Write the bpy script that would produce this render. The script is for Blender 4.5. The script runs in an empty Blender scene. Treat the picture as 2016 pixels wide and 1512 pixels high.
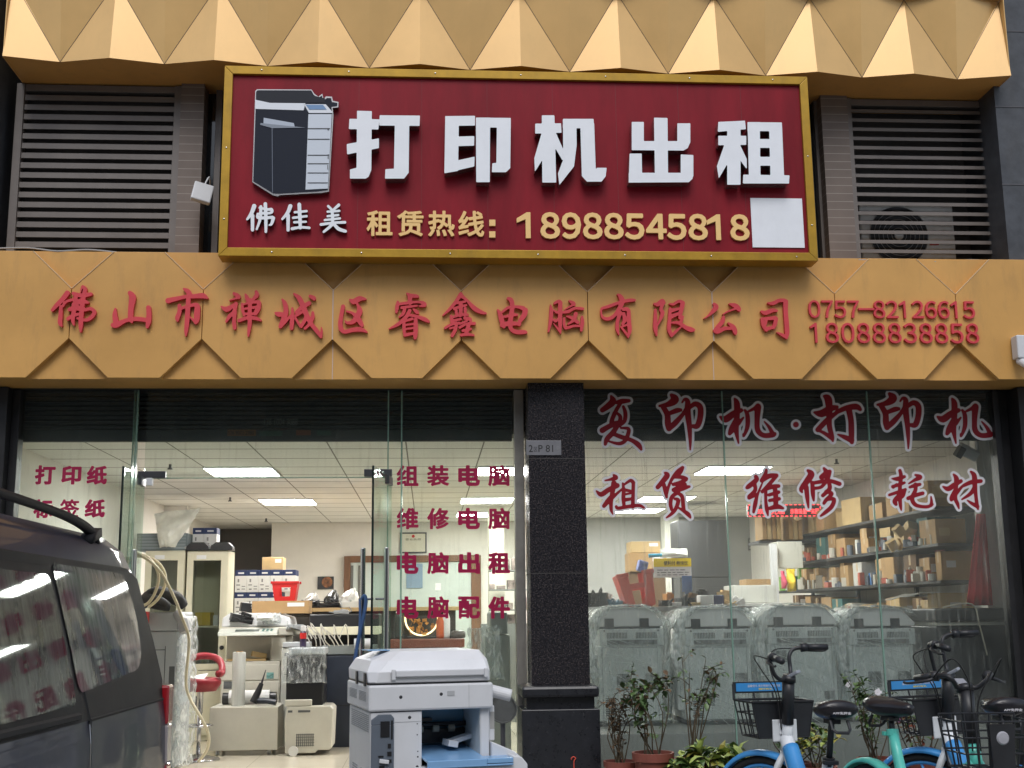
import bpy, bmesh, math, random
import numpy as np
from mathutils import Vector, Matrix, Euler
random.seed(7)
S = bpy.context.scene
COL = S.collection
R_ = math.radians

# ---------------------------------------------------------------- camera
F, CX, CY = 2400.0, 1008.0, 756.0
_d = Vector((-166, 454, F)).normalized()
_u = Vector((-146, -12700, F)); _u = (_u - _d * _u.dot(_d)).normalized()
_r = _d.cross(_u).normalized()
if _r.x < 0: _r = -_r
RW = Matrix((_r, _d, _u))                      # world = RW @ cam(x right, y down, z forward)
CAM = Vector((0, -8.5, 1.40))
def at(u, v, Y):
    w = RW @ Vector((u - CX, v - CY, F))
    return CAM + w * ((Y - CAM.y) / w.y)
cam = bpy.data.cameras.new("camera")
cam.sensor_width = 36; cam.lens = F / 2016 * 36; cam.clip_start = 0.05; cam.clip_end = 1000
co = bpy.data.objects.new("camera", cam); COL.objects.link(co)
M3 = RW @ Matrix(((1, 0, 0), (0, -1, 0), (0, 0, -1)))
co.matrix_world = Matrix.Translation(CAM) @ M3.to_4x4()
S.camera = co

# ---------------------------------------------------------------- world, sun, exposure
SUN_EL, SUN_ROT = R_(52), R_(183)
W = bpy.data.worlds.new("World"); S.world = W; W.use_nodes = True
nt = W.node_tree
sky = nt.nodes.new("ShaderNodeTexSky"); sky.sky_type = 'NISHITA'; sky.sun_disc = False
sky.sun_elevation = SUN_EL; sky.sun_rotation = SUN_ROT; sky.dust_density = 1.5; sky.air_density = 1.2; sky.ozone_density = 1.0
hs = nt.nodes.new("ShaderNodeHueSaturation"); hs.inputs['Saturation'].default_value = 0.62
bg = nt.nodes["Background"]; bg.inputs[1].default_value = 0.10
nt.links.new(sky.outputs[0], hs.inputs['Color']); nt.links.new(hs.outputs[0], bg.inputs[0])
sl = bpy.data.lights.new("sun", 'SUN'); sl.energy = 0.9; sl.angle = R_(30); sl.color = (1, .98, .96)
so = bpy.data.objects.new("sun", sl); COL.objects.link(so)
_sd = Vector((math.sin(SUN_ROT) * math.cos(SUN_EL), math.cos(SUN_ROT) * math.cos(SUN_EL), math.sin(SUN_EL)))
so.rotation_euler = _sd.to_track_quat('Z', 'Y').to_euler()
S.view_settings.view_transform = 'Standard'; S.view_settings.look = 'None'
S.view_settings.exposure = 0.72; S.view_settings.gamma = 1.0
S.cycles.use_denoising = True
S.cycles.max_bounces = 10; S.cycles.transparent_max_bounces = 24
S.cycles.caustics_reflective = False; S.cycles.caustics_refractive = False
S.cycles.sample_clamp_indirect = 6.0

# ---------------------------------------------------------------- materials
MATS = {}
def mat(name, rgb, rough=.6, metal=0., var=0., vscale=6., bump=0., bscale=60., coat=0., spec=.5, emit=0., stretch=(1, 1, 1), speck=None, dirt=0.):
    if name in MATS: return MATS[name]
    m = bpy.data.materials.new(name); m.use_nodes = True
    t = m.node_tree; b = t.nodes["Principled BSDF"]
    b.inputs['Base Color'].default_value = (*rgb, 1); b.inputs['Roughness'].default_value = rough
    b.inputs['Metallic'].default_value = metal; b.inputs['Coat Weight'].default_value = coat
    b.inputs['Specular IOR Level'].default_value = spec
    if emit:
        b.inputs['Emission Color'].default_value = (*rgb, 1); b.inputs['Emission Strength'].default_value = emit
    if var or bump or speck or dirt:
        tc = t.nodes.new("ShaderNodeTexCoord"); mp = t.nodes.new("ShaderNodeMapping")
        mp.inputs['Scale'].default_value = stretch
        t.links.new(tc.outputs['Object'], mp.inputs[0])
    src = None
    if var:
        n = t.nodes.new("ShaderNodeTexNoise"); n.inputs['Scale'].default_value = vscale; n.inputs['Detail'].default_value = 6
        n.inputs['Roughness'].default_value = .65
        t.links.new(mp.outputs[0], n.inputs['Vector'])
        r = t.nodes.new("ShaderNodeValToRGB")
        lo = [max(0, c * (1 - var)) for c in rgb]; hi = [min(1, c * (1 + var)) for c in rgb]
        r.color_ramp.elements[0].position = .3; r.color_ramp.elements[1].position = .7
        r.color_ramp.elements[0].color = (*lo, 1); r.color_ramp.elements[1].color = (*hi, 1)
        t.links.new(n.outputs[0], r.inputs[0]); src = r.outputs[0]
        mr = t.nodes.new("ShaderNodeMapRange")
        mr.inputs['To Min'].default_value = max(0.02, rough - .08); mr.inputs['To Max'].default_value = min(1, rough + .1)
        t.links.new(n.outputs[0], mr.inputs[0]); t.links.new(mr.outputs[0], b.inputs['Roughness'])
    if speck:
        (sr, sc, th) = speck
        n = t.nodes.new("ShaderNodeTexNoise"); n.inputs['Scale'].default_value = sc; n.inputs['Detail'].default_value = 3
        t.links.new(mp.outputs[0], n.inputs['Vector'])
        r = t.nodes.new("ShaderNodeValToRGB"); r.color_ramp.elements[0].position = th; r.color_ramp.elements[1].position = min(1, th + .06)
        t.links.new(n.outputs[0], r.inputs[0])
        mx = t.nodes.new("ShaderNodeMix"); mx.data_type = 'RGBA'
        t.links.new(r.outputs[0], mx.inputs['Factor'])
        if src: t.links.new(src, mx.inputs['A'])
        else: mx.inputs['A'].default_value = (*rgb, 1)
        mx.inputs['B'].default_value = (*sr, 1); src = mx.outputs['Result']
    if dirt:
        n = t.nodes.new("ShaderNodeTexNoise"); n.inputs['Scale'].default_value = 3.1; n.inputs['Detail'].default_value = 8; n.inputs['Roughness'].default_value = .75
        mp2 = t.nodes.new("ShaderNodeMapping"); mp2.inputs['Scale'].default_value = (2.2, 2.2, .5)
        t.links.new(tc.outputs['Object'], mp2.inputs[0]); t.links.new(mp2.outputs[0], n.inputs['Vector'])
        r = t.nodes.new("ShaderNodeValToRGB"); r.color_ramp.elements[0].position = .52; r.color_ramp.elements[1].position = .78
        r.color_ramp.elements[1].color = (dirt, dirt, dirt, 1)
        t.links.new(n.outputs[0], r.inputs[0])
        mx = t.nodes.new("ShaderNodeMix"); mx.data_type = 'RGBA'
        t.links.new(r.outputs[0], mx.inputs['Factor'])
        if src: t.links.new(src, mx.inputs['A'])
        else: mx.inputs['A'].default_value = (*rgb, 1)
        mx.inputs['B'].default_value = (.10, .085, .06, 1); src = mx.outputs['Result']
    if src: t.links.new(src, b.inputs['Base Color'])
    if bump:
        n = t.nodes.new("ShaderNodeTexNoise"); n.inputs['Scale'].default_value = bscale; n.inputs['Detail'].default_value = 4
        t.links.new(mp.outputs[0], n.inputs['Vector'])
        bp = t.nodes.new("ShaderNodeBump"); bp.inputs['Strength'].default_value = bump; bp.inputs['Distance'].default_value = .01
        t.links.new(n.outputs[0], bp.inputs['Height']); t.links.new(bp.outputs[0], b.inputs['Normal'])
    MATS[name] = m
    return m

def glass_mat(name, tint=(.86, .93, .90), dust=.05, streak=.12, refl=1.0):
    m = bpy.data.materials.new(name); m.use_nodes = True; t = m.node_tree
    t.nodes.clear()
    out = t.nodes.new("ShaderNodeOutputMaterial")
    tr = t.nodes.new("ShaderNodeBsdfTransparent"); tr.inputs[0].default_value = (*tint, 1)
    gl = t.nodes.new("ShaderNodeBsdfGlossy"); gl.inputs['Roughness'].default_value = .015
    fr = t.nodes.new("ShaderNodeFresnel"); fr.inputs[0].default_value = 1.5
    mu = t.nodes.new("ShaderNodeMath"); mu.operation = 'MULTIPLY'; mu.inputs[1].default_value = refl
    t.links.new(fr.outputs[0], mu.inputs[0])
    m1 = t.nodes.new("ShaderNodeMixShader")
    t.links.new(mu.outputs[0], m1.inputs[0]); t.links.new(tr.outputs[0], m1.inputs[1]); t.links.new(gl.outputs[0], m1.inputs[2])
    df = t.nodes.new("ShaderNodeBsdfDiffuse"); df.inputs[0].default_value = (.62, .66, .62, 1)
    tl = t.nodes.new("ShaderNodeBsdfTranslucent"); tl.inputs[0].default_value = (.7, .72, .68, 1)
    md = t.nodes.new("ShaderNodeMixShader"); md.inputs[0].default_value = .5
    t.links.new(df.outputs[0], md.inputs[1]); t.links.new(tl.outputs[0], md.inputs[2])
    tc = t.nodes.new("ShaderNodeTexCoord"); mp = t.nodes.new("ShaderNodeMapping"); mp.inputs['Scale'].default_value = (14, 14, .9)
    n = t.nodes.new("ShaderNodeTexNoise"); n.inputs['Scale'].default_value = 2.2; n.inputs['Detail'].default_value = 7; n.inputs['Roughness'].default_value = .7
    t.links.new(tc.outputs['Object'], mp.inputs[0]); t.links.new(mp.outputs[0], n.inputs['Vector'])
    mr = t.nodes.new("ShaderNodeMapRange"); mr.inputs['From Min'].default_value = .55; mr.inputs['From Max'].default_value = .8
    mr.inputs['To Min'].default_value = 0; mr.inputs['To Max'].default_value = streak
    t.links.new(n.outputs[0], mr.inputs[0])
    n2 = t.nodes.new("ShaderNodeTexNoise"); n2.inputs['Scale'].default_value = 1.7; n2.inputs['Detail'].default_value = 5
    t.links.new(tc.outputs['Object'], n2.inputs['Vector'])
    mr2 = t.nodes.new("ShaderNodeMapRange"); mr2.inputs['From Min'].default_value = .35; mr2.inputs['From Max'].default_value = .7
    mr2.inputs['To Min'].default_value = dust * .35; mr2.inputs['To Max'].default_value = dust
    t.links.new(n2.outputs[0], mr2.inputs[0])
    ad = t.nodes.new("ShaderNodeMath"); ad.operation = 'ADD'; ad.use_clamp = True
    t.links.new(mr.outputs[0], ad.inputs[0]); t.links.new(mr2.outputs[0], ad.inputs[1])
    m2 = t.nodes.new("ShaderNodeMixShader")
    t.links.new(ad.outputs[0], m2.inputs[0]); t.links.new(m1.outputs[0], m2.inputs[1]); t.links.new(md.outputs[0], m2.inputs[2])
    t.links.new(m2.outputs[0], out.inputs[0])
    MATS[name] = m
    return m

def film_mat(name, white=.25):
    """crinkled clear stretch film / plastic bag"""
    m = bpy.data.materials.new(name); m.use_nodes = True; t = m.node_tree; t.nodes.clear()
    out = t.nodes.new("ShaderNodeOutputMaterial")
    tr = t.nodes.new("ShaderNodeBsdfTransparent"); tr.inputs[0].default_value = (.93, .95, .95, 1)
    pr = t.nodes.new("ShaderNodeBsdfPrincipled"); pr.inputs['Base Color'].default_value = (.90, .92, .92, 1)
    pr.inputs['Roughness'].default_value = .12; pr.inputs['Specular IOR Level'].default_value = .9
    tc = t.nodes.new("ShaderNodeTexCoord")
    n = t.nodes.new("ShaderNodeTexNoise"); n.inputs['Scale'].default_value = 11; n.inputs['Detail'].default_value = 4; n.inputs['Distortion'].default_value = 1.6
    mp = t.nodes.new("ShaderNodeMapping"); mp.inputs['Rotation'].default_value = (.2, .35, .3); mp.inputs['Scale'].default_value = (2.4, 1.0, .7)
    t.links.new(tc.outputs['Object'], mp.inputs[0]); t.links.new(mp.outputs[0], n.inputs['Vector'])
    mr = t.nodes.new("ShaderNodeMapRange"); mr.inputs['From Min'].default_value = .42; mr.inputs['From Max'].default_value = .72
    mr.inputs['To Min'].default_value = white * .35; mr.inputs['To Max'].default_value = min(1, white * 2.4)
    t.links.new(n.outputs[0], mr.inputs[0])
    bp = t.nodes.new("ShaderNodeBump"); bp.inputs['Strength'].default_value = .9; bp.inputs['Distance'].default_value = .02
    t.links.new(n.outputs[0], bp.inputs['Height']); t.links.new(bp.outputs[0], pr.inputs['Normal'])
    mx = t.nodes.new("ShaderNodeMixShader")
    t.links.new(mr.outputs[0], mx.inputs[0]); t.links.new(tr.outputs[0], mx.inputs[1]); t.links.new(pr.outputs[0], mx.inputs[2])
    t.links.new(mx.outputs[0], out.inputs[0]); MATS[name] = m
    return m

def tile_mat(name, rgb, line, sx, sy, ox=0, oy=0, w=.012, rough=.6, axes='XY', spec=.5, var=.06, w2=None):
    """flat tiles with thin joints, in object space"""
    m = bpy.data.materials.new(name); m.use_nodes = True; t = m.node_tree; b = t.nodes["Principled BSDF"]
    b.inputs['Roughness'].default_value = rough; b.inputs['Specular IOR Level'].default_value = spec
    tc = t.nodes.new("ShaderNodeTexCoord"); sp = t.nodes.new("ShaderNodeSeparateXYZ"); t.links.new(tc.outputs['Object'], sp.inputs[0])
    outs = []
    for ax, s, o, w_ in ((axes[0], sx, ox, w), (axes[1], sy, oy, w2 or w)):
        a = t.nodes.new("ShaderNodeMath"); a.operation = 'SUBTRACT'; a.inputs[1].default_value = o - 100 * s
        t.links.new(sp.outputs[ax], a.inputs[0])
        md = t.nodes.new("ShaderNodeMath"); md.operation = 'MODULO'; md.inputs[1].default_value = s; t.links.new(a.outputs[0], md.inputs[0])
        lt = t.nodes.new("ShaderNodeMath"); lt.operation = 'LESS_THAN'; lt.inputs[1].default_value = w_; t.links.new(md.outputs[0], lt.inputs[0])
        outs.append(lt)
    mxm = t.nodes.new("ShaderNodeMath"); mxm.operation = 'MAXIMUM'
    t.links.new(outs[0].outputs[0], mxm.inputs[0]); t.links.new(outs[1].outputs[0], mxm.inputs[1])
    n = t.nodes.new("ShaderNodeTexNoise"); n.inputs['Scale'].default_value = 2.5; n.inputs['Detail'].default_value = 6
    t.links.new(tc.outputs['Object'], n.inputs['Vector'])
    r = t.nodes.new("ShaderNodeValToRGB")
    r.color_ramp.elements[0].color = (*[c * (1 - var) for c in rgb], 1); r.color_ramp.elements[1].color = (*[min(1, c * (1 + var)) for c in rgb], 1)
    r.color_ramp.elements[0].position = .3; r.color_ramp.elements[1].position = .7
    t.links.new(n.outputs[0], r.inputs[0])
    mx = t.nodes.new("ShaderNodeMix"); mx.data_type = 'RGBA'
    t.links.new(mxm.outputs[0], mx.inputs['Factor']); t.links.new(r.outputs[0], mx.inputs['A']); mx.inputs['B'].default_value = (*line, 1)
    t.links.new(mx.outputs['Result'], b.inputs['Base Color'])
    MATS[name] = m
    return m

gold = mat("gold_paint", (.60, .325, .092), .42, .0, var=.10, vscale=1.6, bump=.06, bscale=220, spec=.5, dirt=.26)
gold2 = mat("gold_paint_satin", (.69, .43, .165), .33, .18, var=.06, vscale=2.0, bump=.05, bscale=200, dirt=.08)
gold_frame = mat("brass_frame", (.42, .24, .018), .38, .35, var=.14, vscale=9, dirt=.25)
joint = mat("joint", (.10, .065, .035), .8)
sealant = mat("sealant", (.55, .42, .33), .7)
red_panel = mat("red_panel", (.225, .009, .018), .42, var=.24, vscale=1.3, spec=.18, stretch=(3, 1, .6), dirt=.06)
white_acr = mat("white_acrylic", (.80, .82, .86), .35, var=.03, vscale=8, dirt=.05)
chrome = mat("chrome_edge", (.45, .43, .42), .22, .9)
cream_letter = mat("cream_letter", (.86, .56, .22), .4)
red_letter = mat("red_letter", (.60, .045, .060), .5, var=.08, vscale=9)
mag = mat("magenta_vinyl", (.52, .015, .10), .5, var=.10, vscale=14)
crimson = mat("crimson_vinyl", (.40, .010, .024), .45, var=.08, vscale=10)
white_vinyl = mat("white_vinyl", (.92, .90, .93), .5, var=.05, vscale=14)
granite = mat("granite", (.014, .013, .016), .26, var=.5, vscale=60, speck=((.085, .068, .066), 120, .565), bump=.03, bscale=90)
granite_dk = mat("granite_dark", (.016, .017, .021), .28, var=.3, vscale=20, speck=((.05, .05, .055), 80, .66))
slate = mat("slate_tile", (.055, .060, .070), .5, var=.3, vscale=10, bump=.05, bscale=40, dirt=.2)
alu_brown = mat("brown_aluminium", (.165, .145, .133), .45, .1, var=.12, vscale=5, dirt=.15)
alu_dark = mat("dark_aluminium", (.025, .025, .027), .4, .3, var=.15, vscale=8)
alu_post = mat("post_aluminium", (.34, .32, .29), .38, .6, var=.15, vscale=8, dirt=.2)
black_in = mat("dark_void", (.010, .010, .012), .8)
shutter = mat("shutter", (.050, .054, .056), .5, .1, var=.2, vscale=4, dirt=.3)
steel = mat("steel", (.55, .55, .57), .18, 1.0)
steel_dk = mat("dark_steel", (.10, .10, .11), .35, .7)
wall_w = mat("white_wall", (.74, .71, .66), .75, var=.05, vscale=3, dirt=.05)
wall_d = mat("grey_wall", (.17, .16, .155), .8, var=.08, vscale=3)
wood = mat("brown_wood", (.16, .075, .035), .5, var=.25, vscale=12, stretch=(1, 1, .2))
cream_steel = mat("cream_steel", (.68, .65, .50), .45, var=.05, vscale=4, dirt=.08)
beige = mat("beige_plastic", (.56, .54, .47), .5, var=.06, vscale=5, dirt=.10)
grey_pl = mat("grey_plastic", (.42, .44, .46), .45, var=.05, vscale=6, dirt=.06)
white_pl = mat("white_plastic", (.62, .63, .65), .42, var=.04, vscale=5, dirt=.06)
rear_pl = mat("rear_plastic", (.93, .92, .91), .45, var=.04, vscale=5, dirt=.05)
offw_pl = mat("offwhite_plastic", (.70, .71, .73), .40, var=.04, vscale=5, dirt=.08)
cop_side = mat("copier_side", (.60, .61, .60), .45, var=.04, vscale=6, dirt=.08)
dark_pl = mat("dark_plastic", (.022, .023, .026), .38, var=.15, vscale=7)
black_pl = mat("black_plastic", (.010, .010, .012), .35, var=.2, vscale=9)
navy_pl = mat("navy_plastic", (.020, .026, .042), .42, var=.15, vscale=7)
vent_d = mat("vent_dark", (.10, .105, .11), .6)
blue_tr = mat("blue_tray", (.20, .38, .62), .22, var=.06, vscale=5)
blue_dk = mat("dark_blue_plastic", (.10, .24, .36), .3, var=.08, vscale=6)  # deeper blue than the tray, for the plate behind it
carton = mat("carton", (.44, .275, .125), .8, var=.10, vscale=6, dirt=.08)
carton_d = mat("carton_dark", (.155, .09, .045), .8, var=.15, vscale=6)
carton_l = mat("carton_light", (.56, .40, .20), .8, var=.08, vscale=6)
paper_w = mat("paper_white", (.76, .76, .76), .7, var=.03, vscale=9)
navy = mat("navy_print", (.018, .035, .12), .6)
red_pl = mat("red_plastic", (.58, .022, .020), .38, var=.08, vscale=6)
salmon = mat("salmon_plastic", (.62, .090, .060), .45, var=.10, vscale=6)
red_cloth = mat("red_cloth", (.55, .035, .04), .85, var=.2, vscale=8)
yellow = mat("yellow_print", (.95, .70, .02), .5)
yellow_tub = mat("yellow_tub", (.60, .42, .02), .5, var=.1)
blackprint = mat("black_print", (.02, .02, .02), .6)
greyprint = mat("grey_print", (.25, .25, .26), .6)
film = film_mat("stretch_film", .30)
film_lt = film_mat("thin_film", .13)
film_dense = film_mat("bunched_film", .85)
bag_w = mat("white_bag", (.72, .73, .70), .35, bump=.9, bscale=16, var=.08, vscale=12, spec=.7)
bag_k = mat("black_bag", (.012, .012, .013), .22, bump=.9, bscale=18, spec=.8)
glass = glass_mat("shop_glass", (.91, .95, .925), .032, .14, .55)
glass_low = glass_mat("window_glass", (.92, .945, .93), .095, .32, .5)
glass_door = glass_mat("door_glass", (.84, .92, .88), .04, .06, .25)
glass_edge = mat("glass_edge", (.20, .33, .27), .15, var=.2, vscale=5, spec=.8)
glass_dk = mat("dark_window", (.012, .014, .017), .06, spec=.6)
cab_glass = glass_mat("cabinet_glass", (.80, .83, .80), .06, .05)
stone_floor = tile_mat("floor_tile", (.60, .55, .44), (.40, .36, .28), .8, .8, .1, .3, .006, .16)
ceil_t = tile_mat("ceiling_tile", (.74, .73, .70), (.20, .19, .17), .6, .6, -.775, .55, .012, .85, var=.03, w2=.032)
tiles_b = tile_mat("brown_wall_tile", (.165, .130, .110), (.30, .26, .23), 5.0, .062, .3, .01, .0045, .6, 'XZ', var=.22)
pave = tile_mat("paving", (.24, .235, .22), (.12, .12, .11), .4, .4, 0, 0, .007, .85, var=.15)
terra = mat("terracotta", (.22, .062, .042), .6, var=.15, vscale=8, dirt=.15)
soil = mat("soil", (.05, .035, .025), .95)
leaf_a = mat("leaf_green", (.055, .105, .030), .45, var=.45, vscale=14)
leaf_b = mat("leaf_light", (.38, .46, .13), .45, var=.35, vscale=12)
leaf_d = mat("leaf_dry", (.13, .075, .035), .7, var=.4, vscale=12)
stem_m = mat("stem", (.075, .055, .03), .8, var=.2)
petal_w = mat("petal_white", (.75, .72, .74), .6)
petal_p = mat("petal_pink", (.65, .25, .50), .6)
car_paint = mat("car_paint", (.030, .035, .055), .48, .0, var=.15, vscale=3, coat=.38, spec=.25, dirt=.12)
car_black = mat("car_black", (.014, .014, .016), .55, spec=.15, var=.15, vscale=6)
car_rubber = mat("car_rubber", (.012, .012, .012), .75)
car_red = mat("tail_red", (.33, .012, .018), .15, coat=1.0)
car_clear = mat("tail_clear", (.34, .30, .30), .2, coat=.5)
tyre = mat("tyre", (.018, .018, .018), .8, bump=.3, bscale=80)
bike_blue = mat("bike_blue", (.045, .27, .62), .35, var=.06, vscale=6, coat=.3)
bike_white = mat("bike_white", (.70, .72, .74), .35, var=.04, vscale=6, coat=.3, dirt=.08)
bike_teal = mat("bike_teal", (.10, .56, .47), .40, var=.06, vscale=6, coat=.2, dirt=.06)
bike_black = mat("bike_black", (.016, .017, .020), .42, var=.2, vscale=10)
saddle_m = mat("saddle_vinyl", (.012, .011, .014), .28, var=.15, vscale=10, bump=.05, bscale=150)
led_red = mat("led_red", (1.0, .06, .07), .5, emit=3.0)
lamp_m = mat("lamp_panel", (1.0, .985, .95), .5, emit=31.0)
next_lamp = mat("neighbour_lamp", (1.0, .93, .75), .5, emit=2.0)
hose_m = mat("cream_hose", (.66, .58, .40), .5)
tan_print = mat("food_print", (.25, .10, .04), .5, var=.8, vscale=16)
cert_m = mat("certificate_paper", (.62, .58, .48), .6, var=.05)
blueplate = mat("blue_plate", (.20, .28, .38), .5)
frost = mat("frosted_panel", (.50, .55, .52), .35, var=.06, vscale=3)
white_tape = mat("white_tape", (.7, .7, .68), .6)

def vinyl(m, rgb, k=.45):
    t = m.node_tree; b = t.nodes["Principled BSDF"]; out = [n for n in t.nodes if n.type == 'OUTPUT_MATERIAL'][0]
    tl = t.nodes.new("ShaderNodeBsdfTranslucent"); tl.inputs[0].default_value = (*rgb, 1)
    mx = t.nodes.new("ShaderNodeMixShader"); mx.inputs[0].default_value = k
    t.links.new(b.outputs[0], mx.inputs[1]); t.links.new(tl.outputs[0], mx.inputs[2]); t.links.new(mx.outputs[0], out.inputs[0])
vinyl(mag, (.40, .015, .09), .4); vinyl(crimson, (.30, .01, .03), .35); vinyl(white_vinyl, (.72, .71, .73), .35)

def dusty_mirror(name, lo, hi, k=.5):
    """dark car glass: dusty streaks under a clear, sharp reflection"""
    m = bpy.data.materials.new(name); m.use_nodes = True; t = m.node_tree; t.nodes.clear()
    out = t.nodes.new("ShaderNodeOutputMaterial"); df = t.nodes.new("ShaderNodeBsdfDiffuse"); gl = t.nodes.new("ShaderNodeBsdfGlossy"); gl.inputs['Roughness'].default_value = .03
    tc = t.nodes.new("ShaderNodeTexCoord"); mp = t.nodes.new("ShaderNodeMapping"); mp.inputs['Scale'].default_value = (1, 7, 1.2)
    n = t.nodes.new("ShaderNodeTexNoise"); n.inputs['Scale'].default_value = 3.0; n.inputs['Detail'].default_value = 8; n.inputs['Roughness'].default_value = .7
    t.links.new(tc.outputs['Object'], mp.inputs[0]); t.links.new(mp.outputs[0], n.inputs['Vector'])
    r = t.nodes.new("ShaderNodeValToRGB"); r.color_ramp.elements[0].position = .35; r.color_ramp.elements[1].position = .72
    r.color_ramp.elements[0].color = (lo, lo, lo * .96, 1); r.color_ramp.elements[1].color = (hi, hi, hi * .95, 1)
    t.links.new(n.outputs[0], r.inputs[0]); t.links.new(r.outputs[0], df.inputs[0])
    fr = t.nodes.new("ShaderNodeFresnel"); mu = t.nodes.new("ShaderNodeMath"); mu.operation = 'MULTIPLY'; mu.inputs[1].default_value = k
    t.links.new(fr.outputs[0], mu.inputs[0]); mx = t.nodes.new("ShaderNodeMixShader")
    t.links.new(mu.outputs[0], mx.inputs[0]); t.links.new(df.outputs[0], mx.inputs[1]); t.links.new(gl.outputs[0], mx.inputs[2]); t.links.new(mx.outputs[0], out.inputs[0])
    MATS[name] = m
    return m
van_glass = dusty_mirror("van_glass", .05, .22, .22)
van_glass_front = dusty_mirror("van_glass_front", .035, .12, .16)

# ---------------------------------------------------------------- mesh helpers
class MB:
    def __init__(s, M=None): s.v = []; s.f = []; s.m = []; s.M = M; s.mi = 0
    def add(s, vs, fs):
        b = len(s.v)
        for p in vs:
            p = Vector(p)
            s.v.append(s.M @ p if s.M is not None else p)
        for f in fs: s.f.append([b + i for i in f]); s.m.append(s.mi)
        return s
    def box(s, x0, x1, y0, y1, z0, z1):
        return s.add([(x0, y0, z0), (x1, y0, z0), (x1, y1, z0), (x0, y1, z0), (x0, y0, z1), (x1, y0, z1), (x1, y1, z1), (x0, y1, z1)],
                     [(0, 3, 2, 1), (4, 5, 6, 7), (0, 1, 5, 4), (1, 2, 6, 5), (2, 3, 7, 6), (3, 0, 4, 7)])
    def obox(s, c, size, rot=(0, 0, 0)):
        E_ = Euler(rot).to_matrix(); a, b, d = [x / 2 for x in size]; c = Vector(c)
        vs = [c + E_ @ Vector((x, y, z)) for z in (-d, d) for (x, y) in ((-a, -b), (a, -b), (a, b), (-a, b))]
        return s.add(vs, [(0, 3, 2, 1), (4, 5, 6, 7), (0, 1, 5, 4), (1, 2, 6, 5), (2, 3, 7, 6), (3, 0, 4, 7)])
    def prism(s, poly, a, b, axis='y'):
        n = len(poly)
        def mk(p, t): return {'y': (p[0], t, p[1]), 'x': (t, p[0], p[1]), 'z': (p[0], p[1], t)}[axis]
        vs = [mk(p, a) for p in poly] + [mk(p, b) for p in poly]
        fs = [list(range(n)), list(range(2 * n - 1, n - 1, -1))] + [(i, (i + 1) % n, n + (i + 1) % n, n + i) for i in range(n)]
        return s.add(vs, fs)
    def tube(s, pts, r, n=10, cap=True, smooth=0):
        pts = [Vector(p) for p in pts]
        rs = list(r) if isinstance(r, (list, tuple)) else [r] * len(pts)
        if smooth:
            P, Q = [], []
            for i in range(len(pts) - 1):
                p0, p1, p2, p3 = pts[max(0, i - 1)], pts[i], pts[i + 1], pts[min(len(pts) - 1, i + 2)]
                for k in range(smooth):
                    t = k / smooth
                    P.append(.5 * ((2 * p1) + (p2 - p0) * t + (2 * p0 - 5 * p1 + 4 * p2 - p3) * t * t + (3 * p1 - p0 - 3 * p2 + p3) * t ** 3))
                    Q.append(rs[i] * (1 - t) + rs[i + 1] * t)
            P.append(pts[-1]); Q.append(rs[-1]); pts, rs = P, Q
        vs, fs = [], []; up = None
        for i, p in enumerate(pts):
            tg = (pts[min(i + 1, len(pts) - 1)] - pts[max(i - 1, 0)]).normalized()
            if up is None:
                up = Vector((0, 0, 1)) if abs(tg.z) < .9 else Vector((1, 0, 0))
            up = (up - tg * up.dot(tg)); up = up.normalized() if up.length > 1e-6 else tg.orthogonal().normalized()
            sd = tg.cross(up)
            for k in range(n):
                a = 2 * math.pi * k / n
                vs.append(p + (up * math.cos(a) + sd * math.sin(a)) * rs[i])
        for i in range(len(pts) - 1):
            for k in range(n):
                fs.append((i * n + k, i * n + (k + 1) % n, (i + 1) * n + (k + 1) % n, (i + 1) * n + k))
        if cap: fs += [list(range(n))[::-1], list(range((len(pts) - 1) * n, len(pts) * n))]
        return s.add(vs, fs)
    def cyl(s, a, b, r, n=20): return s.tube([a, b], r, n)
    def lathe(s, prof, c=(0, 0, 0), n=28, axis='z'):
        vs, fs = [], []; c = Vector(c)
        for (r, h) in prof:
            for k in range(n):
                a = 2 * math.pi * k / n; x, y = r * math.cos(a), r * math.sin(a)
                vs.append(c + Vector({'z': (x, y, h), 'y': (x, h, y), 'x': (h, x, y)}[axis]))
        for i in range(len(prof) - 1):
            for k in range(n): fs.append((i * n + k, i * n + (k + 1) % n, (i + 1) * n + (k + 1) % n, (i + 1) * n + k))
        if prof[0][0] > 1e-4 : fs.append(list(range(n))[::-1])
        if prof[-1][0] > 1e-4: fs.append(list(range((len(prof) - 1) * n, len(prof) * n)))
        return s.add(vs, fs)
    def torus(s, c, R, r, axis='x', n=40, k=10, a0=0, a1=2 * math.pi):
        c = Vector(c); pts = []
        full = abs(a1 - a0 - 2 * math.pi) < 1e-6
        for i in range(n + 1):
            a = a0 + (a1 - a0) * i / n; x, y = R * math.cos(a), R * math.sin(a)
            pts.append(c + Vector({'z': (x, y, 0), 'y': (x, 0, y), 'x': (0, x, y)}[axis]))
        return s.tube(pts, r, k, cap=not full)
    def ball(s, c, r, nu=14, nv=9, jit=0):
        c = Vector(c); r = Vector(r if isinstance(r, (tuple, list)) else (r, r, r)); vs = []; fs = []
        for j in range(nv + 1):
            ph = math.pi * j / nv
            for i in range(nu):
                th = 2 * math.pi * i / nu; q = 1 + (random.uniform(-jit, jit) if 0 < j < nv else 0)
                vs.append(c + Vector((r.x * math.sin(ph) * math.cos(th), r.y * math.sin(ph) * math.sin(th), r.z * math.cos(ph))) * q)
        for j in range(nv):
            for i in range(nu): fs.append((j * nu + i, (j + 1) * nu + i, (j + 1) * nu + (i + 1) % nu, j * nu + (i + 1) % nu))
        return s.add(vs, fs)
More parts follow.
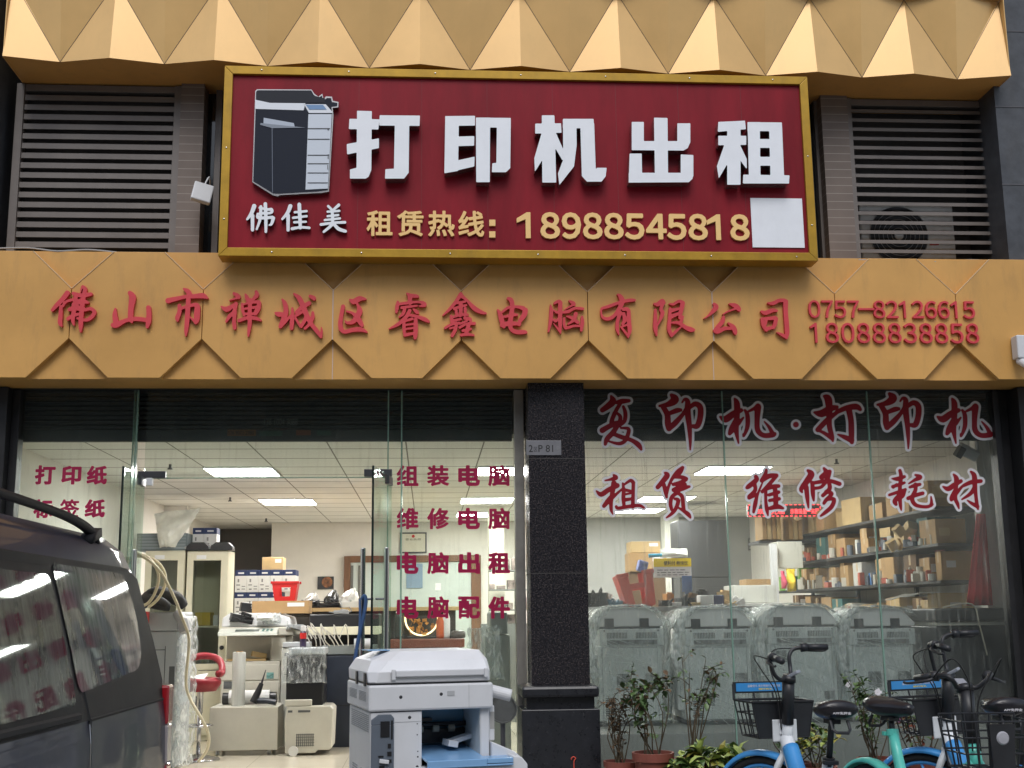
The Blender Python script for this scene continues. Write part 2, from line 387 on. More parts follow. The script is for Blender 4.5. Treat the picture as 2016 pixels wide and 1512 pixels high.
    def sheet(s, fn, nu, nv):
        vs = [fn(i / nu, j / nv) for j in range(nv + 1) for i in range(nu + 1)]
        fs = [(j * (nu + 1) + i, j * (nu + 1) + i + 1, (j + 1) * (nu + 1) + i + 1, (j + 1) * (nu + 1) + i) for j in range(nv) for i in range(nu)]
        return s.add(vs, fs)
    def build(s, name, mats, parent=None, bevel=0, smooth=False, normals=True, subsurf=0, solid=0):
        me = bpy.data.meshes.new(name)
        me.from_pydata([tuple(p) for p in s.v], [], s.f)
        if not isinstance(mats, (list, tuple)): mats = [mats]
        for m in mats: me.materials.append(m)
        for p, i in zip(me.polygons, s.m): p.material_index = i; p.use_smooth = smooth
        if normals:
            bm = bmesh.new(); bm.from_mesh(me)
            bmesh.ops.remove_doubles(bm, verts=bm.verts, dist=1e-6)
            bmesh.ops.recalc_face_normals(bm, faces=bm.faces); bm.to_mesh(me); bm.free()
        return link(name, me, parent, bevel, subsurf, solid)

LOCAL = set()
def link(name, me, parent=None, bevel=0, subsurf=0, solid=0):
    o = bpy.data.objects.new(name, me); COL.objects.link(o)
    adopt(o, parent)
    if solid:
        md = o.modifiers.new("solid", 'SOLIDIFY'); md.thickness = solid; md.offset = 0
    if bevel:
        md = o.modifiers.new("bevel", 'BEVEL'); md.width = bevel; md.segments = 2; md.limit_method = 'ANGLE'; md.angle_limit = R_(40)
    if subsurf:
        md = o.modifiers.new("sub", 'SUBSURF'); md.levels = subsurf; md.render_levels = subsurf
    return o
def adopt(o, parent):
    if parent is None: return
    o.parent = parent; root = parent
    if parent.name in LOCAL:
        LOCAL.add(o.name); return
    while root.parent: root = root.parent
    if parent is root: o.matrix_parent_inverse = Matrix.Translation(root.location).inverted() if root.type == 'EMPTY' else Matrix()
def thing(name, label, cat, loc=(0, 0, 0), rz=None, group=None, tilt=(0, 0)):
    """an Empty at the thing's base; rz given: children are in its local space, else in world space"""
    o = bpy.data.objects.new(name, None); COL.objects.link(o); o.empty_display_size = .1
    o.location = loc
    if rz is not None: o.rotation_euler = (tilt[0], tilt[1], rz); LOCAL.add(o.name)
    o['label'] = label; o['category'] = cat
    if group: o['group'] = group
    return o
def tag(o, label=None, cat=None, group=None, kind=None):
    for k, x in (('label', label), ('category', cat), ('group', group), ('kind', kind)):
        if x: o[k] = x
    return o
def copy_tree(o, parent=None):
    c = o.copy(); COL.objects.link(c)
    if parent is not None: c.parent = parent
    for ch in list(o.children): copy_tree(ch, c)
    return c
def px(u0, v0, u1, v1, Y):
    """a rectangle seen in the photo, standing at depth Y: world x0, x1, z0, z1"""
    a = at(u0, (v0 + v1) / 2, Y); b = at(u1, (v0 + v1) / 2, Y)
    t = at((u0 + u1) / 2, v0, Y); q = at((u0 + u1) / 2, v1, Y)
    return a.x, b.x, q.z, t.z
def pbox(u0, v0, u1, v1, Y, dep):
    x0, x1, z0, z1 = px(u0, v0, u1, v1, Y)
    return MB().box(x0, x1, Y, Y + dep, z0, z1)

# ---------------------------------------------------------------- lettering
def curve_mesh(loops, ext):
    """closed 2-D outlines (with holes) -> extruded mesh in x,y with the face at z=+ext"""
    c = bpy.data.curves.new("lettering", 'CURVE'); c.dimensions = '2D'; c.fill_mode = 'BOTH'; c.extrude = ext
    for lp in loops:
        sp = c.splines.new('POLY'); sp.points.add(len(lp) - 1)
        for p, q in zip(sp.points, lp): p.co = (q[0], q[1], 0, 1)
        sp.use_cyclic_u = True
    o = bpy.data.objects.new("lettering", c); COL.objects.link(o)
    me = bpy.data.meshes.new_from_object(o.evaluated_get(bpy.context.evaluated_depsgraph_get()))
    bpy.data.objects.remove(o); bpy.data.curves.remove(c)
    return me
def contour(f, x0, y0, h, lev):
    """marching squares: closed loops of field f (rows = y) at level lev"""
    ny, nx = f.shape; g = f - lev; seg = {}
    ins = g < 0
    def ex(i, j): a, b = g[j, i], g[j, i + 1]; return (x0 + (i + a / (a - b)) * h, y0 + j * h)
    def ey(i, j): a, b = g[j, i], g[j + 1, i]; return (x0 + i * h, y0 + (j + a / (a - b)) * h)
    T = {1: [(3, 0)], 2: [(0, 1)], 3: [(3, 1)], 4: [(1, 2)], 5: [(3, 2), (1, 0)], 6: [(0, 2)], 7: [(3, 2)], 8: [(2, 3)], 9: [(2, 0)],
         10: [(0, 3), (2, 1)], 11: [(2, 1)], 12: [(1, 3)], 13: [(1, 0)], 14: [(0, 3)]}
    code = ins[:-1, :-1] * 1 + ins[:-1, 1:] * 2 + ins[1:, 1:] * 4 + ins[1:, :-1] * 8
    pts = {}
    for j, i in zip(*np.nonzero((code > 0) & (code < 15))):
        i = int(i); j = int(j)
        for a, b in T[int(code[j, i])]:
            ks = []
            for e in (a, b):
                k = (('x', i, j), ('y', i + 1, j), ('x', i, j + 1), ('y', i, j))[e]
                if k not in pts: pts[k] = ex(k[1], k[2]) if k[0] == 'x' else ey(k[1], k[2])
                ks.append(k)
            seg.setdefault(ks[0], []).append(ks[1])
    loops = []
    while seg:
        st = next(iter(seg)); cur = st; lp = []
        while cur in seg:
            nx_ = seg[cur].pop()
            if not seg[cur]: del seg[cur]
            lp.append(pts[cur]); cur = nx_
            if cur == st: break
        if len(lp) > 5: loops.append(lp)
    return loops
def sdf_strokes(strokes, X, Y):
    d = np.full(X.shape, 1e9)
    for st in strokes:
        P = [np.array(p, float) for p in st]; Q = []
        for i in range(len(P) - 1):
            p0, p1, p2, p3 = P[max(0, i - 1)], P[i], P[i + 1], P[min(len(P) - 1, i + 2)]
            for k in range(5):
                t = k / 5
                q = .5 * (2 * p1 + (p2 - p0) * t + (2 * p0 - 5 * p1 + 4 * p2 - p3) * t * t + (3 * p1 - p0 - 3 * p2 + p3) * t ** 3)
                q[2] = max(4, q[2]); Q.append(q)
        Q.append(P[-1])
        if len(Q) == 1: Q = [Q[0], Q[0] + np.array([.01, 0, 0])]
        for a, b in zip(Q[:-1], Q[1:]):
            ab = b[:2] - a[:2]; L = max(1e-9, ab @ ab)
            t = np.clip(((X - a[0]) * ab[0] + (Y - a[1]) * ab[1]) / L, 0, 1)
            d = np.minimum(d, np.hypot(X - a[0] - t * ab[0], Y - a[1] - t * ab[1]) - (a[2] + (b[2] - a[2]) * t) / 2)
    return d
def sdf_polys(polys, X, Y):
    d = np.full(X.shape, 1e9)
    for pl in polys:
        n = len(pl); e = np.full(X.shape, 1e9); ins = np.zeros(X.shape, bool)
        for i in range(n):
            (ax, ay), (bx, by) = pl[i], pl[(i + 1) % n]
            L = max(1e-9, (bx - ax) ** 2 + (by - ay) ** 2)
            t = np.clip(((X - ax) * (bx - ax) + (Y - ay) * (by - ay)) / L, 0, 1)
            e = np.minimum(e, np.hypot(X - ax - t * (bx - ax), Y - ay - t * (by - ay)))
            if ay != by:
                c = ((ay > Y) != (by > Y)) & (X < (bx - ax) * (Y - ay) / (by - ay) + ax); ins ^= c
        d = np.minimum(d, np.where(ins, -e, e))
    return d
def glyph(name, data, o, sc, Yp, thick, m, parent, lev=0., polys=False, res=90, gap=0., side=None):
    """brush or block character traced in photo pixels (origin o, scale sc), standing on plane Yp towards the street"""
    fl = [p for st in data for p in st]
    pad = 90 + lev
    xs = [p[0] for p in fl]; ys = [p[1] for p in fl]
    x0, x1, y0, y1 = min(xs) - pad, max(xs) + pad, min(ys) - pad, max(ys) + pad
    h = max(x1 - x0, y1 - y0) / res
    gx = np.arange(x0, x1 + h, h); gy = np.arange(y0, y1 + h, h); X, Y = np.meshgrid(gx, gy)
    f = (sdf_polys if polys else sdf_strokes)(data, X, Y)
    loops = contour(f, x0, y0, h, lev)
    wl = []
    for lp in loops:
        q = []
        for (x, y) in lp:
            p = at(o[0] + x / sc, o[1] + y / sc, Yp); q.append((p.x, p.z))
        wl.append(q)
    me = curve_mesh(wl, thick / 2)
    yc = Yp - gap - thick / 2
    me.transform(Matrix(((1, 0, 0, 0), (0, 0, -1, yc), (0, 1, 0, 0), (0, 0, 0, 1))))
    me.materials.append(m)
    if side:
        me.materials.append(side)
        for p in me.polygons:
            if abs(p.normal.y) < .5: p.material_index = 1
    return link(name, me, parent)
def text_mesh(s, ext, off=0., res=3):
    c = bpy.data.curves.new("lettering", 'FONT'); c.body = s; c.extrude = ext; c.offset = off; c.resolution_u = res
    o = bpy.data.objects.new("lettering", c); COL.objects.link(o)
    me = bpy.data.meshes.new_from_object(o.evaluated_get(bpy.context.evaluated_depsgraph_get()))
    bpy.data.objects.remove(o); bpy.data.curves.remove(c)
    return me
def text_loops(t):
    c = bpy.data.curves.new("lettering", 'FONT'); c.body = t; c.fill_mode = 'NONE'; c.resolution_u = 3
    o = bpy.data.objects.new("lettering", c); COL.objects.link(o)
    me = bpy.data.meshes.new_from_object(o.evaluated_get(bpy.context.evaluated_depsgraph_get()))
    bpy.data.objects.remove(o); bpy.data.curves.remove(c)
    nb = {}
    for e in me.edges:
        a, b = e.vertices; nb.setdefault(a, []).append(b); nb.setdefault(b, []).append(a)
    seen, loops = set(), []
    for st in nb:
        if st in seen: continue
        lp, cur, prev = [], st, None
        while cur not in seen:
            seen.add(cur); lp.append((me.vertices[cur].co.x, me.vertices[cur].co.y))
            nx_ = [q for q in nb[cur] if q != prev and q not in seen]
            if not nx_: break
            prev, cur = cur, nx_[0]
        if len(lp) > 2: loops.append(lp)
    bpy.data.meshes.remove(me)
    return loops
def bold_loops(t, off, res=80):
    L = text_loops(t); fl = [p for q in L for p in q]
    x0, x1 = min(p[0] for p in fl) - .1, max(p[0] for p in fl) + .1; y0, y1 = min(p[1] for p in fl) - .1, max(p[1] for p in fl) + .1
    h = (y1 - y0) / res; X, Y = np.meshgrid(np.arange(x0, x1 + h, h), np.arange(y0, y1 + h, h))
    e = np.full(X.shape, 1e9); ins = np.zeros(X.shape, bool)
    for pl in L:
        for k in range(len(pl)):
            (ax, ay), (bx, by) = pl[k], pl[(k + 1) % len(pl)]
            q = max(1e-12, (bx - ax) ** 2 + (by - ay) ** 2)
            tt = np.clip(((X - ax) * (bx - ax) + (Y - ay) * (by - ay)) / q, 0, 1)
            e = np.minimum(e, np.hypot(X - ax - tt * (bx - ax), Y - ay - tt * (by - ay)))
            if ay != by: ins ^= ((ay > Y) != (by > Y)) & (X < (bx - ax) * (Y - ay) / (by - ay) + ax)
    return contour(np.where(ins, -e, e), x0, y0, h, off)
BOLD = {}
def text_rect(name, s, x0, x1, z0, z1, Yp, thick, m, parent, off=0., M=None, shear=0.):
    """text fitted in a rectangle of the plane Yp (facing -Y); off thickens the strokes"""
    if off and len(s) < 14:
        if (s, off) not in BOLD: BOLD[(s, off)] = bold_loops(s, off)
        me = curve_mesh(BOLD[(s, off)], .5)
    else: me = text_mesh(s, .5, 0)
    co_ = np.array([v.co[:] for v in me.vertices]); lo, hi = co_.min(0), co_.max(0)
    for v in me.vertices:
        a = (v.co.x - lo[0]) / (hi[0] - lo[0]); b = (v.co.y - lo[1]) / (hi[1] - lo[1])
        p = Vector((x0 + (x1 - x0) * (a + shear * (b - .5)), Yp - thick * (v.co.z + .5), z0 + (z1 - z0) * b))
        v.co = M @ p if M is not None else p
    me.materials.clear(); me.materials.append(m)
    return link(name, me, parent)
def text_px(name, s, u0, v0, u1, v1, Yp, thick, m, parent, off=0.):
    x0, x1, z0, z1 = px(u0, v0, u1, v1, Yp)
    return text_rect(name, s, x0, x1, z0, z1, Yp, thick, m, parent, off)
def number_px(name, t, u0, v0, u1, v1, Yp, thick, m, parent, off, adv=.60):
    """a phone number in upright sans figures with flagged ones, evenly spaced"""
    L, x = [], 0.
    for ch in t:
        G = bold_loops(chr(ord(ch) + 0xFEE0), off, 60)
        if ch == '1':                                          # no foot on these ones
            ys = [p[1] for q in G for p in q]; b0, t0 = min(ys), max(ys); w = .044 + off; xr = .52 + off
            G = [[(xr, b0), (xr, t0), (xr - 1.5 * w, t0), (xr - 5.6 * w, t0 - 2.6 * w), (xr - 5.6 * w, t0 - 4.4 * w), (xr - 2 * w, t0 - 2.9 * w), (xr - 2 * w, b0)]]
        for lp in G: L.append([(p[0] + x, p[1]) for p in lp])
        x += adv
    me = curve_mesh(L, .5)
    co_ = np.array([v.co[:] for v in me.vertices]); lo, hi = co_.min(0), co_.max(0)
    x0, x1, z0, z1 = px(u0, v0, u1, v1, Yp)
    for v in me.vertices:
        a = (v.co.x - lo[0]) / (hi[0] - lo[0]); b = (v.co.y - lo[1]) / (hi[1] - lo[1])
        v.co = Vector((x0 + (x1 - x0) * a, Yp - thick * (v.co.z + .5), z0 + (z1 - z0) * b))
    me.materials.clear(); me.materials.append(m)
    return link(name, me, parent)
def S_(t):
    """'x,y,w x,y,w | ...' -> strokes"""
    return [[tuple(float(q) for q in p.split(',')) for p in st.split()] for st in t.split('|')]
ORD = "first second third fourth fifth sixth seventh eighth ninth tenth eleventh twelfth thirteenth fourteenth fifteenth sixteenth seventeenth eighteenth".split()

# ================================================================ setting
g = MB(); g.sheet(lambda a, b: (-60 + 120 * a, -60 + 60.0 * b, 0), 2, 2)
o = g.build("pavement", pave); tag(o, kind="structure")
g = MB(); g.add([(-60, 60, -.05), (60, 60, -.05), (60, 0.3, -.05), (-60, .3, -.05)], [(0, 1, 2, 3)]); o = g.build("ground", mat("earth", (.12, .11, .10), .9)); tag(o, kind="structure")
g = MB(); g.add([(-3.2, -.02, .17), (4.6, -.02, .17), (4.6, 10.4, .17), (-3.2, 10.4, .17)], [(0, 1, 2, 3)])
o = g.build("shop_floor", stone_floor); tag(o, kind="structure")

# ---------------------------------------------------------------- unseen apartment block, added over the road so the glass mirrors something dark
OB = thing("added_apartment_block", "unseen grey apartment block added across the street to darken the shop glass reflections", "building", (0, -30, 0))
b = MB(); b.box(-26, 26, -38, -30, 0, 15.5); b.build("wall", mat("block_wall", (.20, .195, .185), .8, var=.15, vscale=.6, dirt=.2), OB)
for fl in range(5):
    b = MB()
    for k in range(13): x = -24 + 4 * k; b.box(x - 1.1, x + 1.1, -30.001, -29.96, .9 + 3 * fl, 2.5 + 3 * fl)
    b.build("window_row", glass_dk, OB)
    b = MB(); b.box(-26, 26, -29.98, -29.3, 2.86 + 3 * fl, 3.0 + 3 * fl); b.build("balcony_slab", mat("slab_grey", (.26, .25, .24), .8), OB)

# ---------------------------------------------------------------- the building
ZC = 2.70
B = thing("shop_building", "shop building with dark granite side walls, brown tiled piers and a lit white shop interior", "building", (0.6, 2, 0))
b = MB(); b.add([(-3.2, .25, ZC), (4.6, .25, ZC), (4.6, 10.4, ZC), (-3.2, 10.4, ZC)], [(0, 1, 2, 3)]); b.build("ceiling", ceil_t, B)
b = MB(); b.box(-3.3, -3.12, .05, 10.4, 0, ZC); b.build("side_wall", wall_w, B)
b = MB(); b.box(4.5, 4.7, .05, 10.4, 0, ZC); b.build("side_wall", wall_w, B)
b = MB(); b.box(-2.2, 2.1, 9.0, 9.2, .17, ZC - .002); b.build("rear_wall", wall_w, B)
b = MB(); b.box(-3.12, -2.2, 10.2, 10.4, .17, ZC - .002).box(-2.22, -2.2, 9.2, 10.2, .17, ZC - .004); b.build("rear_passage_wall", wall_d, B)
b = MB(); b.box(2.1, 4.5, 8.4, 8.55, .17, ZC - .002); b.build("partition_wall", mat("partition_grey", (.34, .34, .33), .7, var=.1, vscale=2), B)
b = MB(); b.box(-3.12, -2.85, 6.2, 6.4, 0.17, ZC - .003); b.build("pier", wall_w, B)
b = MB(); b.box(-4.6, 5.6, .25, .45, ZC - .02, 7.2); b.box(-4.6, 5.6, .45, 10.6, ZC + .1, ZC + .3); b.build("upper_wall", mat("void_grey", (.10, .095, .092), .8), B)
b = MB(); b.box(-4.6, -3.3, -.05, 10.4, 0, 2.7).box(4.7, 6.2, .35, 10.4, 0, 2.7); b.build("party_wall", wall_d, B)
# granite side walls at both ends of the upper storey and beside the shopfront
b = MB(); b.box(-4.6, -3.02, -.33, .25, 3.85, 7.2); b.build("granite_wall", slate, B)
b = MB(); b.box(4.16, 5.6, -.33, .25, 3.85, 7.2); b.build("granite_wall", slate, B)
for zz in (4.35, 4.95, 5.55):
    pass
b = MB()
for zz in (4.42, 5.02, 5.62): b.box(4.155, 5.6, -.334, -.328, zz, zz + .008)
b.box(4.62, 4.628, -.334, -.328, 3.85, 7.2); b.build("wall_joint", mat("pale_joint", (.10, .10, .11), .8), B)
# dark jambs of the shopfront
b = MB(); b.box(-4.6, -2.845, -.14, .05, 0, 2.955); b.box(-2.845, -2.79, -.05, .06, 0, 2.955); b.build("jamb", alu_dark, B, bevel=.004)
b = MB(); b.box(4.21, 4.40, -.18, .05, 0, 2.955); b.box(4.085, 4.13, -.05, .06, 0, 2.955); b.box(4.13, 4.21, -.01, .1, 0, 2.955); b.build("jamb", alu_dark, B, bevel=.004)
b = MB(); b.box(.605, .672, -.045, .06, 0.17, 2.955).box(1.075, 1.09, -.03, .06, .17, 2.955); b.build("aluminium_post", alu_post, B, bevel=.003)
b = MB(); b.box(-2.845, .66, -.06, .10, 0, .168).box(1.07, 4.21, -.06, .10, 0, .168); b.build("doorstep", granite_dk, B, bevel=.006)
# louvre storey: tiled piers and dark windows behind the sign
for (ua, ub) in ((352, 398), (1622, 1674)):
    x0 = at(ua, 300, -.12).x; x1 = at(ub, 300, -.12).x
    b = MB(); b.box(x0, x1, -.12, .2, 3.80, 5.184); b.build("tiled_pier", tiles_b, B)
xa, xb = at(398, 300, .05).x, at(1622, 300, .05).x
b = MB(); b.box(xa - .1, xb + .1, .05, .07, 3.8, 5.2); b.build("upper_window", glass_dk, B)
for x in (xa + .10, xa + .17, xb - .16, xb - .08): b = MB(); b.box(x, x + .045, -.02, .05, 3.8, 5.2); b.build("window_mullion", alu_brown, B, bevel=.003)
b = MB(); b.box(-4.6, 5.6, -.06, .25, 2.957, 3.0); b.build("lintel", alu_dark, B)

# ---------------------------------------------------------------- pillar between the windows
Pl = thing("granite_pillar", "dark speckled granite pillar with a stepped black base between the two shop windows", "pillar", (.87, -.15, 0))
zj = [.80, 1.36, 1.98, 2.44, 2.957]
b = MB(); b.box(.683, 1.068, -.30, .04, .93, 2.957); b.build("shaft", granite, Pl)
b = MB()
for z in (1.66, 2.43): b.box(.6815, 1.0695, -.3015, .03, z, z + .004)
b.build("joint", mat("granite_joint", (.07, .065, .06), .8), Pl)
b = MB(); b.box(.606, 1.112, -.42, .04, .862, .935); b.build("cap_moulding", granite_dk, Pl, bevel=.018)
b = MB(); b.box(.642, 1.086, -.36, .04, .79, .866); b.build("neck", granite_dk, Pl)
b = MB(); b.box(.606, 1.112, -.42, .04, 0, .79); b.build("base", granite_dk, Pl, bevel=.006)
pq = thing("door_plate", "small grey plate with a unit number high on the granite pillar", "sign", (0.79, -.305, 2.44))
x0, x1, z0, z1 = px(1036, 867, 1105, 896, -.31)
b = MB(); b.box(x0, x1, -.308, -.3025, z0, z1); b.build("plate", mat("grey_plate", (.20, .20, .215), .35, .3, var=.1), pq, bevel=.001)
text_px("lettering", "2", 1041, 876, 1049, 890, -.3085, .0008, blackprint, pq, .01)
text_px("lettering", "区", 1051, 880, 1058, 889, -.3085, .0008, blackprint, pq, 0)
text_px("lettering", "P 81", 1060, 876, 1089, 890, -.3085, .0008, blackprint, pq, .005)
text_px("lettering", "号", 1095, 879, 1102, 889, -.3085, .0008, greyprint, pq, 0)
hk = MB(); x0, x1, z0, z1 = px(1125, 1490, 1135, 1512, -.43); xm = (x0 + x1) / 2
hk.tube([(xm, -.43, z0 - .06), (xm, -.43, z1 - .03), (xm + .012, -.43, z1 - .012), (xm, -.43, z1), (xm - .014, -.43, z1 - .006), (xm - .016, -.43, z1 - .018)], .0035, 6, smooth=4)
tag(hk.build("wall_hook", salmon), "small pink plastic hook stuck low on the black pillar base", "hook")

# ---------------------------------------------------------------- fascia
Fa = thing("shop_fascia", "ochre metal fascia of octagon panels carrying red brush lettering over the shopfront", "fascia", (.7, -.45, 2.95))
AX0, AS = -2.372, .8655
zb, zt, zba, zta = 2.958, 3.822, 3.222, 3.566
b = MB(); b.box(-4.6, 5.6, -.405, -.05, 2.9585, 3.8215); b.build("backing", gold, Fa)
b = MB(); b.box(-4.6, 5.6, -.40, .24, 3.823, 3.835); b.build("top_flashing", gold, Fa)
for k in range(-3, 10):
    x0, x1 = AX0 + AS * (k - 1) + .002, AX0 + AS * k - .002
    c = .262
    poly = [(x0, zba), (x0 + c, zb), (x1 - c, zb), (x1, zba), (x1, zta), (x1 - c, zt), (x0 + c, zt), (x0, zta)]
    dy = random.uniform(-.0002, .003)
    b = MB(); b.prism(poly, -.45 + dy, -.404); b.build("octagon_panel", gold, Fa, bevel=.003)
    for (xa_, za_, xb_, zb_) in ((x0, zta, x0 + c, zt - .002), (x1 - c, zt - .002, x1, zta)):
        b = MB(); b.tube([(xa_, -.4505, za_), (xb_, -.4505, zb_)], .0034, 5); b.build("edge_highlight", mat("highlight_pale", (.66, .47, .27), .5), Fa)  # pale tubes paint the light caught along the upper chamfers
for k in (2, 5):
    b = MB(); b.box(AX0 + AS * k - .004, AX0 + AS * k + .004, -.453, -.44, zba, zta).box(AX0 + AS * k - .003, AX0 + AS * k + .003, -.407, -.40, zb, zba); b.build("joint_sealant", sealant, Fa)
for (u0, v0, u1, v1, l) in ((-5, 489, 230, 497, "thin grey cable lying along the left end of the ochre fascia's top edge"), (1690, 512, 1990, 516, "thin grey cable lying along the right end of the ochre fascia's top edge")):
    p, q = at(u0, v0, -.40), at(u1, v1, -.40); b = MB(); b.tube([p, p.lerp(q, .25) + Vector((0, .02, .016)), p.lerp(q, .5) + Vector((0, 0, -.005)), p.lerp(q, .75) + Vector((0, .02, .018)), q], .006, 6, smooth=5)
    tag(b.build("roof_cable", mat("grey_cable", (.35, .34, .33), .6)), l, "cable")

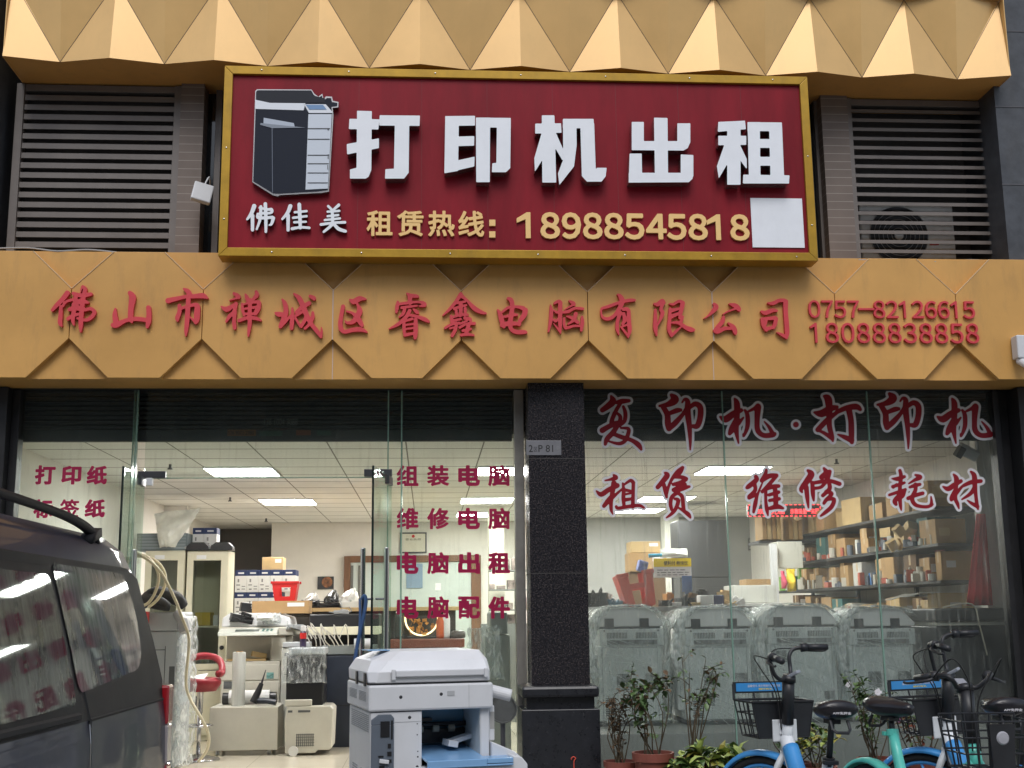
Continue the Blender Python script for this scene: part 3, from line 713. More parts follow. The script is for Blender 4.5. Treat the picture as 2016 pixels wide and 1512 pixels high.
# red brush characters, traced
A_, B_, C_, D_, E_, F_, G_ = (100, 560), (320, 560), (540, 560), (760, 570), (970, 570), (1180, 570), (1390, 570)
FASCIA = [
 (A_, "350,190,90 250,320,85 140,430,75 50,530,50|225,460,60 215,650,75 205,780,75 235,840,30|260,450,40 330,360,40 470,320,45|470,200,60 640,240,75 815,210,60|480,420,80 620,350,95 755,375,45|385,520,55 510,480,95 660,510,90|360,700,60 480,630,60 610,605,45|520,220,70 500,420,75 460,700,70 480,820,25|655,60,45 700,120,70 660,330,80 630,600,80 615,820,80 612,960,18|612,175,14 640,70,30|690,530,45 820,500,60 885,580,65 800,690,65 690,725,50 550,690,35"),
 (A_, "1300,500,28 1290,620,85 1310,760,100|1255,825,85 1330,820,95 1500,735,70 1700,700,75 1890,720,75|1590,190,80 1640,280,125 1610,480,100 1600,690,90 1625,760,40|1955,480,85 1965,600,90 1955,750,95 1930,860,50"),
 (B_, "430,105,22 510,150,85 565,220,75|125,340,95 300,300,75 480,260,55|600,260,70 680,250,80 820,245,95 905,288,28|530,240,80 520,450,85 500,750,85 480,950,60 474,1040,12|350,440,65 350,560,75 310,680,80 310,735,35|390,490,45 600,430,55|600,425,50 700,440,90 700,580,110 690,720,100 670,785,40|670,770,50 560,665,18"),
 (B_, "1430,200,50 1510,250,80 1530,285,40|1500,285,40 1340,335,10|1175,455,18 1280,510,95 1400,450,65 1470,400,55|1470,400,65 1430,560,65 1340,650,65 1275,755,30|1450,560,65 1430,750,65 1440,860,70 1440,900,30|1655,215,28 1690,290,75 1690,350,28|1870,165,55 1880,230,75 1810,310,50 1740,380,45|1590,400,35 1600,520,55 1630,630,38|1600,420,22 1760,375,45 1920,365,60|1930,390,70 1905,500,85 1850,595,75|1650,500,35 1860,470,45|1640,605,45 1860,600,45|1530,735,60 1700,680,58 1860,690,65 1960,730,30|1750,330,70 1740,600,72 1740,800,72 1715,1000,40 1712,1050,12"),
 (C_, "165,315,28 220,400,80 240,550,90 190,720,95 130,850,70|20,580,12 100,610,90 220,610,50|130,850,60 240,740,55 330,640,25|365,490,35 370,600,60 360,750,80 350,885,65|440,570,45 560,470,75 700,390,70|400,205,28 500,290,85 580,450,95 660,650,90 740,800,75 860,950,75 930,1060,40|942,1060,30 945,950,35 942,865,8|430,640,45 570,560,45|620,560,55 635,680,65 540,850,55|430,690,40 530,855,40|770,575,45 765,680,70 690,820,50 615,890,42|715,250,50 790,290,75 800,320,30"),
 (C_, "1500,315,18 1580,360,95 1700,300,90 1820,310,25|1650,400,30 1700,540,100 1650,650,100 1560,760,75 1440,775,38 1412,730,10|1440,550,25 1560,590,45 1660,690,95 1730,800,80 1750,840,40|1370,455,70 1340,600,70 1315,780,80 1330,900,90|1330,900,80 1400,955,70 1560,920,75 1720,910,80 1840,960,25"),
 (D_, "415,95,22 470,150,75 475,280,80|480,140,70 600,150,60 635,160,40|235,260,38 220,370,70 205,470,35|240,310,45 430,285,48 640,265,38 740,290,70 765,330,60 660,350,20|310,380,45 460,360,45 620,340,25|370,420,55 330,510,55 260,565,18|545,410,28 610,460,65 640,490,28|470,440,65 400,560,65 250,700,62 65,797,15|430,520,45 600,550,50 770,610,75 850,655,35|355,640,45 360,800,62 370,930,38|380,640,36 520,600,45|590,615,65 590,800,80 580,950,68 575,1000,18|400,720,32 550,700,32|400,800,32 550,780,32|390,915,55 540,890,45"),
 (D_, "1480,115,75 1390,250,60 1270,400,52 1125,532,14|1490,140,75 1600,230,45 1750,390,85 1900,470,60 1980,490,28|1410,285,45 1560,260,38|1480,300,68 1480,450,68 1470,540,50|1350,400,45 1470,360,45 1590,330,35|1390,440,55 1400,510,50|1570,400,60 1570,490,50|1340,560,40 1480,520,48 1620,520,38|1290,545,48 1310,650,68|1300,645,48 1480,605,38|1170,780,40 1300,710,45 1450,680,38|1400,690,55 1370,820,62 1310,930,58|1265,790,30 1340,770,28|1560,585,55 1660,605,65 1680,650,38|1600,640,35 1460,700,32|1460,770,45 1600,700,38 1750,690,55|1640,700,65 1610,820,72 1590,900,72|1520,835,45 1680,800,38|1490,920,50 1620,905,50 1740,925,28"),
 (E_, "92,415,18 140,500,78 180,650,88 220,760,48|190,460,38 300,380,46 480,360,48 600,390,78|640,430,98 620,520,95 530,650,68 520,710,60|230,560,38 400,520,55 480,520,35|180,725,75 330,690,85 535,700,48|300,195,48 360,230,78 385,350,80 360,550,88 340,720,80 380,820,70 480,860,75 620,860,70 670,870,25"),
 (E_, "1140,325,16 1155,450,68 1140,650,64 1100,850,25|1220,290,38 1300,250,55 1340,285,70|1335,285,75 1330,480,75 1330,700,70 1338,880,20|1330,850,36 1200,690,12|1200,430,16 1270,470,46 1320,440,20|1210,620,46 1250,640,46 1320,560,20|1510,240,22 1590,290,68 1610,320,48|1590,320,36 1425,415,12|1385,470,45 1500,450,55 1620,390,45 1780,400,48|1640,505,75 1600,620,58 1490,700,28|1460,550,20 1560,580,55 1680,670,58|1410,590,38 1410,710,48 1440,780,55|1440,780,48 1500,770,48 1600,740,38 1720,740,38|1765,565,45 1770,680,68 1750,825,45"),
 (F_, "40,390,40 180,350,56 400,270,48 600,230,58 690,230,40|40,385,30 25,470,28 60,570,42 160,600,60 280,540,60 380,400,70 440,250,98 400,150,68 350,115,18|400,480,75 350,650,58 345,800,60 378,910,16|460,410,56 540,410,68 575,450,55|570,450,68 575,650,78 590,830,70 560,968,18|560,940,38 435,780,30|470,500,58 490,620,68 450,700,48|420,760,30 530,720,30"),
 (F_, "1075,300,25 1150,310,78 1230,240,68 1262,280,68|1250,280,68 1210,410,58 1240,480,68 1210,580,55 1140,740,6|1100,420,40 1100,600,68 1100,780,78 1125,930,18|1380,300,20 1450,310,42 1560,250,50 1640,280,68|1640,290,78 1610,420,78 1580,580,48|1400,440,66 1560,400,40|1400,560,76 1560,490,48|1390,400,48 1380,600,58 1370,800,70 1420,930,48|1420,930,48 1500,850,48 1600,765,25|1635,560,48 1610,640,58|1430,675,28 1560,680,58 1700,770,70 1800,810,88 1865,820,38"),
 (G_, "140,300,38 180,370,95 100,470,58 0,560,18 -55,592,8|445,300,16 560,340,85 630,400,78 650,440,22|560,400,32 420,450,22 320,510,14|330,560,46 310,650,78 220,760,78 180,830,70|170,830,78 220,850,78 350,790,66 480,790,48|425,680,25 520,760,78 560,850,78 570,900,28"),
 (G_, "1210,285,20 1310,290,66 1430,235,60 1530,235,68|1560,260,88 1560,450,78 1580,700,82 1590,880,78 1582,985,28|1570,960,58 1480,910,48 1390,866,12|1080,450,30 1160,480,76 1300,430,68 1390,440,30|1090,600,48 1120,720,68 1180,820,58|1100,600,48 1250,590,58 1350,580,68|1370,600,70 1350,700,70 1320,770,58|1170,800,68 1330,760,48|1150,720,50 1170,640,50"),
]
for og, st in FASCIA: glyph("brush_character", S_(st), og, 10.08, -.4505, .028, red_letter, Fa, lev=4)
number_px("phone_number", "0757-82126615", 1590, 593, 1917, 628, -.4505, .022, red_letter, Fa, .006)
number_px("phone_number", "18088838858", 1594, 637, 1925, 677, -.4505, .022, red_letter, Fa, .006, .66)

# ---------------------------------------------------------------- folded canopy above
Ca = thing("folded_canopy", "gold canopy band folded into zigzag triangles along the top of the shopfront", "canopy", (.65, -.5, 5.18))
T0, TS, NT = -2.542, .709, 10
zl, za = 5.185, 5.80
Yb, Yp_ = -.435, -.515
low = [(-2.905, Yp_)]
for k in range(NT):
    low.append((T0 + TS * k, Yb))
    if k < NT - 1: low.append((T0 + TS * (k + .5), Yp_))
low.append((4.205, Yp_))
b = MB()
xs_t = [T0 + TS * k for k in range(NT)]
mids = [-2.905] + [T0 + TS * (k + .5) for k in range(NT - 1)] + [4.205]
pk = .50
for k in range(NT):                                            # the down-pointing folds, proud at their top
    l, t, r = Vector((mids[k], Yb, za)), Vector((xs_t[k], Yb, zl)), Vector((mids[k + 1], Yb, za)); tp = Vector((xs_t[k], Yp_, za))
    if k == 0: l = Vector((-2.895, Yb, za))
    if k == NT - 1: r = Vector((4.195, Yb, za))
    b.add([l, t, tp], [(0, 1, 2)]); b.add([tp, t, r], [(0, 1, 2)])
for k in range(NT + 1):                                        # the up-pointing folds, proud at their foot
    rd = Vector((mids[k], Yp_, zl)); ap = Vector((mids[k], Yb, za))
    if k == 0: ap = Vector((-2.895, Yb, za))
    if k == NT: ap = Vector((4.195, Yb, za))
    if k > 0: b.add([Vector((xs_t[k - 1], Yb, zl)), rd, ap], [(0, 1, 2)])
    if k < NT: b.add([rd, Vector((xs_t[k], Yb, zl)), ap], [(0, 1, 2)])
b.build("folded_face", gold2, Ca)
b = MB(); b.add([(x, y, zl) for x, y in low] + [(4.205, .2, zl), (-2.905, .2, zl)], [list(range(len(low) + 2))]); b.build("soffit", gold, Ca)
b = MB(); b.box(-2.90, 4.20, -.5, .2, za + .002, 7.2); b.box(-2.906, -2.90, -.505, .2, zl - .004, za); b.box(4.20, 4.206, -.505, .2, zl - .004, za); b.build("side_cheek", gold2, Ca)
b = MB()
for k in range(NT):
    for m_ in (mids[k], mids[k + 1]):
        b.tube([(xs_t[k], Yb - .001, zl), (m_, Yb - .001, za)], .0028, 4)
b.build("fold_seam", mat("seam_brown", (.23, .155, .095), .6), Ca)

# ---------------------------------------------------------------- louvre grilles
def louvre(u0, u1, label, lip, solid_back):
    x0, x1 = at(u0, 320, -.09).x, at(u1, 320, -.09).x
    t = thing("louvre_grille", label, "louvre", ((x0 + x1) / 2, -.05, 3.83))
    b = MB(); z0, z1 = 3.835, 5.175
    b.box(x0, x0 + .055, -.10, .0, z0, z1).box(x1 - .055, x1, -.10, .0, z0, z1).box(x0 + .055, x1 - .055, -.085, .0, z1 - .05, z1).box(x0 + .055, x1 - .055, -.085, 0, z0, z0 + .03)
    b.build("frame", alu_brown, t, bevel=.003)
    b = MB(); n = 17; st = (z1 - z0 - .10) / n
    for i in range(n):
        z = z0 + .04 + st * (i + .35)
        b.prism([(-.0795, z + .012), (-.0795, z + .024), (-.03, z + .036), (-.032, z + .030)], x0 + .056, x1 - .056, 'x')
        b.box(x0 + .056, x1 - .056, -.0845, -.080, z + .026 - lip, z + .026)
    b.build("slats", alu_brown, t)
    if solid_back:
        b = MB(); b.box(x0 + .056, x1 - .056, -.012, -.002, z0 + .001, z1 - .001); b.build("back_panel", mat("louvre_back", (.085, .078, .075), .7, var=.25, vscale=5, dirt=.2), t)
    return t
lv = louvre(24, 354, "brown aluminium louvre grille left of the red sign, without a unit behind it", .040, True)
lv = louvre(1668, 1960, "brown aluminium louvre grille right of the red sign with an air conditioner behind", .026, False)
AC = thing("air_conditioner", "white outdoor air conditioning unit with round fan behind the right louvre", "air conditioner", (at(1800, 460, .1).x, .1, 3.85))
x0, x1, z0, z1 = px(1695, 398, 1880, 520, .03)
b = MB(); b.box(x0, x1, .035, .24, z0, z1); b.build("casing", mat("ac_white", (.85, .85, .83), .5, dirt=.1), AC, bevel=.01)
cx, cz, rr = x0 + (x1 - x0) * .40, (z0 + z1) / 2 - .02, (z1 - z0) * .46
b = MB(); b.lathe([(rr, 0), (rr, -.006), (0.001, -.004)], (cx, .033, cz), 32, 'y'); b.build("fan_opening", dark_pl, AC)
b = MB()
for q in (.25, .4, .55, .7, .85, 1.0): b.torus((cx, .024, cz), rr * q, .0025, 'y', 36, 5)
b.build("fan_guard", mat("guard_grey", (.4, .4, .4), .5), AC)
b = MB(); b.lathe([(rr * .16, .0), (rr * .14, -.006), (.001, -.007)], (cx, .026, cz), 20, 'y'); b.build("fan_hub", mat("hub_white", (.75, .75, .73), .5), AC)
b = MB(); b.box(x1 - .2, x1 - .13, .031, .0348, z0 + .15, z0 + .18); b.build("label_sticker", red_pl, AC)

# ---------------------------------------------------------------- the big red sign
Sg = thing("shop_sign", "large red signboard in a yellow metal frame advertising printer rental", "sign", (.64, -.55, 3.74))
YS = -.62
sx0, sx1, sz0, sz1 = -1.385, 2.66, 3.745, 5.09
b = MB(); b.box(sx0 + .03, sx1 - .03, YS + .012, -.47, sz0 + .03, sz1 - .03); b.build("panel", red_panel, Sg)
w = .058
b = MB()
b.prism([(sx0, sz1), (sx1, sz1), (sx1 - w, sz1 - w), (sx0 + w, sz1 - w)], YS - .012, -.47)
b.prism([(sx0, sz0), (sx0 + w, sz0 + w), (sx1 - w, sz0 + w), (sx1, sz0)], YS - .012, -.47)
b.prism([(sx0, sz0 + .001), (sx0, sz1 - .001), (sx0 + w - .001, sz1 - w - .001), (sx0 + w - .001, sz0 + w + .001)], YS - .010, -.47)
b.prism([(sx1, sz0 + .001), (sx1 - w + .001, sz0 + w + .001), (sx1 - w + .001, sz1 - w - .001), (sx1, sz1 - .001)], YS - .010, -.47)
b.build("frame", gold_frame, Sg, bevel=.003)
b = MB()
for x in np.linspace(sx0 + .25, sx1 - .25, 7):
    b.lathe([(.006, 0), (.005, -.003), (.001, -.004)], (x, YS - .0121, sz1 - .028), 8, 'y').lathe([(.006, 0), (.005, -.003), (.001, -.004)], (x + .1, YS - .0121, sz0 + .028), 8, 'y')
for z in (4.0, 4.5): b.lathe([(.006, 0), (.005, -.003), (.001, -.004)], (sx1 - .03, YS - .0101, z), 8, 'y').lathe([(.006, 0), (.005, -.003), (.001, -.004)], (sx0 + .03, YS - .0101, z), 8, 'y')
b.build("screws", chrome, Sg)
b = MB()
for u in (705, 830, 960, 1090, 1216, 1340, 1465): 
    x = at(u, 320, YS).x; b.box(x - .0012, x + .0012, YS + .0105, YS + .013, sz0 + w, sz1 - w)
b.build("panel_joint", mat("panel_seam", (.16, .010, .015), .5), Sg)
YF = YS + .012
BLOCK = [
 ((400, 100), [[(878,370),(958,372),(955,700),(940,738),(925,748),(838,748),(838,700),(875,690)],[(835,415),(1000,418),(995,472),(832,470)],[(820,557),(998,525),(998,577),(822,612)],
   [(1005,395),(1228,397),(1226,452),(1003,450)],[(1090,440),(1168,440),(1165,715),(1140,748),(1035,748),(1037,698),(1085,695)]]),
 ((400, 100), [[(1373,400),(1447,400),(1442,705),(1368,718)],[(1373,400),(1537,398),(1537,450),(1373,452)],[(1436,515),(1533,512),(1532,563),(1436,566)],[(1370,664),(1535,628),(1533,680),(1368,718)],
   [(1545,408),(1622,408),(1620,768),(1547,768)],[(1545,408),(1738,410),(1738,462),(1545,460)],[(1663,440),(1738,440),(1735,690),(1712,712),(1635,712),(1637,665),(1660,662)]]),
 ((1000, 100), [[(187,395),(255,395),(265,770),(190,770)],[(150,442),(292,440),(295,490),(150,495)],[(190,480),(225,490),(215,600),(148,706),(145,635)],[(245,480),(262,490),(302,580),(302,645),(255,565)],
   [(305,415),(378,415),(380,560),(365,680),(285,782),(278,720),(308,640)],[(305,415),(475,415),(477,465),(305,465)],[(403,440),(478,440),(487,700),(500,712),(490,765),(440,765),(412,735)],[(430,718),(485,712),(495,690),(548,690),(543,735),(520,765),(440,765)]]),
 ((1000, 100), [[(817,408),(890,410),(893,740),(822,740)],[(692,432),(757,432),(757,560),(692,588)],[(692,540),(1018,540),(1005,575),(980,590),(692,588)],[(948,440),(1018,440),(1018,545),(1000,580),(948,580)],
   [(680,610),(745,610),(748,770),(675,770)],[(675,718),(1035,718),(1030,750),(1010,768),(675,770)],[(967,615),(1035,618),(1035,735),(1010,768),(967,768)]]),
 ((1000, 100), [[(1178,432),(1325,425),(1330,470),(1175,485)],[(1178,510),(1332,510),(1332,558),(1178,560)],[(1228,470),(1300,470),(1300,782),(1228,782)],[(1215,550),(1245,560),(1235,650),(1180,744),(1170,680)],[(1290,560),(1302,570),(1335,640),(1335,692),(1290,630)],
   [(1342,433),(1408,433),(1412,750),(1350,750)],[(1342,433),(1532,435),(1534,482),(1342,480)],[(1463,450),(1533,450),(1545,750),(1471,750)],[(1400,528),(1480,528),(1480,575),(1400,575)],[(1400,628),(1480,628),(1480,675),(1400,675)],[(1318,728),(1575,732),(1572,775),(1316,775)]]),
]
for og, pl in BLOCK:
    e = glyph("channel_letter", pl, og, 2.88, YF - .001, .085, white_acr, Sg, lev=1.5, polys=True, res=150, side=chrome)
SM = [ "200,130,75 150,260,62 75,365,36|170,300,62 170,555,55|300,160,40 440,190,42 510,190,52 500,250,42 300,260,42|265,270,40 280,340,50 530,330,50|545,345,60 510,450,45 470,470,24|320,140,50 310,350,50 245,545,32|400,90,60 410,350,58 410,590,42",
       "850,130,70 800,250,60 705,362,36|810,300,62 810,560,52|1010,100,62 1020,300,62 1030,520,52|930,240,40 1140,220,40|900,340,40 1140,310,40|920,420,40 1130,410,35|880,535,50 1040,510,42 1190,520,42",
       "1530,130,42 1580,180,42|1720,110,52 1640,180,42|1520,230,38 1730,215,38|1520,310,38 1710,290,38|1470,380,38 1740,350,38|1400,460,46 1620,430,42 1830,420,46|1600,200,52 1610,420,52 1570,490,50 1450,590,40|1630,450,50 1720,540,60 1840,580,50" ]
for s_ in SM: glyph("brush_letter", S_(s_), (480, 395), 9.164, YF - .001, .035, white_acr, Sg, lev=2, side=chrome)
for ch, (u0, u1) in zip("租赁热线", ((722, 773), (782, 834), (843, 895), (902, 953))): text_px("cut_letter", ch, u0, 416 + (u0 - 722) * .004, u1, 466 + (u0 - 722) * .006, YF - .001, .018, cream_letter, Sg, .022)
b = MB()
for v in (440, 463):
    x0, x1, z0, z1 = px(963, v - 6, 975, v + 6, YF); b.box(x0, x1, YF - .018, YF - .001, z0, z1)
b.build("cut_letter", cream_letter, Sg)
number_px("phone_number", "18988545818", 1017, 421, 1474, 473, YF - .001, .018, cream_letter, Sg, .030, .64)
x0, x1, z0, z1 = px(1479, 391, 1581, 488, YF)
b = MB(); b.box(x0, x1, YF - .008, YF - .001, z0, z1); b.build("white_plate", white_acr, Sg, bevel=.001)
# cut-out picture of a copier, a flat printed board standing off the sign
PB = MB()
def pz(x, y, yy=0): p = at(x / 2.88, y / 2.88, YF); return (p.x, p.z)
out_ = [(1452,530),(1462,520),(1770,522),(1785,545),(1808,562),(1830,545),(1838,578),(1850,560),(1885,562),(1890,585),(1922,592),(1920,622),(1888,625),(1893,665),(1868,1098),(1822,1106),(1800,1106),(1590,1118),(1580,1125),(1550,1118),(1435,1045)]
PB.prism([pz(*p) for p in out_], YF - .040, YF - .001); pb = PB.build("picture_board", [chrome], Sg)
def lay(name, polys, m, k, par=pb):
    q = MB()
    for pl in polys: q.prism([pz(*p) for p in pl], YF - .040 - .0012 * k, YF - .040 - .0012 * k + .001)
    q.build(name, m, par)
inset = [(1457,534),(1466,526),(1768,527),(1782,552),(1806,570),(1828,556),(1836,586),(1856,570),(1880,570),(1884,592),(1916,598),(1914,616),(1882,620),(1887,665),(1862,1090),(1800,1098),(1590,1110),(1555,1110),(1441,1040)]
picnavy = mat("pic_navy", (.014, .018, .030), .6, spec=.2)
lay("printed_picture", [inset], picnavy, 1)
lay("printed_picture", [[(1460,532),(1765,532),(1775,555),(1845,572),(1845,596),(1535,596),(1462,578)]], mat("pic_charcoal", (.028, .030, .038), .6, spec=.2), 2)
lay("printed_picture", [[(1452,580),(1535,598),(1735,600),(1725,640),(1452,632)],[(1728,606),(1850,606),(1893,655),(1755,655)]], mat("pic_white", (.72, .75, .80), .4), 3)
lay("printed_picture", [[(1752,662),(1884,662),(1862,1082),(1736,1088)]], mat("pic_pale", (.58, .63, .70), .4), 4)
lay("printed_picture", [[(1738,610),(1835,610),(1855,636),(1758,636)]], mat("pic_screen", (.16, .28, .48), .3), 5)
lay("printed_picture", [[(1500,682),(1670,712),(1675,735),(1498,728)]], mat("pic_paper", (.42, .47, .55), .4), 3)
lay("printed_picture", [[(1748,y),(1878 - (y - 660) * .04,y),(1878 - (y - 660) * .04,y + 4),(1748,y + 4)] for y in (742, 802, 892, 940, 992, 1048)], dark_pl, 6)
lay("printed_picture", [[(1482,712),(1735,738),(1548,741),(1480,722)]], mat("pic_grey", (.22, .25, .30), .4), 4)
lay("printed_picture", [[(1545,741),(1548,1106),(1552,1106),(1550,741)]], mat("pic_edge", (.10, .12, .16), .4), 4)
for q in ([(1860,745),(1868,745),(1868,752),(1860,752)],[(1862,890),(1866,890),(1866,915),(1862,915)],[(1860,950),(1864,950),(1864,975),(1860,975)]): lay("printed_picture", [q], dark_pl, 7)

# white antenna hanging left of the sign
x0, x1, z0, z1 = px(376, 355, 418, 402, -.3)
ap = thing("wireless_antenna", "tilted white square wireless antenna on a bracket left of the red sign", "antenna", ((x0 + x1) / 2, -.3, z0))
b = MB(); b.obox(((x0 + x1) / 2, -.28, (z0 + z1) / 2), (x1 - x0 - .01, .045, z1 - z0 - .03), (R_(-12), R_(12), R_(16))); b.build("panel", white_pl, ap, bevel=.008)
b = MB(); b.tube([((x0 + x1) / 2 + .01, -.26, z1 - .02), ((x0 + x1) / 2 + .03, -.2, z1 + .06), ((x0 + x1) / 2 + .02, -.1, z1 + .02)], .006, 6, smooth=4); b.build("cable", white_pl, ap)
b = MB(); b.cyl(((x0 + x1) / 2, -.26, (z0 + z1) / 2), ((x0 + x1) / 2, -.10, (z0 + z1) / 2 + .02), .012, 8); b.build("bracket", chrome, ap)
cm = thing("security_camera", "white outdoor security camera fixed to the fascia at the right picture edge", "camera", (at(2010, 690, -.5).x, -.5, at(2010, 730, -.5).z))
x0, x1, z0, z1 = px(1999, 661, 2026, 706, -.52)
b = MB(); b.box(x0, x1 + .05, -.55, -.46, z0, z1); b.build("mount_box", white_pl, cm, bevel=.008)
b = MB(); b.cyl((x0 + .03, -.50, z0 - .01), (x0 + .05, -.60, z0 - .07), .028, 14); b.build("camera_body", white_pl, cm, bevel=.004)
b = MB(); b.cyl((x0 + .0505, -.602, z0 - .0712), (x0 + .052, -.61, z0 - .076), .020, 14); b.build("lens", dark_pl, cm)

# ---------------------------------------------------------------- roller shutters behind the glass
def roller(x0, x1, label):
    t = thing("roller_shutter", label, "shutter", ((x0 + x1) / 2, .15, 2.6))
    b = MB(); z = 2.70; n = 0
    prof = []
    while z < 2.96:
        prof += [(.165, z), (.128, z + .008), (.128, z + .024), (.165, z + .032)]; z += .0335
    vs = [(x0, y, q) for y, q in prof] + [(x1, y, q) for y, q in prof]; m_ = len(prof)
    b.add(vs, [(i, i + 1, m_ + i + 1, m_ + i) for i in range(m_ - 1)])
    b.build("curtain", shutter, t, normals=False)
    b = MB(); b.box(x0, x1, .128, .165, 2.614, 2.699); b.build("bottom_rail", shutter, t, bevel=.004)
    return t
t = roller(-2.84, .60, "rolled up grey metal shutter above the open glass doors")
b = MB()
for (u0, u1, v0, v1, m_) in ((448, 504, 846, 858, mat("sticker_orange", (.20, .085, .03), .6)), (510, 556, 849, 858, mat("sticker_green", (.05, .09, .07), .6)), (583, 612, 847, 857, mat("sticker_rust", (.16, .06, .035), .6)), (624, 652, 848, 857, mat("sticker_green", (.05, .09, .07), .6))):
    x0, x1, z0, z1 = px(u0, v0, u1, v1, .128); q = MB(); q.box(x0, x1, .1262, .1278, z0, z1); q.build("phone_sticker", m_, t)
text_px("phone_sticker", "136 9072 2980", 450, 848, 500, 856, .126, .0008, blackprint, t, .01)
text_px("phone_sticker", "136 1004 3088", 520, 824, 586, 837, .1265, .0008, mat("faded_print", (.17, .18, .18), .7), t, .01)
t = roller(1.09, 4.12, "rolled up grey metal shutter behind the right shop window with brush lettering")

# ---------------------------------------------------------------- shopfront glass
def pane(name, x0, x1, z0, z1, m, label, y=0., th=.010, edges=()):
    t = thing(name, label, "window", ((x0 + x1) / 2, y, z0))
    b = MB(); b.box(x0, x1, y, y + th, z0, z1); b.build("glass", m, t)
    for s in edges:
        xe = x0 if s == 'l' else x1
        b = MB(); b.box(xe - .0045, xe + .0045, y - .003, y + th + .006, z0, z1); b.build("edge", glass_edge, t)
    return t
ZT = 2.955
xl0 = -2.79; xl1 = at(262, 1000, 0).x; xj = at(281, 1000, 0).x; xr = at(762, 1000, 0).x; xr1 = at(790, 1000, 0).x; xr2 = .605
ztr = at(500, 940, 0).z
pL = pane("window_pane", xl0, xl1, .17, ZT, glass, "fixed glass pane left of the door with magenta characters for paper", 0, edges='r')
pT = pane("window_pane", xj, xr, ztr, ZT, glass, "glass transom over the open double doors", 0, edges='')
b = MB(); b.box(xj, xr, -.002, .012, ztr - .006, ztr); b.build("edge", glass_edge, pT)
pR = pane("window_pane", xr + .004, xr2, .17, ZT, glass, "fixed glass pane right of the door with four rows of magenta characters", 0, edges='l')
b = MB(); b.box(xr1 - .005, xr1 + .005, -.005, .17, .17, ZT); b.build("edge", glass_edge, pR)
b = MB(); b.box(xl1 - .03, xl1 - .024, .012, .16, .17, ZT); b.build("edge", glass_edge, pL)
YG = -.0008
for s_, bx in (("打", (69, 916, 109, 954)), ("印", (121, 917, 160, 954)), ("纸", (171, 917, 211, 954)), ("标", (66, 983, 104, 1020)), ("签", (118, 983, 156, 1019)), ("纸", (167, 983, 207, 1019))):
    text_px("vinyl_character", s_, *bx, YG, .0012, mag, pL, .027 if s_ == "签" else .042)
rows = (("组装电脑", 916, 957), ("维修电脑", 1000, 1042), ("电脑出租", 1087, 1130), ("电脑配件", 1174, 1218))
for s_, v0, v1 in rows:
    for ch, u0 in zip(s_, (781, 841, 902, 961)): text_px("vinyl_character", ch, u0, v0, u0 + 43, v1, YG, .0012, mag, pR, .044 if ch in "出件电租" else .034)
def door(xh, ang, label):
    """glass leaf standing open towards the street, hinged at xh (local: leaf runs to -y)"""
    t = thing("glass_door", label, "door", (xh, -.02, 0), rz=R_(ang))
    L_ = .74; ztop = ztr - .012
    b = MB(); b.box(-.006, .006, -.01 - L_, -.01, .19, ztop); b.build("leaf", glass_door, t)
    b = MB(); b.box(-.007, .007, -.014 - L_, -.0105 - L_, .19, ztop); b.build("edge", mat("dark_glass_edge", (.015, .022, .02), .25), t)
    for s in (-1, 1):
        h = MB(); xx = s * .075; yy = -.01 - L_ + .09
        h.cyl((xx, yy, .82), (xx, yy, 1.82), .0165, 14); hp = h.build("pull_handle", steel, t, bevel=.003)
        h = MB(); h.cyl((xx, yy, 1.50), (s * .007, yy, 1.50), .008, 10); h.build("handle_stud", steel, hp)
        h = MB(); h.cyl((xx, yy, .95), (s * .007, yy, .95), .008, 10); h.build("handle_stud", steel, hp)
    b = MB(); b.box(-.014, .014, -.18, -.01, ztop - .055, ztop + .002); b.build("pivot_clamp", steel_dk, t)
    return t
xhl, xhr = at(283, 1000, 0).x, at(770, 1000, 0).x
dL = door(xhl, 3, "left glass door standing open beside the parked van")
dR = door(xhr, -7, "right glass door standing open with steel pull handles and a blue strap")
for (u0, v0, u1, v1, par) in ((272, 928, 326, 941, pT), (717, 924, 772, 938, pT), (758, 938, 771, 951, pR)):
    x0, x1, z0, z1 = px(u0, v0, u1, v1, -.01); b = MB(); b.box(x0, x1, -.022, .03, z0, z1); b.build("patch_fitting", steel_dk, par, bevel=.002)
x0, x1, z0, z1 = px(290, 942, 302, 957, -.05)
b = MB(); b.box(x0, x1, -.09, -.045, z0, z1); tag(b.build("door_sensor", white_pl, bevel=.004), "small white box fixed under the left door fitting", "door sensor")
hx = xhr - .085
b = MB(); yy = -.68
b.tube([(hx - .075, yy - .02, 1.50), (hx - .055, yy - .03, 1.52), (hx - .05, yy - .03, 1.45), (hx - .10, yy - .03, 1.20), (hx - .12, yy - .03, 1.0)], .012, 6, smooth=4)
b.tube([(hx - .085, yy - .02, 1.50), (hx - .085, yy - .035, 1.3), (hx - .125, yy - .035, .99)], .008, 6, smooth=4)
tag(b.build("blue_strap", mat("strap_blue", (.03, .08, .20), .6)), "blue strap looped over the right door's handle", "strap")
b = MB(); b.box(hx - .15, hx - .10, yy - .05, yy - .02, .90, .99); b.box(hx - .14, hx - .12, yy - .045, yy - .03, .99, 1.03)
tag(b.build("padlock", mat("lock_grey", (.30, .30, .32), .3, .7), bevel=.004), "grey lock hanging on the blue strap of the right door", "lock")
# red and blue stickers on the left door leaf
b = MB(); 
for (v0, v1, m_, yy) in ((1103, 1133, red_pl, -.35), (1105, 1135, navy, -.28)):
    z0, z1 = at(275, v1, yy).z, at(275, v0, yy).z; q = MB(); x = -.0005
    q.box(x + .0065, x + .0078, yy - .02, yy + .02, z0, z1); q.build("sticker", m_, dL)

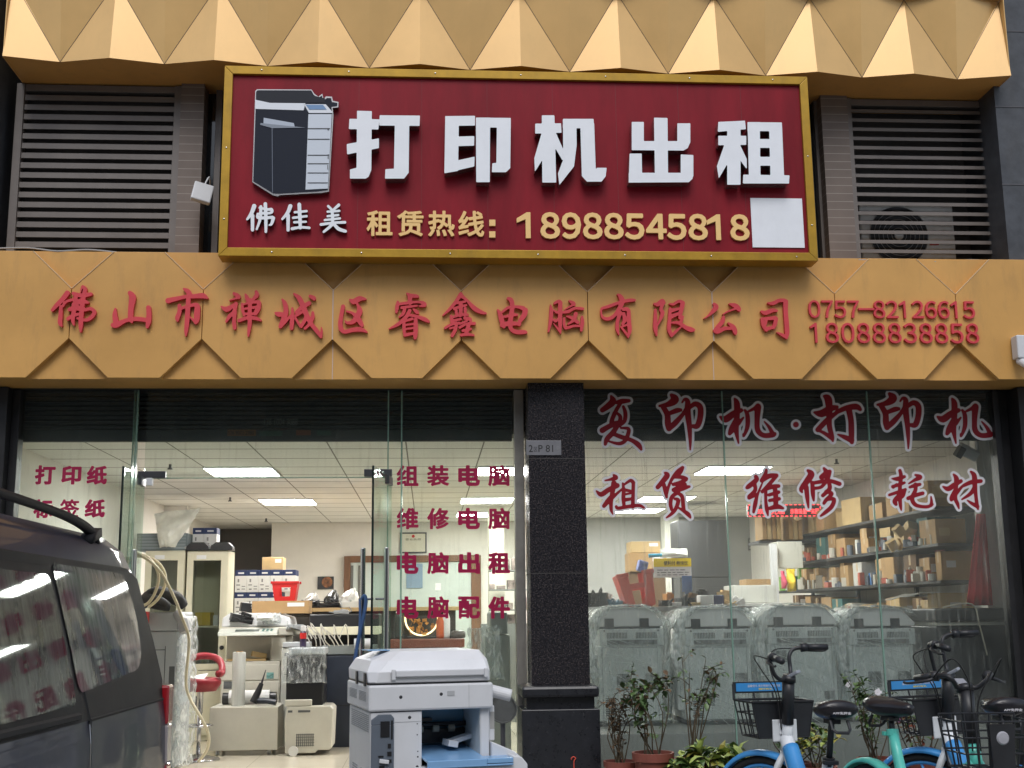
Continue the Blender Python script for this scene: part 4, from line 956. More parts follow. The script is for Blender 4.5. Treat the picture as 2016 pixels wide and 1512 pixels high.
xj1, xj2 = at(1432, 1000, 0).x, at(1722, 1000, 0).x
p1_ = pane("window_pane", 1.09, xj1 - .004, .17, ZT, glass_low, "right window pane nearest the granite pillar with white edged brush characters", 0, edges='r')
p2_ = pane("window_pane", xj1 + .004, xj2 - .004, .17, ZT, glass_low, "middle pane of the right shop window behind the first bicycle", 0, edges='r')
p3_ = pane("window_pane", xj2 + .004, 4.085, .17, ZT, glass_low, "rightmost pane of the right shop window in front of the black plotter", 0, edges='')
YIN = "1330,110,40 1390,190,125 1280,270,80 1125,300,26|1190,320,70 1260,450,80 1270,600,90 1290,690,80|1290,430,52 1420,380,70 1490,370,42|1290,690,70 1400,590,80 1530,440,50 1590,330,42|1515,240,14 1560,185,34 1610,225,70 1610,400,90 1640,650,70 1655,900,40 1655,1055,10|1640,330,50 1740,265,70 1825,320,82 1830,480,82 1780,640,80 1700,650,50"
JI = "292,125,14 320,190,62 320,350,58 310,500,54 340,678,8|112,350,14 180,380,72 280,310,62 370,270,42|310,390,52 260,500,66 230,560,32|400,360,12 340,430,42|418,268,18 450,330,42 450,470,42 405,588,18 397,562,8|470,280,18 540,245,34 580,220,60|580,230,70 570,400,52 580,520,54 650,580,48 760,575,52 790,560,30|760,555,42 720,480,28 660,410,6"
S1, S2, S3, S4, S5, S6 = (1170, 765), (1400, 765), (1720, 765), (1165, 910), (1465, 910), (1740, 910)
STK = [
 (p1_, S1, 8.765, "290,130,22 320,220,100 240,300,90 140,370,70|380,240,42 480,220,70 600,210,42|450,260,42 380,370,52 300,560,52|500,310,30 535,420,52 520,560,52 420,640,50|390,420,22 450,490,50 420,590,50 310,600,42|350,420,52 300,560,60 300,620,50|140,720,80 260,650,70 380,600,70 480,600,50|400,640,62 320,760,72 220,870,70 190,960,38|460,680,20 580,690,42 590,760,52 530,900,52 420,950,42 250,910,16|350,790,52 480,840,60 640,890,52 760,970,72 810,1050,28"),
 (p1_, S1, 8.765, YIN), (p2_, S2, 6.3, JI), (p2_, S2, 6.3, "1052,447,58"),
 (p2_, S2, 6.3, "1402,95,22 1450,130,80 1465,260,66 1465,450,52 1500,600,42 1510,655,8|1490,610,42 1400,550,30 1335,522,20|1280,295,14 1370,310,80 1480,250,70 1560,230,32|1325,510,52 1440,390,52 1580,280,32|1560,290,42 1680,240,52 1800,225,62 1850,260,30|1710,270,62 1735,400,58 1740,560,58 1745,665,40|1740,640,60 1650,600,42 1572,570,8"),
 (p3_, (1170 + 429.3, 765 - 2.3), 8.765, YIN), (p3_, (1400 + 428, 765), 6.3, JI),
 (p1_, S4, 9.164, "395,232,22 430,280,70 340,310,32 240,330,10|85,520,14 170,580,70 300,500,70 460,420,70|400,380,80 380,500,70 350,700,52 350,850,42 380,935,8|360,600,42 290,700,70 220,790,52|370,640,52 460,560,32 540,490,22|560,380,18 575,500,46 570,650,52 580,770,42|590,400,22 700,330,42 750,370,52|750,380,46 745,600,46 740,800,52|600,500,42 700,520,32|600,580,22 700,560,22|590,680,52 720,660,32|440,800,32 480,830,42 650,800,46 850,780,42 940,820,22"),
 (p1_, S4, 9.164, "1320,190,22 1360,240,80 1260,370,70 1190,450,60|1300,400,50 1330,520,60 1350,630,30|1640,95,42 1570,180,100 1470,270,50 1400,400,34 1350,560,42|1490,270,32 1620,270,52 1700,300,60|1700,310,52 1600,370,62 1470,400,42|1470,400,32 1580,400,52 1680,400,52|1480,500,62 1600,470,100 1760,440,30|1560,540,52 1450,620,52 1420,740,52 1440,850,42|1560,560,42 1630,620,52 1650,780,52 1660,870,50|1500,660,32 1560,690,52 1520,830,52 1440,930,42 1350,1000,14|1580,830,22 1660,880,42 1740,940,60 1780,1000,20"),
 (p2_, S5, 9.164, "210,260,52 220,320,70 90,430,70 50,460,40|180,370,52 200,500,52 100,620,70|90,640,52 200,590,52 240,590,32|330,370,10 240,590,32 200,750,60 170,900,30|400,140,32 380,220,52 320,320,50|320,330,62 450,250,70 580,240,60|570,260,52 450,400,52 330,530,50|390,500,42 390,700,38 410,850,52 430,960,10|400,480,52 520,440,60 620,430,50|450,590,42 620,540,50|460,690,42 630,660,50|550,440,62 570,600,70 570,800,70|470,830,52 600,800,70 700,830,30"),
 (p2_, S5, 9.164, "1150,150,32 1210,220,100 1120,360,90 1030,480,60 1045,540,20|1120,450,70 1140,640,58 1160,820,14|1230,370,52 1240,560,60 1255,690,20|1220,380,42 1400,350,52 1560,340,52 1720,390,60|1440,110,30 1480,190,80 1400,270,80|1540,170,60 1500,300,62 1400,440,42 1280,470,40|1530,370,52 1540,480,60 1420,600,50|1480,530,52 1580,570,52 1480,680,52 1440,740,40|1500,670,42 1620,670,52 1580,800,60 1470,900,52 1380,970,18"),
 (p3_, S6, 9.164, "290,150,42 310,250,52 290,450,52 290,650,52 300,780,42 315,865,8|150,295,10 250,300,60 370,260,40|160,440,42 260,410,42 370,370,32|230,400,30 170,450,40|100,590,32 250,540,42 390,490,32|270,600,52 200,700,70 220,760,40|390,500,22 340,600,60 290,650,40|570,230,22 650,270,70 560,320,42 450,385,10|470,450,32 560,420,52 650,400,40|440,650,52 560,600,52 700,560,50|570,400,52 570,500,52 510,650,60 560,760,52 680,800,42 800,800,42 870,760,40|850,780,42 860,710,32 850,620,8"),
 (p3_, S6, 9.164, "1260,220,18 1310,300,70 1300,450,60 1290,650,52 1330,750,46 1355,835,8|1070,440,14 1160,480,70 1270,410,70 1390,340,50|1290,500,52 1230,640,70 1220,680,40|1310,560,52 1400,450,32 1450,410,22|1440,420,42 1580,360,60 1750,340,50|1570,170,22 1630,240,70 1640,400,70 1660,600,46 1680,760,46 1700,850,14|1690,800,52 1600,750,42 1510,690,10|1640,440,52 1570,560,52 1410,670,14"),
]
for par, og, sc, st in STK:
    d = S_(st); k = sc / 8.765
    glyph("vinyl_outline", d, og, sc, YG, .0008, white_vinyl, par, lev=50 * k)
    glyph("vinyl_character", d, og, sc, YG - .0009, .0010, crimson, par, lev=9 * k)

# ================================================================ inside the shop
def lamp(x, y, label):
    t = thing("ceiling_lamp", label, "ceiling light", (x + .3, y + .3, ZC - .02), group="square panel lamps in the shop ceiling")
    b = MB(); b.box(x - .004, x + .604, y - .004, y + .604, ZC - .014, ZC - .002); b.build("frame", white_pl, t)
    b = MB(); b.box(x + .008, x + .592, y + .008, y + .592, ZC - .018, ZC - .0141); b.build("diffuser", lamp_m, t)
for x, y, l in ((-1.975, 2.35, "lit square ceiling lamp seen just under the transom of the open doors"), (-1.9, 5.35, "lit square ceiling lamp behind the doors, over the cream copier"),
                (.45, 2.35, "lit square ceiling lamp behind the first row of magenta characters, beside the pillar"), (.38, 5.3, "lit square ceiling lamp above the second row of magenta characters"),
                (.38, 7.3, "far ceiling lamp showing through the second row of magenta characters"), (2.53, 2.35, "lit square ceiling lamp nearest the right window, above the brush characters for repair"),
                (2.45, 5.2, "lit square ceiling lamp behind the upper part of the brush characters for rental"), (2.40, 6.8, "lit square ceiling lamp lowest behind the brush characters for rental")):
    lamp(x, y, l)
for u, v, l in ((335, 917, "small sprinkler head at the left of the shop ceiling near the glass"), (453, 982, "small sprinkler head between the two left ceiling lamps"), (524, 1023, "small sprinkler head at the far end of the ceiling"), (1647, 910, "small sprinkler head in the ceiling above the brush characters for repair")):
    D = 1.3 * 2400 / (1210 - v); p = at(u, v, D - 8.5)
    b = MB(); b.cyl((p.x, p.y, ZC), (p.x, p.y, ZC - .035), .012, 8).cyl((p.x, p.y, ZC - .035), (p.x, p.y, ZC - .045), .022, 10)
    tag(b.build("sprinkler", steel_dk), l, "sprinkler", "sprinkler heads in the shop ceiling")
# rear doorway with brown frame
x0, x1, z0, z1 = px(677, 1094, 947, 1200, 8.95)
t = thing("rear_doorway", "brown framed glazed doorway in the white rear wall behind the open door", "doorway", ((x0 + x1) / 2, 8.95, .17))
b = MB(); b.box(x0, x0 + .09, 8.92, 9.0, .17, z1).box(x1 - .14, x1, 8.92, 9.0, .17, z1).box(x0 + .09, x1 - .14, 8.92, 9.0, z1 - .09, z1); b.build("frame", wood, t, bevel=.004)
b = MB(); b.box(x0 + .09, x1 - .14, 8.955, 8.975, .17, z1 - .09); b.build("glazed_panel", frost, t)
b = MB(); b.box(x0 + .20, x0 + .26, 8.94, 8.956, .17, z1 - .13).box(x0 + .095, x0 + .13, 8.94, 8.956, .17, z1 - .13); b.build("stile", mat("dark_stile", (.12, .12, .11), .6), t)
q = MB(); a0, a1, c0, c1 = px(800, 1110, 832, 1158, 8.94); q.box(a0, a1, 8.938, 8.95, c0, c1); q.build("notice", blueplate, t)
q = MB(); a0, a1, c0, c1 = px(857, 1148, 868, 1162, 8.94); q.box(a0, a1, 8.938, 8.95, c0, c1); q.build("notice", paper_w, t)
x0, x1, z0, z1 = px(787, 1048, 840, 1089, 8.97)
t = thing("framed_certificate", "framed certificate with a red seal on the rear wall above the brown doorway", "certificate", ((x0 + x1) / 2, 8.98, z0))
b = MB(); b.box(x0, x1, 8.975, 8.997, z0, z1); b.build("frame", steel_dk, t, bevel=.003)
b = MB(); b.box(x0 + .02, x1 - .02, 8.972, 8.9745, z0 + .02, z1 - .02); b.build("paper", cert_m, t)
b = MB(); b.lathe([(.022, 0), (.001, -.001)], ((x0 + x1) / 2, 8.9715, z1 - .055), 14, 'y'); b.build("seal", red_pl, t)
text_rect("lettering", "营业执照", x0 + .08, x1 - .08, z1 - .115, z1 - .085, 8.9715, .0008, blackprint, t)
x0, x1, z0, z1 = px(625, 1135, 657, 1160, 8.97)
t = thing("food_picture", "small picture of a plate of food on the rear wall", "picture", ((x0 + x1) / 2, 8.98, z0))
b = MB(); b.box(x0, x1, 8.978, 8.996, z0, z1); b.build("board", dark_pl, t)
b = MB(); b.lathe([(.075, 0), (.07, -.006), (.001, -.008)], ((x0 + x1) / 2 + .02, 8.977, (z0 + z1) / 2 + .01), 18, 'y'); b.build("plate", tan_print, t)
# column at the back
x0, x1, _, _ = px(963, 1100, 993, 1150, 6.5); b = MB(); b.box(x0, x1, 6.5, 6.8, .17, ZC - .003); tag(b.build("white_column", mat("column_white", (.75, .72, .62), .7, var=.04)), "cream column in the shop behind the right magenta characters", "column")
x0, x1, _, _ = px(1312, 1100, 1340, 1150, 7.8); b = MB(); b.box(x0, x1, 7.8, 8.1, .17, ZC - .003); tag(b.build("white_column", mat("column_grey", (.60, .60, .54), .7, var=.04)), "pale grey column behind the yellow notice in the right window", "column")

# ---------------- steel cabinets
def cabinet(u0, u1, Y, label):
    x0, x1 = at(u0, 1200, Y).x, at(u1, 1200, Y).x; zt = at((u0 + u1) / 2, 1084, Y).z
    t = thing("steel_cabinet", label, "cabinet", ((x0 + x1) / 2, Y + .2, .17))
    z0 = .17
    b = MB(); b.box(x0, x1, Y + .42, Y + .44, z0, zt).box(x0, x0 + .02, Y + .02, Y + .42, z0, zt).box(x1 - .02, x1, Y + .02, Y + .42, z0, zt).box(x0 + .02, x1 - .02, Y + .02, Y + .42, zt - .02, zt).box(x0 + .02, x1 - .02, Y + .02, Y + .42, z0, z0 + .62)
    b.box(x0 + .02, x1 - .02, Y + .03, Y + .42, z0 + 1.12, z0 + 1.14); b.build("carcass", cream_steel, t, bevel=.003)
    b = MB(); w = x1 - x0; zd0, zd1 = z0 + .70, zt - .012
    b.box(x0 + .004, x0 + .07, Y, Y + .018, zd0, zd1).box(x1 - .07, x1 - .004, Y, Y + .018, zd0, zd1).box(x0 + .07, x1 - .07, Y, Y + .018, zd1 - .09, zd1).box(x0 + .07, x1 - .07, Y, Y + .018, zd0, zd0 + .06)
    d = b.build("glazed_door", cream_steel, t, bevel=.003)
    b = MB(); b.box(x0 + .07, x1 - .07, Y + .007, Y + .011, zd0 + .06, zd1 - .09); b.build("pane", cab_glass, d)
    b = MB(); b.box(x0 + .02, x0 + .05, Y - .004, Y - .0002, zd0 + .40, zd0 + .55); b.build("handle", steel_dk, d)
    b = MB(); b.lathe([(.022, 0), (.022, -.02), (.012, -.028), (.001, -.028)], (x1 - .035, Y - .0003, zd0 + .22), 16, 'y'); b.build("knob", dark_pl, d)
    b = MB(); b.box(x0 + .1, x0 + .2, Y - .002, Y - .0003, zd1 - .075, zd1 - .035); b.build("label_sticker", paper_w, d)
    b = MB(); b.box(x0 + .006, x1 - .006, Y, Y + .018, z0 + .52, z0 + .69); dr = b.build("drawer", cream_steel, t, bevel=.003)
    b = MB(); b.box(x0 + .12, x1 - .12, Y - .012, Y - .0003, z0 + .57, z0 + .60); b.build("handle", steel, dr)
    b = MB(); b.box(x0 + .006, x1 - .006, Y, Y + .018, z0 + .05, z0 + .51); dd = b.build("lower_door", cream_steel, t, bevel=.003)
    b = MB(); b.box(x0 + .14, x0 + .17, Y - .004, Y - .0003, z0 + .30, z0 + .44); b.build("handle", dark_pl, dd)
    return t, x0, x1, zt
c1, ax0, ax1, azt = cabinet(364, 446, 4.5, "cream steel cabinet with a glazed door holding a yellow tub, beside the paper cartons")
c2, bx0, bx1, bzt = cabinet(281, 360, 4.5, "cream steel cabinet behind the coiled hose, left of the one with the yellow tub")
b = MB(); b.box(ax0 + .09, ax0 + .25, 4.57, 4.80, 1.312, 1.45); tag(b.build("yellow_tub", yellow_tub, bevel=.01), "yellow plastic tub behind the cabinet's glass door", "tub")
b = MB(); b.ball((ax0 + .20, 4.68, .92), (.10, .08, .10), jit=.12).ball((ax0 + .26, 4.66, .87), (.09, .08, .06), jit=.15); tag(b.build("plastic_bag", film, smooth=True), "clear plastic bag on the lower shelf inside the glazed cabinet", "bag")
b = MB(); b.box(ax0 + .27, ax0 + .33, 4.6, 4.7, 1.312, 1.42); tag(b.build("white_bottle", white_pl, bevel=.012), "white bottle beside the yellow tub in the cabinet", "bottle")
# on top of the cabinets
t = thing("louvred_unit", "blue grey louvred metal unit lying on the left cabinet under a plastic bag", "appliance", (bx0 + .2, 4.7, bzt))
b = MB(); b.box(bx0 - .1, bx1 + .02, 4.52, 4.92, bzt + .001, bzt + .18); b.build("casing", mat("unit_blue_grey", (.17, .21, .23), .5), t, bevel=.004)
b = MB()
for k in range(5): b.box(bx0 - .08, bx1, 4.505, 4.5195, bzt + .02 + k * .032, bzt + .04 + k * .032)
b.build("slats", mat("unit_slat", (.27, .32, .34), .5), t)
def crumple(u0, v0, u1, v1, Y, amp, m, name, label, cat, nu=16, nv=12, shape=None):
    x0, x1, z0, z1 = px(u0, v0, u1, v1, Y); rnd = random.Random(u0 * 7 + v0)
    H = {}
    def fn(a, b_):
        w = 1 - abs(2 * a - 1) ** 3 * .25
        x = x0 + (x1 - x0) * (.5 + (a - .5) * w); z = z0 + (z1 - z0) * b_
        if shape: x, z = shape(x, z, a, b_, x0, x1, z0, z1)
        return (x + rnd.uniform(-1, 1) * amp * .4, Y + rnd.uniform(-1, 1) * amp - .12 * math.sin(math.pi * a) * math.sin(math.pi * min(1, b_ + .15)), z + rnd.uniform(-1, 1) * amp * .4)
    b = MB(); b.sheet(fn, nu, nv); o = b.build(name, m, smooth=True, subsurf=1, solid=.004)
    return tag(o, label, cat)
def bagshape(x, z, a, b_, x0, x1, z0, z1):
    # drooping triangle: full width at the top, a point at the lower left
    wv = .30 + .70 * b_
    xc = x0 + (x1 - x0) * (.36 + .14 * b_)
    return xc + (x - (x0 + x1) / 2) * wv, z + .08 * (a - .4) * (z1 - z0) * 2 * b_
crumple(286, 1006, 412, 1078, 4.45, .022, mat("bag_white_film", (.72, .73, .66), .3, bump=1.0, bscale=14, var=.12, vscale=10), "plastic_bag", "crumpled white plastic bag draped over the louvred unit on the left cabinet", "bag", shape=bagshape)
def carton_box(x0, x1, y0, y1, z0, z1, label, grp, rows=1, body=paper_w):
    t = thing("paper_carton", label, "carton", ((x0 + x1) / 2, (y0 + y1) / 2, z0), group=grp)
    h = z1 - z0
    b = MB(); b.box(x0, x1, y0, y1, z0, z1 - h * .26); b.build("box", body, t, bevel=.003)
    b = MB(); b.box(x0, x1, y0, y1, z1 - h * .26 + .0005, z1); b.build("lid", navy, t, bevel=.003)
    b = MB(); w = x1 - x0
    b.box(x0 + w * .18, x0 + w * .42, y0 - .0015, y0 - .0003, z0 + h * .10, z0 + h * .16).box(x0 + w * .58, x0 + w * .88, y0 - .0015, y0 - .0003, z0 + h * .12, z0 + h * .16).box(x0 + w * .58, x0 + w * .88, y0 - .0015, y0 - .0003, z0 + h * .24, z0 + h * .28)
    b.box(x0 + w * .22, x0 + w * .36, y0 - .0015, y0 - .0003, z0 + h * .45, z0 + h * .60).box(x0 + w * .12, x0 + w * .44, y0 - .0015, y0 - .0003, z0 + h * .30, z0 + h * .35); b.build("print", greyprint, t)
    b = MB(); b.box(x0 + w * .25, x0 + w * .75, y0 - .0015, y0 - .0003, z1 - h * .17, z1 - h * .10); b.build("print", paper_w, t)
x0, x1, z0, z1 = px(376, 1026, 420, 1066, 4.62)
carton_box(x0, (x0 + x1) / 2, 4.72, 4.92, azt + .002, azt + .002 + .25, "white paper carton on top of the cabinet, touching the draped bag", "paper cartons on the cabinet")
carton_box((x0 + x1) / 2 + .003, x1 + .02, 4.72, 4.92, azt + .002, azt + .002 + .25, "white paper carton on top of the cabinet, right of its twin", "paper cartons on the cabinet")
for k, (u0, u1, l) in enumerate(((366, 412, "black toner cartridge lying on the cabinet in front of the white cartons"), (414, 458, "black toner cartridge at the right edge of the cabinet top"))):
    x0, x1, z0, z1 = px(u0, 1062, u1, 1083, 4.5); zz = azt + .001; h = .085
    t = thing("toner_cartridge", l, "toner cartridge", ((x0 + x1) / 2, 4.56, zz))
    b = MB(); b.prism([(x0, zz), (x1, zz), (x1 - .005, zz + h * .5), (x1 - .05, zz + h), (x0 + .06, zz + h), (x0 + .01, zz + h * .55)], 4.48, 4.66); b.build("shell", dark_pl, t, bevel=.004)
    b = MB(); b.cyl((x0 - .01, 4.50, zz + .03), (x1 + .01, 4.50, zz + .03), .016, 10); b.build("roller", grey_pl, t)
# paper carton wall and the low table under it
Yc = 5.6
ux = [462, 485.5, 509, 532, 555, 572]
xs = [at(u, 1160, Yc).x for u in ux]
zt = at(516, 1122, Yc).z; hh = .247
b = MB(); b.box(xs[0] - .05, xs[-1] + .55, Yc - .05, Yc + .5, zt - 3 * hh - .05, zt - 3 * hh - .001)
for xx in (xs[0], xs[-1] + .48): b.box(xx, xx + .05, Yc, Yc + .05, .17, zt - 3 * hh - .05)
tag(b.build("work_table", wood), "brown work table under the stacked white paper cartons", "table")
for r in range(3):
    for c in range(5):
        if c == 4 and r > 0: continue
        carton_box(xs[c] + .0015, xs[c + 1] - .0015 if c < 4 else xs[c] + .15, Yc, Yc + .33, zt - (r + 1) * hh + .001, zt - r * hh - .001,
                   f"navy lidded white paper carton, {ORD[c]} from left in the stack's {('top', 'second', 'third')[r]} row", "stacked white paper cartons")
def cbox(name, u0, v0, u1, v1, Y, dep, m, label, cat, grp=None, tape=True, z0=None):
    x0, x1, za_, zb_ = px(u0, v0, u1, v1, Y)
    if z0 is not None: za_ = z0
    t = thing(name, label, cat, ((x0 + x1) / 2, Y + dep / 2, za_), group=grp)
    b = MB(); b.box(x0, x1, Y, Y + dep, za_, zb_); b.build("box", m, t, bevel=.003)
    if tape:
        b = MB(); b.box(x0 + (x1 - x0) * .62, x0 + (x1 - x0) * .92, Y - .0015, Y - .0003, za_ + (zb_ - za_) * .55, za_ + (zb_ - za_) * .85); b.build("label_sticker", paper_w, t)
    return t
cbox("cardboard_box", 516, 1097, 557, 1122, 5.62, .3, carton_l, "tan cardboard box on top of the white paper cartons", "box", z0=zt + .001)
cbox("cardboard_box", 496, 1183, 608, 1208, 4.0, .35, carton, "long flat cardboard box lying on the cream copier under the red basket", "box")
zbk = at(550, 1183, 4.0).z
def basket(u0, v0, u1, v1, Y, m, label, z0=None):
    x0, x1, za_, zb_ = px(u0, v0, u1, v1, Y)
    if z0 is not None: za_ = z0
    t = thing("plastic_basket", label, "basket", ((x0 + x1) / 2, Y + .1, za_))
    tap = (x1 - x0) * .12; d = .22; w_ = .006; h = zb_ - za_; X0, X1 = x0 + tap, x1 - tap
    b = MB()
    def wall(q0, q1, p0, p1, y0, y1, hole):
        # front/back wall with an opening below the rim
        zs = [za_, za_ + h * .22, za_ + h * .72, zb_]
        def xx(z): k = (z - za_) / h; return (q0 + (p0 - q0) * k, q1 + (p1 - q1) * k)
        for i in range(3):
            a, c_ = xx(zs[i]), xx(zs[i + 1])
            if i == 1 and hole:
                for (f0, f1) in ((0, .26), (.74, 1)):
                    b.prism([(a[0] + (a[1] - a[0]) * f0, zs[i]), (a[0] + (a[1] - a[0]) * f1, zs[i]), (c_[0] + (c_[1] - c_[0]) * f1, zs[i + 1]), (c_[0] + (c_[1] - c_[0]) * f0, zs[i + 1])], y0, y1)
            else: b.prism([(a[0], zs[i]), (a[1], zs[i]), (c_[1], zs[i + 1]), (c_[0], zs[i + 1])], y0, y1)
    wall(X0, X1, x0, x1, Y, Y + w_, True); wall(X0, X1, x0, x1, Y + d, Y + d + w_, True)
    b.prism([(X0, za_), (X0 + w_, za_), (x0 + w_, zb_), (x0, zb_)], Y + w_ + .0003, Y + d - .0003).prism([(X1 - w_, za_), (X1, za_), (x1, zb_), (x1 - w_, zb_)], Y + w_ + .0003, Y + d - .0003)
    b.box(X0 + w_ + .0005, X1 - w_ - .0005, Y + w_ + .0003, Y + d - .0003, za_, za_ + w_)
    b.build("shell", m, t, bevel=.003)
    b = MB(); b.box(x0 - .012, x1 + .012, Y - .012, Y - .0003, zb_ - .022, zb_ + .004).box(x0 - .012, x1 + .012, Y + d + w_ + .0003, Y + d + .018, zb_ - .022, zb_ + .004); b.build("rim", m, t, bevel=.003)
    return t
basket(535, 1145, 586, 1182, 4.05, red_pl, "bright red plastic basket standing on the long cardboard box", z0=zbk + .001)
# bags on the counter
from mathutils import noise as NZ
def bag(u0, v0, u1, v1, Y, m, label, name="plastic_bag"):
    """slumped bag: flat foot, gathered top pulled to one side, folds from noise"""
    x0, x1, z0, z1 = px(u0, v0, u1, v1, Y); w, h = (x1 - x0) / 2, z1 - z0; cx_ = (x0 + x1) / 2; nu, nv = 40, 20; vs, fs = [], []
    for j in range(nv + 1):
        t_ = j / nv; r_ = (1.0 if t_ < .45 else 1 - .78 * ((t_ - .45) / .55) ** 1.6) * (.86 + .14 * min(1, t_ * 5))
        for i in range(nu):
            a = 2 * math.pi * i / nu
            p = Vector((math.cos(a) * 1.7, math.sin(a) * 1.7, t_ * 2.2 + u0 * .37)); q = NZ.noise(p * 1.3) * .28 + abs(NZ.noise(p * 3.1)) * .22
            rr = r_ * (.92 + q)
            vs.append((cx_ + w * .88 * rr * math.cos(a) + w * .35 * t_ * t_, Y + .15 + .15 * rr * math.sin(a), z0 + h * t_ * (.96 + .10 * NZ.noise(p * 2))))
    for j in range(nv):
        for i in range(nu): fs.append((j * nu + i, j * nu + (i + 1) % nu, (j + 1) * nu + (i + 1) % nu, (j + 1) * nu + i))
    fs += [list(range(nu))[::-1], list(range(nv * nu, nv * nu + nu))]
    b = MB(); b.add(vs, fs)
    return tag(b.build(name, m, smooth=True), label, "bag")
bag(632, 1160, 668, 1196, 5.0, bag_k, "black bin bag on the counter under the food picture")
bag(664, 1157, 706, 1196, 4.9, bag_w, "white plastic bag on the counter beside the black bag")
bag(590, 1166, 628, 1200, 5.0, mat("bag_grey", (.45, .42, .38), .35, bump=.8, bscale=20), "greyish clear bag on the counter behind the long cardboard box")
x0, x1, z0, z1 = px(560, 1196, 905, 1210, 5.2)
t = thing("counter", "long cluttered counter with a thin pale top in the middle of the shop", "counter", ((x0 + x1) / 2, 5.2, .17))
b = MB(); b.box(x0, x1, 4.85, 5.45, z1 - .04, z1); b.build("counter_top", carton_l, t, bevel=.004)
b = MB(); b.box(x0 + .05, x1 - .05, 4.95, 5.40, .17, z1 - .041); b.build("counter_body", mat("counter_dark", (.06, .055, .05), .6), t)

# more clutter on the counter and machines in the middle
zc_ = at(730, 1196, 5.2).z
def lump(name, u, v, Y, size, m, label, cat, rot=(0, 0, 0), z=None, wires=0, seed=0):
    p = at(u, v, Y); z = p.z if z is None else z; rn = random.Random(seed + int(u)); b = MB()
    b.obox((p.x, Y, z + size[2] / 2), size, rot); b.obox((p.x + size[0] * .2, Y, z + size[2] * 1.05), (size[0] * .45, size[1] * .7, size[2] * .35), (rot[0], rot[1] + .12, rot[2] + .3))
    for k in range(wires):
        q = [Vector((p.x + rn.uniform(-.12, .12), Y - size[1] * .6 + rn.uniform(-.03, .03), z + rn.uniform(.005, .09))) for _ in range(4)]
        b.tube(q, .005, 5, smooth=4)
    return tag(b.build(name, m, bevel=.004), label, cat)
lump("label_printer", 648, 1190, 4.95, (.22, .14, .05), dark_pl, "flat black gadget with wires on the counter before the bin bag", "gadget", z=zc_, wires=4)
lump("parts_box", 690, 1192, 4.93, (.20, .12, .06), mat("parts_white", (.66, .66, .62), .5), "small white parts box on the counter before the white bag", "box", (0, 0, .2), z=zc_)
lump("cable_heap", 612, 1196, 4.92, (.16, .10, .04), dark_pl, "heap of black cables at the left end of the counter", "cables", z=zc_, wires=9)
lump("spare_tray", 588, 1216, 3.95, (.22, .16, .03), grey_pl, "grey printer tray lying askew beside the cream copier", "printer part", (0, .25, .5), z=1.265, wires=2)
lump("black_roller_unit", 478, 1200, 3.95, (.24, .10, .07), dark_pl, "black roller unit with loose wires on top of the cream copier", "printer part", (.1, .2, .4), z=1.345, wires=5)
lump("tape_dispenser", 672, 1208, 3.62, (.14, .08, .035), mat("disp_grey", (.30, .31, .32), .4), "grey tape dispenser on the hood of the dark wide printer", "tape dispenser", z=at(660, 1209, 3.6).z + .001, wires=1)
b = MB(); rn = random.Random(77)
for k in range(9):
    x_ = at(596 + 9 * k, 1250, 3.3).x; b.tube([(x_, 3.3, 1.19), (x_ + rn.uniform(-.06, .06), 3.28, 1.26 + rn.uniform(0, .08)), (x_ + rn.uniform(.02, .10), 3.32, 1.20 + rn.uniform(-.05, .03)), (x_ + .08, 3.36, 1.12)], .006, 5, smooth=4)
tag(b.build("white_cable_loops", mat("cable_white", (.62, .60, .54), .5)), "loops of white cable hanging between the cream copier and the wide printer", "cables")

# ---------------- machines in the middle of the shop
ZF = .171
def groundz(p, m_): return m_
# cream office copier
Y0 = 3.9
x0, x1, z0, z1 = px(436, 1236, 560, 1440, Y0)
t = thing("office_copier", "large cream office copier with a tilted control panel behind the low trolley", "copier", ((x0 + x1) / 2, Y0 + .3, ZF))
xb0, xb1 = at(436, 1300, Y0).x, at(552, 1300, Y0).x; xe = at(562, 1300, Y0).x
zA, zB, zC_, zD = ZF, at(495, 1296, Y0).z, at(495, 1252, Y0).z, at(495, 1222, Y0).z
b = MB(); b.box(xb0, xb1, Y0, Y0 + .62, ZF + .04, zB - .03).box(xb0 + .02, xb1 - .10, Y0 + .16, Y0 + .62, zB - .03, zC_).box(xb1 - .098, xe, Y0 + .02, Y0 + .62, zB - .029, zC_ - .002); b.build("body", beige, t, bevel=.008)
b = MB(); b.box(xb0 - .02, xe + .08, Y0 - .01, Y0 + .60, zC_ + .001, zC_ + .085); b.build("scanner_bed", beige, t, bevel=.012)
b = MB(); b.prism([(Y0 - .16, zC_ + .005), (Y0 - .155, zC_ + .035), (Y0 - .012, zC_ + .075), (Y0 - .012, zC_ + .02)], xb0 - .02, xb1 - .02, 'x'); cp = b.build("control_panel", mat("panel_pale", (.60, .62, .56), .4), t, bevel=.004)
b = MB(); b.add([(xb0 + .14, Y0 - .132, zC_ + .0445), (xb1 - .20, Y0 - .132, zC_ + .0445), (xb1 - .20, Y0 - .06, zC_ + .0648), (xb0 + .14, Y0 - .06, zC_ + .0648)], [(0, 1, 2, 3)]); b.build("screen", mat("screen_grey", (.16, .18, .17), .2), cp)
b = MB()
for q in range(6):
    xx = xb1 - .17 + (q % 3) * .04; yy = Y0 - .13 + (q // 3) * .045; zz = zC_ + .0465 + (q // 3) * .0126
    b.box(xx, xx + .022, yy, yy + .018, zz, zz + .008)
b.build("buttons", mat("button_teal", (.10, .24, .22), .5), cp)
b = MB(); b.box(xb0 + .12, xb0 + .16, Y0 - .14, Y0 - .08, zC_ + .047, zC_ + .049)
